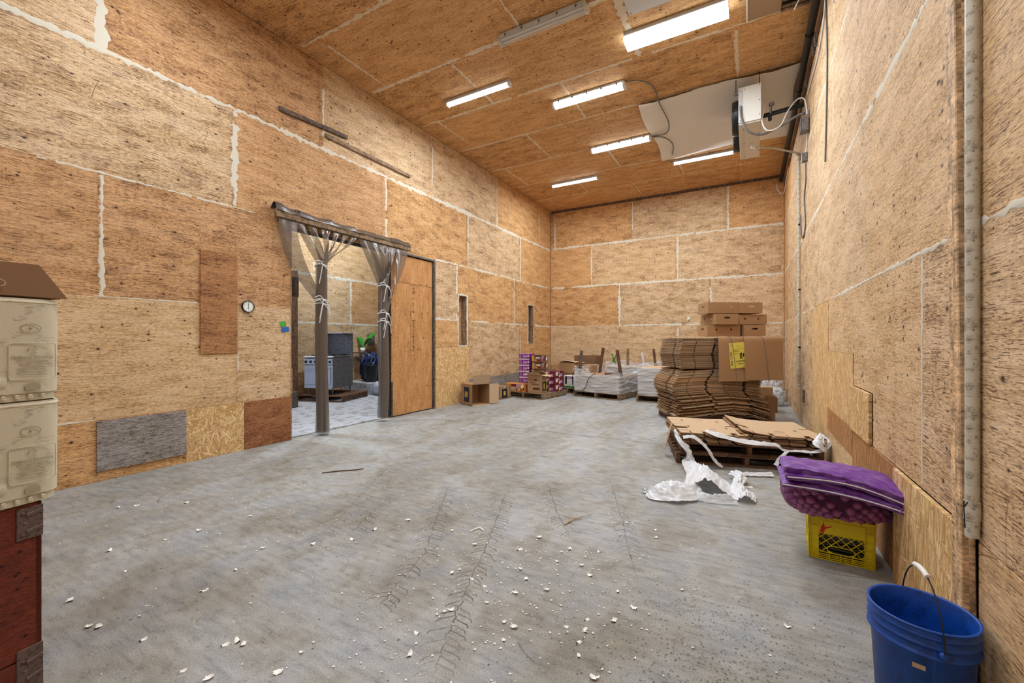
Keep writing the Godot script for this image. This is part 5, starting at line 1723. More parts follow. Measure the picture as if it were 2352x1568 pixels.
func build_back_goods() -> void:
	# second pallet behind the first
	var c := Vector3(-4.15, 0, -11.0)
	pallet("wooden pallet behind the first one in the far left corner", c, -0.1, "pallet_wood", Vector2(1.15, 1.1))
	var o := carton("white and green carton with a picture panel on the pallet behind", c + Vector3(0.03, 0.14, 0.37), -0.25, Vector3(0.34, 0.32, 0.30), "white_print")
	flat_prints(o, T(0, 0.16, 0.15), [["ink", 0, 0.04, 0.27, 0.2], ["sheet_white", 0.02, 0.0, 0.19, 0.18], ["lilac", 0, 0.1, 0.15, 0.06], ["green", 0, -0.13, 0.34, 0.04], ["ink", 0.02, -0.06, 0.06, 0.012]])
	flat_prints(o, T(0.17, 0.16, 0, PI * 0.5), [["green", 0.0, 0.02, 0.17, 0.26], ["ink", 0.02, 0.02, 0.03, 0.2], ["white_print", -0.05, 0.03, 0.015, 0.18]])
	carton("plain brown carton under the carton with the bowed lid", c + Vector3(-0.16, 0.14, -0.02), -0.12, Vector3(0.54, 0.35, 0.46), "card_dark")
	o = thing("bowed_carton", "brown carton with a bowed pale lid on top of a plain carton", "carton", c + Vector3(-0.16, 0.492, -0.02), -0.18)
	block("body", o, M.card, Vector3(0.52, 0.30, 0.44), T(0, 0.15, 0), 0.02)
	var st := new_st()
	sheet(st, 10, 8, func(u: float, v: float) -> Vector3: return Vector3((u - 0.5) * 0.58, 0.31 + 0.035 * sin(u * PI) - 0.02 * v + 0.01 * sin(v * 6.0), (0.5 - v) * 0.5), 0.006)
	obj("lid", st, M.card_pale, o)
	block("strap", o, M.card_pale, Vector3(0.03, 0.2, 0.004), T(0.2, 0.18, 0.2215), 0.001)
	o = open_carton("tall brown carton with raised flaps at the back of the far left corner", c + Vector3(0.16, 0.14, -0.46), -0.1, Vector3(0.62, 0.62, 0.42), "card_dark", [null, 1.45, 1.6, 1.5])
	carton("brown carton with a white oval sticker beside the tall open carton", c + Vector3(0.38, 0.14, 0.02), -0.1, Vector3(0.36, 0.60, 0.42), "card")
	st = new_st()
	lathe(st, [Vector2(0.05, 0.0), Vector2(0.05, 0.002), Vector2(0.0, 0.002)], 20, T(0.02, 0.45, 0.211, 0, PI * 0.5) * Transform3D(Basis.from_scale(Vector3(0.7, 1, 1)), Vector3.ZERO))
	obj("sticker", st, M.white_print, get_child(get_child_count() - 1))

	# film-wrapped pallets with uprights
	var A := T(-3.13, 0, -10.42, -0.22)
	pallet("wooden pallet under the nearer film-wrapped load with posts", A.origin, -0.22, "pallet_wood", Vector2(1.25, 1.1))
	o = thing("wrapped_load", "film-wrapped carton load with leaning wooden posts, nearest the camera", "load", A.origin + Vector3(0, 0.14, 0), -0.22)
	block("carton_block", o, M.card_grey, Vector3(1.16, 0.40, 1.0), T(0, 0.20, 0), 0.01)
	block("top_board", o, M.card, Vector3(0.62, 0.015, 0.5), T(0.12, 0.415, 0.1, 0.1, 0.05), 0.003)
	block("loose_offcut", o, M.pallet_brown, Vector3(0.34, 0.05, 0.05), T(0.34, 0.45, 0.36, 0.35), 0.006)
	var hp := func(x: float, z: float) -> float: return 0.47 + 0.12 * maxf(0.0, -x) + 0.06 * maxf(0.0, absf(x) * absf(z) - 0.5) - 0.05 * (1.0 - absf(x))
	film_wrap(o, Vector3(1.20, 0.5, 1.04), 0.0, 3, "film", "stretch_film", hp, 0.03)
	obj("strap", tube_mesh(path([Vector3(0.02, 0.47, 0.56), Vector3(-0.14, 0.34, 0.60), Vector3(-0.24, 0.12, 0.60), Vector3(-0.38, -0.05, 0.60)], 8), 0.008, 6), M.black_plastic, o)
	obj("strap", tube_mesh(path([Vector3(-0.50, 0.60, 0.40), Vector3(-0.64, 0.48, 0.50), Vector3(-0.66, 0.2, 0.54), Vector3(-0.58, -0.05, 0.56)], 8), 0.010, 6), M.black_plastic, o)
	for s in [[-0.52, 0.40, 0.95, -0.10, "pallet_grey"], [-0.34, -0.30, 1.02, -0.16, "pallet_brown"], [0.52, 0.30, 0.98, 0.16, "pallet_brown"]]:
		var h: float = s[2]
		block("post", o, M[s[4]], Vector3(0.075, h - 0.1, 0.04), T(s[0], 0.1 + h * 0.5, s[1], 0, 0, s[3]), 0.004)
	var B := T(-2.75, 0, -11.68, -0.15)
	pallet("wooden pallet under the farther film-wrapped load by the far wall", B.origin, -0.15, "pallet_wood", Vector2(1.25, 1.1))
	o = thing("wrapped_load", "film-wrapped load of pale cartons with posts, against the far wall", "load", B.origin + Vector3(0, 0.14, 0), -0.15)
	block("carton_block", o, M.card_grey, Vector3(1.14, 0.55, 0.98), T(0, 0.275, 0), 0.01)
	block("printed_side", o, M.white_print, Vector3(0.4, 0.4, 0.004), T(0.35, 0.25, 0.493), 0.001)
	for k in 3: block("print", o, M.navy, Vector3(0.3, 0.03, 0.002), T(0.35, 0.12 + k * 0.1, 0.4965), 0.0005)
	var hq := func(x: float, z: float) -> float: return 0.66 + 0.08 * maxf(0.0, absf(x) * absf(z) - 0.4) - 0.06 * (1.0 - absf(x))
	film_wrap(o, Vector3(1.18, 0.6, 1.02), 0.0, 5, "film", "stretch_film", hq, 0.03)
	for s in [[-0.26, -0.2, 0.98, 0.0, "pallet_wood"], [0.40, 0.30, 0.9, 0.13, "enamel"], [0.52, -0.2, 0.99, 0.12, "pallet_brown"]]:
		var h: float = s[2]
		block("post", o, M[s[4]], Vector3(0.06, h - 0.08, 0.04), T(s[0], 0.08 + h * 0.5, s[1], 0, 0, s[3]), 0.004)
	for s in [-0.5, 0.4]: block("green_slat", o, M.green, Vector3(0.03, 0.35, 0.015), T(-0.58, 0.72, 0.0, 0, 0, s), 0.003)
	# third wrapped pallet
	var D := T(-1.62, 0, -10.35, -0.03)
	pallet("wooden pallet under the square film-wrapped load beside the cardboard stack", D.origin, -0.03, "pallet_wood", Vector2(1.25, 1.1), 0.15)
	o = thing("wrapped_load", "square film-wrapped load of grey-brown cartons beside the tall cardboard stack", "load", D.origin + Vector3(0, 0.15, 0), -0.03)
	for k in 8:
		var x := -0.29 + 0.585 * (k % 2)
		var z := 0.25 - 0.5 * ((k / 2) % 2)
		block("carton_block", o, M[["card_grey", "card_dark"][k % 2]], Vector3(0.575, 0.295, 0.49), T(x, 0.15 + 0.30 * (k / 4), z), 0.008)
	block("top_sheet", o, M.card_pale, Vector3(1.18, 0.012, 1.0), T(0, 0.61, 0), 0.003)
	film_wrap(o, Vector3(1.19, 0.62, 1.02), 0.0, 8, "film", "stretch_film", null, 0.026)
	obj("film_tail", tube_mesh(path([Vector3(0.05, 0.42, 0.55), Vector3(0.14, 0.36, 0.56), Vector3(0.2, 0.25, 0.56)], 6), 0.012, 6, Vector2(2.0, 0.4)), M.film_dense, o)
	# corner behind the tall stack
	carton("small brown carton on the floor behind the tall cardboard stack", Vector3(0.26, 0, -9.72), 0.35, Vector3(0.34, 0.30, 0.3), "card")
	carton("pale carton stacked on the small one behind the tall cardboard stack", Vector3(0.22, 0.303, -9.76), 0.5, Vector3(0.28, 0.18, 0.24), "card_pale")
	carton("lower brown carton in the far right corner", Vector3(0.12, 0, -10.4), 0.2, Vector3(0.4, 0.42, 0.34), "card")
	st = new_st()
	lump(st, T(0.46, 0.19, -10.75), Vector3(0.38, 0.36, 0.5), 21, 0.2, 0.8, 26, 5.0)
	tag(obj("plastic_bag", st, M.film), "clear crumpled plastic bag on the floor in the far right corner", "bag")
	st = new_st()
	lump(st, T(0.42, 0.30, -11.5), Vector3(0.46, 0.56, 0.5), 25, 0.2, 0.8, 26, 5.0)
	tag(obj("plastic_bag", st, M.film), "taller heap of clear plastic against the right wall, farther back", "bag")


# ---------------------------------------------------------------- flattened cartons

func flat_outline(w: float, d: float, r: RandomNumberGenerator) -> PackedVector2Array:
	# the plan of a folded carton: flaps on every side with slots between them
	var p := PackedVector2Array()
	var hx := w * 0.5
	var hz := d * 0.5
	var j := func() -> float: return r.randf_range(-0.006, 0.006)
	var left := [[-0.30, 0.012, 0.10], [-0.02, 0.012, 0.10], [0.20, 0.11, 0.13], [0.37, 0.014, 0.10]]    # [share of the depth, width, depth of the slot]
	var front := [[-0.34, 0.014, 0.11], [-0.12, 0.05, 0.10], [0.08, 0.014, 0.11], [0.31, 0.06, 0.10]]
	p.append(Vector2(-hx + j.call(), -hz))
	for s in left:
		var z: float = s[0] * d
		var e: float = j.call()
		p.append(Vector2(-hx + e, z - s[1] * 0.5))
		p.append(Vector2(-hx + s[2], z - s[1] * 0.5))
		p.append(Vector2(-hx + s[2], z + s[1] * 0.5))
		p.append(Vector2(-hx + j.call(), z + s[1] * 0.5))
	p.append(Vector2(-hx + j.call(), hz + j.call()))
	for s in front:
		var x: float = s[0] * w
		var e: float = j.call()
		p.append(Vector2(x - s[1] * 0.5, hz + e))
		p.append(Vector2(x - s[1] * 0.5, hz - s[2]))
		p.append(Vector2(x + s[1] * 0.5, hz - s[2]))
		p.append(Vector2(x + s[1] * 0.5, hz + j.call()))
	p.append(Vector2(hx + j.call(), hz + j.call()))
	p.append(Vector2(hx + j.call(), 0.02))
	p.append(Vector2(hx - 0.1, 0.02))
	p.append(Vector2(hx - 0.1, -0.02))
	p.append(Vector2(hx, -0.02))
	p.append(Vector2(hx, -hz))
	return p


func flat_mesh(w: float, d: float, t: float, seed_: int, bend: Callable) -> ArrayMesh:
	# a folded carton lying flat, bent up and down by bend(x, z)
	var r := RandomNumberGenerator.new()
	r.seed = seed_
	var raw := flat_outline(w, d, r)
	var p := PackedVector2Array()
	for i in raw.size():
		var a := raw[i]
		var b := raw[(i + 1) % raw.size()]
		var n := maxi(1, int(a.distance_to(b) / 0.16))
		for k in n: p.append(a.lerp(b, float(k) / n))
	var st := new_st()
	var ix := Geometry2D.triangulate_polygon(p)
	var V := func(q: Vector2, top: float) -> Vector3: return Vector3(q.x, bend.call(q.x, q.y) + top, q.y)
	for i in range(0, ix.size(), 3):
		var a := p[ix[i]]
		var b := p[ix[i + 1]]
		var c := p[ix[i + 2]]
		if (b - a).cross(c - a) > 0:
			var s := b
			b = c
			c = s
		tri(st, V.call(a, t), V.call(b, t), V.call(c, t))
		tri(st, V.call(a, 0.0), V.call(c, 0.0), V.call(b, 0.0))
	var cw := Geometry2D.is_polygon_clockwise(p)
	for i in p.size():
		var a := p[i]
		var b := p[(i + 1) % p.size()]
		if cw: quad(st, V.call(a, 0.0), V.call(b, 0.0), V.call(b, t), V.call(a, t))
		else: quad(st, V.call(b, 0.0), V.call(a, 0.0), V.call(a, t), V.call(b, t))
	return mesh_of(st)


func wall_with_holes(st: SurfaceTool, w: float, h: float, holes: Array, thick: float, xf: Transform3D) -> void:
	# an upright board with rounded holes [x, y, rx, ry] in a row from left to right
	var xs := [-w * 0.5]
	for q in holes: xs.append(q[0])
	xs.append(w * 0.5)
	for i in xs.size() - 1:
		var p := PackedVector2Array()
		p.append(Vector2(xs[i], 0))
		p.append(Vector2(xs[i + 1], 0))
		if i < holes.size():
			var q: Array = holes[i]
			for k in 9:
				var a := -PI * 0.5 - PI * k / 8.0
				p.append(Vector2(q[0] + signf(cos(a)) * pow(absf(cos(a)), 0.6) * q[2], q[1] + signf(sin(a)) * pow(absf(sin(a)), 0.6) * q[3]))
		p.append(Vector2(xs[i + 1], h))
		p.append(Vector2(xs[i], h))
		if i > 0:
			var q: Array = holes[i - 1]
			for k in 9:
				var a := PI * 0.5 - PI * k / 8.0
				p.append(Vector2(q[0] + signf(cos(a)) * pow(absf(cos(a)), 0.6) * q[2], q[1] + signf(sin(a)) * pow(absf(sin(a)), 0.6) * q[3]))
		prism(st, p, thick, xf)


func tray(label: String, at: Vector3, turn: float, s: Vector3, long_front: bool) -> void:
	# an open cardboard tray: hand holes in the short sides, two round holes in the long ones
	var o := thing("cardboard_tray", label, "tray", at, turn, "cardboard trays on the tall stack")
	var t := 0.006
	block("base", o, M.card, Vector3(s.x - 0.01, t, s.z - 0.01), T(0, t * 0.5, 0), 0.001)
	for k in 4:
		var w := s.x if k % 2 == 0 else s.z - 2.0 * t
		var off := (s.z if k % 2 == 0 else s.x) * 0.5 - t
		var st := new_st()
		var long := (k % 2 == 0) == long_front
		wall_with_holes(st, w, s.y, [[-w * 0.22, s.y * 0.58, 0.016, 0.016], [w * 0.22, s.y * 0.58, 0.016, 0.016]] if long else [[0.0, s.y * 0.64, 0.055, 0.017]], t, Transform3D())
		obj("side_panel", st, M.card, o, T(0, 0, 0, [0.0, PI * 0.5, PI, -PI * 0.5][k]) * T(0, 0.001, off))


func build_flats() -> void:
	var turn := 0.512
	var c := Vector3(-0.60, 0, -8.26)
	var bas := Basis(Vector3.UP, turn)
	pallet("low wooden pallet under the tall stack of flattened cartons", c, turn, "pallet_brown", Vector2(1.5, 1.0))
	var zones := []
	for z in 4:
		var set_ := []
		for v in 3:
			var amp: float = [0.075, 0.05, 0.03, 0.006][z]
			var ph := v * 0.9 + z * 1.7
			set_.append(flat_mesh(1.46, 0.94, 0.009, 50 + z * 10 + v, func(x: float, q: float) -> float:
				var droop := -amp * (pow(absf(x) / 0.73, 2.0) + 0.5 * pow(maxf(q, 0.0) / 0.47, 2.0)) if z < 3 else 0.0
				return droop + amp * (0.42 * sin(x * 4.2 + ph * 0.25) + 0.3 * sin(q * 6.0 + x * 2.0 + ph * 0.2)) + 0.002 * sin(x * 19.0 + v * 3.0)))
		zones.append(set_)
	var r := RandomNumberGenerator.new()
	r.seed = 77
	var n := 116
	var y := 0.20
	var sheet_proto: MeshInstance3D
	for i in n:
		var q := float(i) / n
		var zone := 0 if q < 0.16 else 1 if q < 0.26 else 2 if q < 0.58 else 3
		var lean := lerpf(-0.05, -0.10, smoothstep(0.1, 0.4, q)) + 0.13 * smoothstep(0.4, 0.62, q) + 0.03 * sin(q * 14.0)
		var fwd := 0.03 * sin(q * 9.0) - 0.05 * smoothstep(0.45, 0.6, q)
		var o: MeshInstance3D
		if sheet_proto == null:
			sheet_proto = MeshInstance3D.new()
			sheet_proto.material_override = M.card_grey
			o = sheet_proto
		else:
			o = sheet_proto.duplicate()
		o.mesh = zones[zone][i % 3]
		o.name = numbered("flattened_carton")
		add_child(o)
		var jit: float = [0.05, 0.035, 0.012, 0.008][zone]
		o.transform = Transform3D(Basis(Vector3.UP, turn + r.randf_range(-0.01, 0.01) * (1.0 + jit * 60.0)), c + bas * Vector3(lean + r.randf_range(-jit, jit), y, fwd + r.randf_range(-jit, jit)))
		o.material_override = M[["card_grey", "card_dark", "card_grey", "card"][r.randi() % 4]]
		var nth := n - i
		tag(o, "flattened carton %d%s from the top of the tall stack, %s" % [nth, "th" if nth % 100 in [11, 12, 13] else ["th", "st", "nd", "rd", "th", "th", "th", "th", "th", "th"][nth % 10], ["in the loose wavy layers at its foot", "in the slanting layers under its bulge", "in its bulging middle", "in its straight upper half"][zone]], "flattened carton", "flattened cartons of the tall stack")
		y += 1.236 / n
	# folded sheets hanging over the front of the stack, cords and the yellow label
	var top := 1.452
	var front := c + bas * Vector3(0, 0, 0.49)
	for s in [[-0.02, 0.50, 0.74, 0.03, "left", "carrying the yellow label"], [0.46, 0.66, 0.72, 0.06, "right", "overlapping the sheet with the label"]]:
		var st := new_st()
		var w: float = s[1]
		var drop: float = s[2]
		var push: float = s[3]
		sheet(st, 10, 22, func(u: float, v: float) -> Vector3:
			var l := v * (drop + 0.42)
			var x := (u - 0.5) * w * (1.0 - 0.05 * v if s[4] == "right" else 1.0)
			if l < 0.40: return Vector3(x, 0.004 + 0.01 * sin(u * 7.0) * (l / 0.4), -0.40 + l + push)
			var a := minf((l - 0.40) / 0.05, 1.0) * PI * 0.5
			var k := maxf(l - 0.45, 0.0)
			return Vector3(x, -0.02 * (1.0 - cos(a)) - k + 0.004, push + 0.03 * sin(a) + 0.012 * sin(u * 3.0 + k * 4.0) + 0.03 * k), 0.005)
		var o := obj("hanging_cardboard", st, M.card, self, Transform3D(bas, c + bas * Vector3(s[0] + 0.13, top, 0.49)))
		tag(o, "brown cardboard sheet hanging over the stack's front, " + s[5], "cardboard", "cardboard sheets hanging over the tall stack")
	var f := Transform3D(bas, front + Vector3(0, top, 0))
	for s in [[0.04, 0.02, 0.098, 1.05], [0.06, 0.24, 0.098, 0.03], [0.56, 0.03, 0.105, 0.72]]:
		if s[3] < 0.1: continue
		tag(obj("packing_cord", tube_mesh(path([f * Vector3(s[0] - 0.02, 0.012, -0.1), f * Vector3(s[0], 0.0, s[2] - 0.01), f * Vector3(s[0] + 0.03, -0.12, s[2] + 0.004), f * Vector3(s[0] + 0.07, -0.4, s[2] + 0.004), f * Vector3(s[0] + 0.11, -0.74, s[2]), f * Vector3(s[0] + 0.15, -s[3], s[2] - 0.07)], 6), 0.004, 6), M.cord_grey), "dark cord over the hanging sheet " + ("with the yellow label" if s[0] < 0.3 else "farther right, beside the wall"), "cord")
	var lab := thing("shipping_label", "yellow paper label with black print on the hanging cardboard", "label", f * Vector3(0.16, -0.30, 0.089), turn)
	lab.rotation = Vector3(0.03, turn, 0.10)
	block("paper", lab, M.yellow_label, Vector3(0.25, 0.42, 0.003), T(0, 0, 0), 0.001)
	var L := T(0, 0, 0.0016)
	flat_prints(lab, L, [["ink", 0.06, -0.01, 0.035, 0.10], ["yellow_label", 0.06, -0.01, 0.005, 0.1], ["ink", 0.1, 0.0, 0.02, 0.055], ["ink", -0.02, 0.085, 0.1, 0.004], ["ink", 0.0, 0.068, 0.1, 0.004], ["ink", 0.03, 0.105, 0.18, 0.0015]])
	for s in [["PKG", -0.1, 0.03, 0.03, 1.57], ["BOX 12", -0.1, -0.09, 0.03, 1.57], ["9-90110", 0.04, -0.10, 0.028, 0.0], ["PRINT", 0.04, -0.14, 0.022, 0.0], ["SHIP TO", -0.02, 0.03, 0.014, 0.0], ["No. 1", 0.03, 0.15, 0.012, 0.0], ["A 7", -0.09, 0.17, 0.014, 0.0]]:
		lettering("label_text", lab, s[0], s[3], M.ink, L * T(s[1], s[2], 0.0005, 0, 0, s[4]), 0.0004)
	# six trays on top
	var TR := [["bottom left tray, two round holes", 0.09, 0.0, Vector3(0.56, 0.185, 0.38), true, 0.0], ["bottom right tray with a hand hole", 0.60, 0.05, Vector3(0.36, 0.185, 0.52), false, -0.04],
		["middle left tray with a hand hole in front", 0.10, 0.07, Vector3(0.387, 0.18, 0.54), false, 0.03], ["middle right tray with two round holes", 0.57, 0.0, Vector3(0.51, 0.17, 0.37), true, -0.02],
		["top left tray, the widest of the upper pair", 0.095, 0.0, Vector3(0.545, 0.19, 0.38), true, 0.0], ["top right tray with a pale hand hole", 0.552, 0.03, Vector3(0.365, 0.18, 0.54), false, -0.02]]
	for k in 6:
		var s: Array = TR[k]
		var size: Vector3 = s[3]
		tray(s[0] + " on the tall cardboard stack", c + bas * Vector3(s[1], 1.472 + (k / 2) * 0.193, 0.28 - size.z * 0.5 + s[2]), turn + s[5], size, s[4])
	# corner board and stray paper at the stack's right foot
	tag(block("corner_board", self, M.card_dark, Vector3(0.14, 0.46, 0.02), Transform3D(bas, c + bas * Vector3(0.80, 0.24, 0.42)) * T(0, 0, 0, -0.2), 0.004), "upright brown board strip at the right foot of the tall stack", "board")

	# the low stack on two pallets
	turn = 0.25
	bas = Basis(Vector3.UP, turn)
	c = Vector3(-0.16, 0, -5.84)
	pallet("lower wooden pallet of the two under the low cardboard stack", c, turn, "pallet_brown", Vector2(1.46, 1.1), 0.12)
	pallet("upper wooden pallet of the two under the low cardboard stack", c + Vector3(0.02, 0.121, 0), turn + 0.02, "pallet_brown", Vector2(1.42, 1.08), 0.12)
	y = 0.243
	for k in 11:
		for side in 2:
			var w := 0.70 if side == 0 else 0.80
			var m: ArrayMesh = flat_mesh(w, 1.02 if side == 0 else 0.98, 0.0075, 300 + k + side * 40, func(x: float, q: float) -> float: return 0.006 * sin(x * 7.0 + k) + 0.005 * sin(q * 5.0 + k * 0.6) + (0.05 * pow(maxf(0.0, -x / w * 2.0), 3.0) * (0.4 + k * 0.06) if side == 1 else 0.0))
			var o := obj("flattened_carton", m, M[["card_dark", "card_grey", "card"][k % 3]] if k < 10 else M.card_pale, self, Transform3D(Basis(Vector3.UP, turn + (0.05 if side == 0 else -0.02) + r.randf_range(-0.02, 0.02)), c + bas * Vector3((-0.37 if side == 0 else 0.37) + r.randf_range(-0.015, 0.015), y + k * 0.0102, (0.06 if side == 0 else 0.0) + r.randf_range(-0.012, 0.012))))
			if k < 10:
				tag(o, ["second", "third", "fourth", "fifth", "sixth", "seventh", "eighth", "ninth", "tenth", "lowest"][9 - k] + " flattened carton from the top, " + ["left", "right"][side] + " half of the low stack", "flattened carton", ["flattened cartons, left half of the low stack", "flattened cartons, right half of the low stack"][side])
			else:
				tag(o, ["top flattened carton on the left half of the low stack, pale with small slots", "top flattened carton on the right half of the low stack, pale with small slots"][side], "flattened carton", "top sheets of the low stack")
				for h in [[-0.2, -0.3], [0.22, -0.3], [-0.2, 0.12], [0.22, 0.12]]:
					for e in 2: block("round_hole", o, M.ink, Vector3(0.022, 0.001, 0.018), T(h[0], 0.0092 + 0.006 * sin(h[0] * 7.0 + k) + 0.005 * sin(h[1] * 5.0 + k * 0.6) + 0.006, h[1] + e * 0.05), 0.0003)
				for h in [-0.34, 0.3]: block("slot", o, M.ink, Vector3(0.1, 0.001, 0.008), T(0.02, 0.0152 + 0.005 * sin(h * 5.0 + k * 0.6), h), 0.0003)
	block("cardboard_flap", self, M.card_pale, Vector3(0.12, 0.32, 0.006), Transform3D(bas, c + bas * Vector3(-0.79, 0.24, 0.25)) * T(0, 0, 0, PI * 0.5, 0.25, 0.1), 0.001)
	tag(get_child(get_child_count() - 1), "pale cardboard flap hanging down at the left end of the low stack", "cardboard")
	# film band round the low stack and the heap on the floor
	var g := Transform3D(bas, c)
	crumpled_film("film_band", "twisted band of clear film tied round the low cardboard stack", [g * Vector3(-0.42, 0.37, 0.54), g * Vector3(-0.28, 0.33, 0.60), g * Vector3(-0.02, 0.28, 0.61), g * Vector3(0.24, 0.27, 0.61), g * Vector3(0.34, 0.22, 0.62), g * Vector3(0.5, 0.22, 0.61), g * Vector3(0.68, 0.235, 0.6), g * Vector3(0.83, 0.30, 0.42), g * Vector3(0.84, 0.33, 0.15)], [0.05, 0.09, 0.10, 0.07, 0.035, 0.04, 0.04, 0.03, 0.03], 3, 0.012)
	crumpled_film("film_knot", "loose ends of the film band hanging from its knot", [g * Vector3(0.36, 0.23, 0.65), g * Vector3(0.29, 0.16, 0.68), g * Vector3(0.24, 0.08, 0.69)], [0.03, 0.06, 0.07], 6, 0.01)
	crumpled_film("film_knot", "tuft of clear film on the right end of the low stack", [g * Vector3(0.70, 0.24, 0.64), g * Vector3(0.66, 0.31, 0.60), g * Vector3(0.72, 0.38, 0.5)], [0.04, 0.11, 0.06], 7, 0.012)
	crumpled_film("film_rope", "long rope of clear film falling from the low stack to the floor", [g * Vector3(-0.74, 0.35, 0.48), g * Vector3(-0.70, 0.26, 0.64), g * Vector3(-0.62, 0.13, 0.68), Vector3(-0.57, 0.04, -4.98), Vector3(-0.46, 0.03, -4.75), Vector3(-0.36, 0.02, -4.5), Vector3(-0.34, 0.01, -4.15)], [0.03, 0.06, 0.10, 0.16, 0.26, 0.40, 0.46], 9, 0.022)
	crumpled_film("film_rope", "grey loop of clear film sagging from the low stack's corner", [g * Vector3(-0.66, 0.30, 0.62), g * Vector3(-0.56, 0.31, 0.64), g * Vector3(-0.44, 0.21, 0.65), g * Vector3(-0.36, 0.08, 0.66), g * Vector3(-0.28, 0.015, 0.67)], [0.05, 0.06, 0.07, 0.06, 0.05], 11, 0.012)
	crumpled_film("film_heap", "rounded heap of crumpled clear film on the floor, nearest the camera", [Vector3(-0.40, 0.01, -4.16), Vector3(-0.52, 0.015, -4.05), Vector3(-0.63, 0.02, -3.98), Vector3(-0.73, 0.01, -3.93), Vector3(-0.79, 0.006, -3.96), Vector3(-0.86, 0.004, -3.98)], [0.16, 0.30, 0.36, 0.24, 0.08, 0.012], 13, 0.026)
	crumpled_film("film_heap", "right-hand tail of the crumpled film on the floor", [Vector3(-0.16, 0.03, -4.86), Vector3(-0.08, 0.05, -4.72), Vector3(-0.10, 0.03, -4.5), Vector3(-0.06, 0.015, -4.3), Vector3(-0.03, 0.008, -4.15)], [0.08, 0.11, 0.10, 0.22, 0.16], 15, 0.02)
	crumpled_film("film_heap", "flat skirt of clear film joining the heap and its right-hand tail", [Vector3(-0.44, 0.005, -4.08), Vector3(-0.28, 0.006, -4.06), Vector3(-0.12, 0.005, -4.14)], [0.16, 0.14, 0.18], 17, 0.014, "film")
	crumpled_film("film_strip", "narrow strip of clear film on the floor in front of the low pallets", [Vector3(-0.12, 0.012, -4.95), Vector3(0.05, 0.012, -5.02), Vector3(0.20, 0.01, -5.10)], [0.05, 0.07, 0.09], 19, 0.01)
	tag(block("paper_scrap", self, M.white_print, Vector3(0.075, 0.002, 0.05), T(-0.01, 0.0015, -4.62, 0.3), 0.0005), "small white paper scrap on the floor beside the film", "paper")


# ---------------------------------------------------------------- crate, sacks and bucket by the right wall

func crate_side(st: SurfaceTool, w: float, h: float) -> void:
	# one openwork side of a milk crate in the plane z = 0, its outside towards +z
	var t := 0.006
	var in_ := w * 0.5 - 0.05
	box(st, T(0, h - 0.01, 0.003), Vector3(w, 0.02, 0.014), 0.002)
	box(st, T(0, h - 0.066, 0), Vector3(in_ * 2.0, 0.095, t), 0.001)
	box(st, T(0, h - 0.030, 0.003), Vector3(in_ * 2.0, 0.004, 0.010), 0.001)
	for s in [-1, 1]:
		box(st, T(s * (w * 0.5 - 0.025), h * 0.5, -0.003), Vector3(0.05, h - 0.004, 0.004), 0.001)
		box(st, T(s * in_, h * 0.5, 0.002), Vector3(0.005, h - 0.01, 0.010), 0.001)
		box(st, T(s * (w * 0.5 - 0.003), h * 0.5, 0.0), Vector3(0.006, h, 0.012), 0.001)
		box(st, T(s * (w * 0.5 - 0.027), h - 0.045, 0.001), Vector3(0.004, 0.05, 0.008), 0.001)
		for y in [0.07, 0.12, 0.165, 0.21]: box(st, T(s * (w * 0.5 - 0.026), y, 0.002), Vector3(0.045, 0.004, 0.010), 0.001)
	for y in [0.003, 0.014, 0.025, 0.036, 0.050]: box(st, T(0, y, 0.001), Vector3(w - 0.004, 0.0045, 0.010), 0.001)
	for k in 5: box(st, T(lerpf(-in_, in_, k / 4.0), 0.026, 0.002), Vector3(0.004, 0.05, 0.011), 0.001)
	box(st, T(0, 0.168, 0.001), Vector3(in_ * 2.0, 0.005, 0.010), 0.001)
	var lo := 0.052
	var hi := 0.167
	var hole := func(x: float, y: float) -> bool: return pow(x / 0.068, 2) + pow((y - 0.072) / 0.022, 2) < 1.0
	for d in [-1.0, 1.0]:
		for k in range(-7, 8):
			var a := Vector2.ZERO
			var run := false
			for i in 41:
				var y := lerpf(lo, hi, i / 40.0)
				var x: float = k * 0.05 + d * (y - lo) * 1.05
				var ok: bool = absf(x) < in_ and not hole.call(x, y)
				if ok and not run:
					a = Vector2(x, y)
					run = true
				if run and (not ok or i == 40):
					var b := Vector2(x, y)
					if a.distance_to(b) > 0.008: box(st, T((a.x + b.x) * 0.5, (a.y + b.y) * 0.5, 0.0, 0, 0, (b - a).angle()), Vector3(a.distance_to(b), 0.0038, 0.007), 0.0008)
					run = false
	var ring := []
	for i in 33:
		var a := TAU * i / 32.0
		ring.append(Vector3(signf(cos(a)) * pow(absf(cos(a)), 0.6) * 0.07, 0.072 + signf(sin(a)) * pow(absf(sin(a)), 0.7) * 0.023, 0.0))
	tube(st, ring, 0.0032, 6)


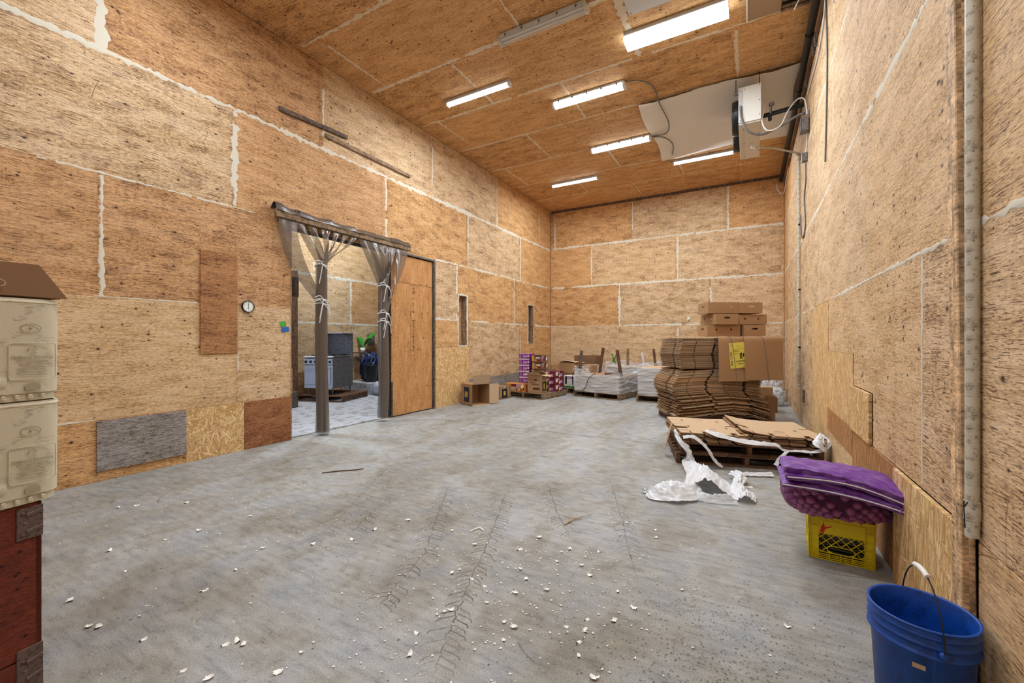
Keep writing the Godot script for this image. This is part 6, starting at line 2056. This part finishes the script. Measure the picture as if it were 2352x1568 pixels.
func build_right_goods() -> void:
	var w := 0.333
	var h := 0.28
	var o := thing("milk_crate", "yellow plastic milk crate under the purple sacks by the right wall", "crate", Vector3(0.508, 0, -3.49), -0.05)
	for k in 4:
		var st := new_st()
		crate_side(st, w, h)
		obj("side_panel", st, M.yellow_crate, o, T(0, 0, 0, k * PI * 0.5) * T(0, 0, w * 0.5 - 0.006))
	var bs := new_st()
	for k in 9:
		box(bs, T(lerpf(-0.15, 0.15, k / 8.0), 0.008, 0), Vector3(0.006, 0.008, 0.31), 0.001)
		box(bs, T(0, 0.008, lerpf(-0.15, 0.15, k / 8.0)), Vector3(0.31, 0.008, 0.006), 0.001)
	obj("base_grid", bs, M.yellow_crate, o)
	var z := w * 0.5 - 0.0025
	bs = new_st()
	prism(bs, PackedVector2Array([Vector2(-0.108, 0.172), Vector2(-0.088, 0.170), Vector2(-0.080, 0.198), Vector2(-0.045, 0.216), Vector2(-0.046, 0.220), Vector2(-0.082, 0.210), Vector2(-0.086, 0.226), Vector2(-0.089, 0.246), Vector2(-0.092, 0.226), Vector2(-0.101, 0.212)]), 0.001, T(0, 0, z))
	obj("print", bs, M.red_print, o)
	lettering("moulded_text", o, "3 pure", 0.034, M.yellow_crate, T(0.02, 0.2, z + 0.001), 0.003)

	for k in 5:
		var gs := new_st()
		sheet(gs, 8, 8, func(u: float, v: float) -> Vector3: return Vector3((u - 0.5) * 0.29, 0.012 + 0.006 * sin(u * 6.0 + k) * sin(v * 5.0 + k * 2.0), (0.5 - v) * 0.29), 0.01)
		tag(obj("green_sack", gs, M.mesh_green, self, T(0.508, 0.014 + k * 0.024, -3.49, -0.05)), ["lowest", "second", "third", "fourth", "uppermost"][k] + " folded dark green sack inside the yellow crate, counted from below", "sack", "folded green sacks inside the yellow crate")
	# net sack of bulbs
	var at := Vector3(0.475, 0.405, -3.44)
	var half := Vector3(0.285, 0.13, 0.20)
	o = thing("net_sack", "purple net sack of bulbs resting on the yellow crate", "sack", at, 0.05)
	var st := new_st()
	lump(st, T(0, 0, 0), half * 1.88, 61, 0.05, 0.62, 20, 3.0)
	obj("inner_fill", st, M.bulb_dark, o)
	st = new_st()
	var no := FastNoiseLite.new()
	no.seed = 3
	no.noise_type = FastNoiseLite.TYPE_CELLULAR
	no.frequency = 16.0
	no.cellular_return_type = FastNoiseLite.RETURN_DISTANCE
	sheet(st, 120, 60, func(u: float, v: float) -> Vector3:
		var a := u * TAU
		var b := (v - 0.5) * PI
		var cx := pow(absf(cos(b)), 0.6)
		var p := Vector3(signf(sin(a)) * pow(absf(sin(a)), 0.62) * cx, signf(sin(b)) * pow(absf(sin(b)), 0.62), signf(cos(a)) * pow(absf(cos(a)), 0.62) * cx) * half
		return p * (1.045 - 0.05 * (no.get_noise_3dv(p) + 1.0)))
	obj("netting", st, M.netting, o)
	obj("neck", tube_mesh(path([Vector3(0.26, -0.02, 0.03), Vector3(0.29, -0.08, 0.05), Vector3(0.265, -0.115, 0.07)], 6), func(t): return lerpf(0.06, 0.02, t), 10), M.mesh_purple, o)
	var bulb := new_st()
	lathe(bulb, [Vector2(0.0, -0.021), Vector2(0.012, -0.02), Vector2(0.022, -0.008), Vector2(0.0235, 0.003), Vector2(0.018, 0.015), Vector2(0.007, 0.022), Vector2(0.002, 0.032), Vector2(0.0, 0.033)], 10)
	var bm := mesh_of(bulb)
	var r := RandomNumberGenerator.new()
	r.seed = 9
	var bulb_proto: MeshInstance3D
	for i in 330:
		var v := 1.0 - 2.0 * (i + 0.5) / 330.0
		var b := asin(v)
		var a := i * 2.39996
		var cx := pow(absf(cos(b)), 0.6)
		var d := Vector3(signf(sin(a)) * pow(absf(sin(a)), 0.62) * cx, signf(v) * pow(absf(v), 0.62), signf(cos(a)) * pow(absf(cos(a)), 0.62) * cx)
		if d.y > 0.7 or d.z < -0.6 or d.y < -0.93: continue
		var e: MeshInstance3D
		if bulb_proto == null:
			bulb_proto = MeshInstance3D.new()
			bulb_proto.mesh = bm
			bulb_proto.material_override = M.bulb
			e = bulb_proto
		else:
			e = bulb_proto.duplicate()
		e.name = numbered("garlic_bulb")
		add_child(e)
		e.transform = Transform3D(Basis.from_euler(Vector3(r.randf() * TAU, r.randf() * TAU, r.randf() * TAU)).scaled(Vector3.ONE * r.randf_range(0.95, 1.25)), at + Basis(Vector3.UP, 0.05) * (d * half * 0.93))
		tag(e, "round bulb inside the purple net sack on the crate", "bulb", "bulbs in the purple net sack")

	# folded sacks on top
	for k in 4:
		st = new_st()
		var th: float = [0.022, 0.030, 0.03, 0.036][k]
		var y0: float = [0.515, 0.538, 0.562, 0.588][k]
		var sx: float = [0.60, 0.54, 0.565, 0.575][k]
		var sz: float = [0.42, 0.40, 0.43, 0.42][k]
		sheet(st, 26, 14, func(u: float, v: float) -> Vector3:
			var x := (u - 0.5) * sx
			var q := (0.5 - v) * sz
			var edge := minf(minf(u, 1.0 - u) * 26.0, minf(v, 1.0 - v) * 14.0)
			var bump := 0.014 * sin(u * 5.0 + k) * sin(v * 3.0 + k * 2.0) + 0.018 * sin(u * PI) * sin(v * PI) - 0.075 * pow(u, 2.4) + 0.012 * k * (1.0 - u) * (0.5 - v)
			return Vector3(x, th + bump - (th * 0.35 if edge < 0.9 else 0.0) + 0.003 * sin(u * 40.0 + v * 17.0), q), th)
		var m := obj("folded_sack", st, M.mesh_purple if k != 1 else M.mesh_purple, self, T(0.468, y0, -3.27, [0.02, -0.05, 0.05, 0.0][k]))
		tag(m, ["lowest folded purple mesh sack with a white hem", "second folded purple mesh sack from below, set back in the pile", "second folded purple mesh sack from the top", "topmost folded purple mesh sack of the pile on the net sack"][k], "sack", "folded purple mesh sacks")
		if k == 0 or k == 2:
			var hem := []
			for i in 15:
				var u := i / 14.0
				hem.append(Vector3((u - 0.5) * sx, th * 0.4 + 0.014 * sin(u * 5.0 + k) * sin(k * 2.0) - 0.075 * pow(u, 2.4) + 0.006 * k * (1.0 - u), sz * 0.5 + 0.003))
			obj("white_hem", tube_mesh(hem, 0.004, 6), M.cord_white, m)
	st = new_st()
	tube(st, path([Vector3(0.66, 0.50, -3.12), Vector3(0.69, 0.46, -3.10), Vector3(0.675, 0.44, -3.11), Vector3(0.70, 0.42, -3.10)], 6), 0.004, 5)
	tag(obj("loose_thread", st, M.black_plastic), "black loose thread hanging under the folded sacks' right end", "thread")

	# blue bucket
	o = thing("bucket", "scuffed blue plastic bucket with a white handle grip, right foreground", "bucket", Vector3(0.57, 0, -2.17))
	st = new_st()
	var H0 := 0.38
	lathe(st, [Vector2(0.0, 0.006), Vector2(0.128, 0.006), Vector2(0.134, 0.012), Vector2(0.148, H0 - 0.105), Vector2(0.160, H0 - 0.098), Vector2(0.160, H0 - 0.092), Vector2(0.151, H0 - 0.088), Vector2(0.1515, H0 - 0.066), Vector2(0.159, H0 - 0.062), Vector2(0.159, H0 - 0.056), Vector2(0.152, H0 - 0.052), Vector2(0.1525, H0 - 0.034), Vector2(0.159, H0 - 0.030), Vector2(0.159, H0 - 0.025), Vector2(0.1535, H0 - 0.021), Vector2(0.155, H0 - 0.008), Vector2(0.160, H0 - 0.004), Vector2(0.160, H0), Vector2(0.153, H0 + 0.001), Vector2(0.149, H0 - 0.004), Vector2(0.146, H0 - 0.1), Vector2(0.128, 0.016), Vector2(0.0, 0.016)], 72)
	obj("shell", st, M.bucket_blue, o)
	var ea := 0.10
	var ax := Vector3(sin(ea), 0, cos(ea))
	for s in [-1.0, 1.0]:
		st = new_st()
		lathe(st, [Vector2(0.013, -0.008), Vector2(0.013, 0.008), Vector2(0.008, 0.012), Vector2(0.0, 0.012)], 14, Transform3D(Basis(Quaternion(Vector3.UP, ax * s)), ax * s * 0.158 + Vector3(0, H0 - 0.075, 0)))
		obj("ear", st, M.bucket_blue, o)
	var bail := []
	for i in 25:
		var a := PI * i / 24.0
		bail.append(ax * cos(a) * 0.168 + Vector3(0, H0 - 0.075 + sin(a) * 0.225, 0))
	obj("bail", tube_mesh(bail, 0.0026, 8), M.black_pipe, o)
	st = new_st()
	tube(st, [ax * 0.05 + Vector3(0, H0 + 0.143, 0), ax * 0.02 + Vector3(0, H0 + 0.150, 0), ax * -0.02 + Vector3(0, H0 + 0.150, 0), ax * -0.05 + Vector3(0, H0 + 0.143, 0)], 0.0095, 14)
	obj("grip", st, M.white, o)
	block("paper_scrap", o, M.card_pale, Vector3(0.035, 0.016, 0.002), T(0, 0, 0, 0.05) * T(-0.05, 0.235, 0.1375, -0.35, -0.04), 0.0005)


# ---------------------------------------------------------------- red bin and totes in the left foreground

func build_bins() -> void:
	# the far right corner of the bin stands at (-2.49, -0.56); its long side runs back towards the camera's left
	var turn := PI * 0.5 + 0.145
	var f := Transform3D(Basis(Vector3.UP, turn), Vector3(-2.49, 0, -0.56))      # local x runs into the room along the visible side (away from the camera is +x), +z faces the camera
	var o := thing("red_bin", "dark red plywood bin with metal corner plates, left foreground", "bin", f.origin, turn)
	var L := 1.2
	var D := 1.0
	var h := 0.755
	block("side_board", o, M.ply_red, Vector3(L, h * 0.80, 0.02), T(-L * 0.5, h * 0.60, -0.01), 0.003)
	block("side_board", o, M.ply_red, Vector3(L, h * 0.19, 0.02), T(-L * 0.5, h * 0.095 + 0.004, -0.008), 0.003)
	block("end_board", o, M.ply_red, Vector3(0.02, h, D), T(-0.01, h * 0.5, -D * 0.5), 0.003)
	block("end_board", o, M.ply_red, Vector3(0.02, h, D), T(-L + 0.01, h * 0.5, -D * 0.5), 0.003)
	block("side_board", o, M.ply_red, Vector3(L, h, 0.02), T(-L * 0.5, h * 0.5, -D + 0.01), 0.003)
	block("bottom_board", o, M.ply_red, Vector3(L, 0.02, D), T(-L * 0.5, 0.05, -D * 0.5), 0.003)
	for y in [h - 0.075, 0.10]:
		for x in [-0.035, -L + 0.035]:
			var pl := block("corner_plate", o, M.rust_plate, Vector3(0.075, 0.125 if y > 0.3 else 0.18, 0.004), T(x, y, 0.003), 0.002)
			for s in [[-0.02, 0.04], [-0.015, 0.0], [-0.02, -0.045], [0.015, 0.03], [0.015, -0.025]]:
				var st := new_st()
				lathe(st, [Vector2(0.006, 0.0), Vector2(0.004, 0.003), Vector2(0.0, 0.0035)], 10, T(s[0], s[1], 0.0018, 0, PI * 0.5))
				obj("rivet", st, M.rust_plate, pl)
			for s in [0.035, -0.03]: block("rib", pl, M.rust_plate, Vector3(0.05, 0.016, 0.006), T(0.012, s, 0.003, 0, 0, 0.15), 0.003)
	# two totes and a carton on them
	for k in 2:
		var y := h + 0.004 + k * 0.404
		o = thing("plastic_tote", ["lower beige plastic tote standing on the red bin", "upper beige plastic tote under the brown carton flap"][k], "tote", f * Vector3(0.066, y, 0.02), turn, "beige totes on the red bin")
		var w := 0.74
		var d := 0.56
		var st := new_st()
		# rounded tub, tapered a little, with a thick foot rim
		for lv in [[0.0, 0.030, 0.016], [0.030, 0.40, 0.0]]:
			var n := 48
			var y0: float = lv[0]
			var y1: float = lv[1]
			sheet(st, n, 6, func(u: float, v: float) -> Vector3:
				var a := u * TAU
				var p := Vector2(signf(sin(a)) * pow(absf(sin(a)), 0.22), signf(cos(a)) * pow(absf(cos(a)), 0.22))
				var yy := lerpf(y0, y1, v)
				var s := 1.0 - (0.02 if y0 < 0.01 else 0.0) - 0.006 * (1.0 - yy / 0.4)
				return Vector3(-w * 0.5 + p.x * w * 0.5 * s, yy, -d * 0.5 + p.y * d * 0.5 * s))
		obj("tub", st, M.tote, o)
		st = new_st()
		sheet(st, 48, 3, func(u: float, v: float) -> Vector3:
			var a := u * TAU
			var s := 1.006 - v * 0.03
			return Vector3(-w * 0.5 + signf(sin(a)) * pow(absf(sin(a)), 0.22) * w * 0.5 * s, 0.385 + (0.015 if v > 0.2 else 0.0) - v * 0.002, -d * 0.5 + signf(cos(a)) * pow(absf(cos(a)), 0.22) * d * 0.5 * s))
		obj("rim", st, M.tote, o)
		for y2 in [0.345, 0.365, 0.385]: block("hand_rib", o, M.tote, Vector3(0.30, 0.006, 0.022), T(-w * 0.5 - 0.055, y2 - 0.012, -0.004), 0.002)
		st = new_st()
		sheet(st, 10, 8, func(u: float, v: float) -> Vector3: return Vector3(-0.36 + u * 0.19, 0.06 + v * 0.16 * (1.0 - u * 0.75), 0.002 + 0.045 * sin(minf(1.0, v * 1.3) * PI) * (1.0 - u) + 0.001))
		obj("stacking_lug", st, M.tote, o)
		st = new_st()
		tube(st, path([Vector3(-0.155, 0.085, 0.0015), Vector3(-0.045, 0.085, 0.0015)], 2), 0.0016, 5)
		tube(st, path([Vector3(-0.155, 0.225, 0.0015), Vector3(-0.045, 0.225, 0.0015)], 2), 0.0016, 5)
		tube(st, path([Vector3(-0.165, 0.095, 0.0015), Vector3(-0.165, 0.215, 0.0015)], 2), 0.0016, 5)
		tube(st, path([Vector3(-0.035, 0.095, 0.0015), Vector3(-0.035, 0.215, 0.0015)], 2), 0.0016, 5)
		for s in [[-0.155, 0.095, PI, 0], [-0.045, 0.095, -PI * 0.5, 0], [-0.045, 0.215, 0.0, 0], [-0.155, 0.215, PI * 0.5, 0]]:
			var arc := []
			for i in 6: arc.append(Vector3(s[0] + cos(s[2] + i * PI * 0.1) * 0.01, s[1] + sin(s[2] + i * PI * 0.1) * 0.01, 0.0015))
			tube(st, arc, 0.0016, 5)
		obj("moulded_frame", st, M.tote, o)
		var sy := 0.0
		for i in 6: block("moulded_line", o, M.tote_dark, Vector3([0.09, 0.075, 0.06, 0.07, 0.09, 0.08][i], 0.0025, 0.001), T(-0.1, 0.155 - i * 0.0105, 0.0012), 0.0003)
		lettering("moulded_text", o, "Tidbury Plastics", 0.011, M.tote_dark, T(-0.1, 0.170, 0.0015), 0.0008)
		st = new_st()
		for i in 3:
			var arc := []
			for q in 8: arc.append(Vector3(-0.1 + cos(i * TAU / 3.0 + q * 0.2) * 0.012, 0.198 + sin(i * TAU / 3.0 + q * 0.2) * 0.012, 0.0015))
			tube(st, arc, 0.0016, 5)
		obj("moulded_mark", st, M.tote_dark, o)
		st = new_st()
		var oval := []
		for i in 25: oval.append(Vector3(-0.105 + cos(TAU * i / 24.0) * 0.028, 0.285 + sin(TAU * i / 24.0) * 0.017, 0.0012))
		tube(st, oval, 0.0013, 5)
		lathe(st, [Vector2(0.005, 0.0), Vector2(0.003, 0.002), Vector2(0.0, 0.002)], 10, T(-0.105, 0.285, 0.0008, 0, PI * 0.5))
		obj("moulded_ring", st, M.tote_dark, o)
		st = new_st()
		var lug := PackedVector2Array([Vector2(-0.022, 0.0)])
		for i in 9: lug.append(Vector2(-0.022 * cos(PI * i / 8.0), 0.012 + 0.016 * sin(PI * i / 8.0)))
		lug.append(Vector2(0.022, 0.0))
		prism(st, lug, 0.003, T(-0.1, 0.042, 0.0))
		obj("drain_lug", st, M.tote_dark, o)
		for i in 18: block("foot_nub", o, M.tote, Vector3(0.014, 0.018, 0.01), T(-0.07 - i * 0.036, 0.016, -0.004), 0.003)
	# open brown carton on the totes, its flap leaning out
	var y := h + 0.004 + 0.808
	o = thing("carton", "brown carton with one raised flap on top of the beige totes", "carton", f * Vector3(0.066, y, 0.02), turn)
	block("base", o, M.card_dark, Vector3(0.70, 0.008, 0.52), T(-0.36, 0.006, -0.28), 0.002)
	var st := new_st()
	prism(st, PackedVector2Array([Vector2(-0.70, 0.004), Vector2(0.004, 0.004), Vector2(-0.075, 0.135), Vector2(-0.70, 0.118)]), 0.007, T(0, 0, -0.008, 0, -0.12))
	obj("flap", st, M.card_dark, o)
	obj("hole_ring", tube_mesh(path([Vector3(-0.235, 0.045, 0.008), Vector3(-0.205, 0.035, 0.008), Vector3(-0.18, 0.04, 0.008), Vector3(-0.178, 0.055, 0.006), Vector3(-0.2, 0.068, 0.005)], 6), 0.0018, 6), M.card_pale, o)


# ---------------------------------------------------------------- litter on the floor

func husk_mesh(seed_: int, size: float) -> ArrayMesh:
	var st := new_st()
	var no := FastNoiseLite.new()
	no.seed = seed_
	no.frequency = 1.2
	sheet(st, 5, 4, func(u: float, v: float) -> Vector3:
		var x := (u - 0.5) * 2.0
		var z := (v - 0.5) * 2.0
		var k := 0.6 + 0.5 * no.get_noise_2d(x * 2.0, z * 2.0 + 9.0)
		return Vector3(x * k, 0.25 * x * x + 0.2 * z * z * sin(seed_) + 0.15 * no.get_noise_2d(x * 3.0, z * 3.0) + 0.05, z * 0.7 * k) * size, 0.0)
	return mesh_of(st)


func build_litter() -> void:
	var r := RandomNumberGenerator.new()
	r.seed = 23
	var shapes := []
	for k in 6: shapes.append(husk_mesh(k + 1, 0.019))
	# the larger flakes lie singly
	var spots := LITTER
	var i := 0
	for s in spots:
		var m := obj("garlic_skin", shapes[i % 6], M.husk, self, T(s.x, 0.002, s.y, r.randf() * TAU).scaled_local(Vector3.ONE * r.randf_range(0.8, 1.5)))
		tag(m, "pale papery garlic skin lying on the concrete floor", "garlic skin", "garlic skins on the floor")
		i += 1
	var mm := MultiMesh.new()
	mm.transform_format = MultiMesh.TRANSFORM_3D
	mm.mesh = husk_mesh(9, 0.007)
	mm.instance_count = 900
	for k in 900:
		var p := Vector2(r.randfn(-1.15, 0.45), r.randfn(-2.2, 0.6)) if k < 480 else Vector2(r.randfn(-3.2, 0.9), r.randfn(-2.4, 0.7)) if k < 720 else Vector2(r.randf_range(-5.2, 0.2), r.randf_range(-8.0, -0.8))
		p = p.clamp(Vector2(-5.4, -9), Vector2(0.3, -0.6))
		mm.set_instance_transform(k, T(p.x, 0.0015, p.y, r.randf() * TAU).scaled_local(Vector3.ONE * r.randf_range(0.5, 1.5)))
	var o := MultiMeshInstance3D.new()
	o.name = numbered("skin_crumbs")
	o.multimesh = mm
	o.material_override = M.husk
	add_child(o)
	tag(o, "fine crumbs of pale skin strewn over the concrete floor", "crumbs", "", "stuff")
	o = null
	var d := thing("dry_stalk", "dry forked onion stalk on the floor left of the film heap", "stalk", Vector3(-1.18, 0.004, -3.15))
	obj("stem", tube_mesh(path([Vector3(-0.04, 0.0, 0.16), Vector3(-0.02, 0.006, 0.08), Vector3(0.02, 0.01, 0.0), Vector3(0.09, 0.008, -0.10)], 6), func(t): return lerpf(0.006, 0.002, t), 6), M.husk_tan, d)
	obj("stem", tube_mesh(path([Vector3(-0.09, 0.002, 0.03), Vector3(-0.02, 0.006, 0.03), Vector3(0.03, 0.008, -0.02)], 6), 0.003, 6), M.husk_tan, d)
	tag(obj("twig", tube_mesh(path([Vector3(-3.92, 0.004, -2.90), Vector3(-3.82, 0.008, -3.02), Vector3(-3.72, 0.006, -3.12), Vector3(-3.66, 0.004, -3.22)], 6), 0.006, 6), M.pallet_brown), "thin brown twig on the floor before the grey board", "twig")
	tag(obj("twig", tube_mesh(path([Vector3(-1.78, 0.004, -2.55), Vector3(-1.75, 0.008, -2.62), Vector3(-1.70, 0.005, -2.60)], 6), 0.005, 6), M.husk), "small pale curl of stalk on the floor among the tyre tracks", "twig")
	tag(block("white_bolt", self, M.white, Vector3(0.012, 0.012, 0.035), T(0.03, 0.006, -1.93, 0.5), 0.003), "small white plug lying on the floor left of the bucket", "plug")


const LITTER: Array[Vector2] = [
	Vector2(-2.31, -2.47), Vector2(-2.81, -0.79), Vector2(-2.77, -0.81), Vector2(-2.10, -1.05), Vector2(-2.08, -1.09), Vector2(-3.29, -1.09), Vector2(-3.45, -1.91), Vector2(-3.23, -2.00), Vector2(-4.22, -1.80), Vector2(-4.60, -1.47), Vector2(-4.53, -1.57), Vector2(-1.56, -2.04), Vector2(-1.54, -2.09), Vector2(-1.37, -1.73), Vector2(-1.35, -1.76), Vector2(-1.39, -1.54), Vector2(-1.32, -1.42), Vector2(-1.31, -2.02), Vector2(-1.13, -2.05), Vector2(-1.00, -1.80), Vector2(-1.00, -1.70), Vector2(-0.78, -1.93), Vector2(-0.69, -1.96), Vector2(-0.66, -1.78), Vector2(-0.56, -1.69), Vector2(-0.91, -2.50), Vector2(-0.83, -2.42), Vector2(-0.71, -2.03), Vector2(-0.87, -2.72), Vector2(-1.34, -2.49), Vector2(-1.22, -2.28), Vector2(-0.99, -2.16), Vector2(-1.14, -2.20), Vector2(-1.42, -2.05), Vector2(-0.82, -3.26), Vector2(-0.61, -3.23), Vector2(-0.58, -3.11), Vector2(-0.33, -2.53), Vector2(0.16, -2.46), Vector2(-0.69, -1.86), Vector2(-0.69, -1.95), Vector2(-0.59, -2.09), Vector2(-1.22, -1.90), Vector2(-1.06, -1.81), Vector2(-2.61, -1.86), Vector2(-2.73, -1.42), Vector2(-2.66, -1.22), Vector2(-2.03, -1.09), Vector2(-1.95, -0.91), Vector2(-1.75, -1.19), Vector2(-1.73, -1.07), Vector2(-2.47, -0.88), Vector2(-3.71, -1.14), Vector2(-3.57, -1.40), Vector2(-3.52, -1.58), Vector2(-2.85, -1.66), Vector2(-3.18, -0.82), Vector2(-2.09, -0.88), Vector2(-2.42, -2.23), Vector2(-2.43, -2.04), Vector2(-1.30, -2.71), Vector2(-1.08, -2.59), Vector2(-1.06, -2.47), Vector2(-1.05, -2.66), Vector2(-0.64, -2.34), Vector2(-0.53, -2.24), Vector2(-1.64, -2.40), Vector2(-1.90, -2.49),
]
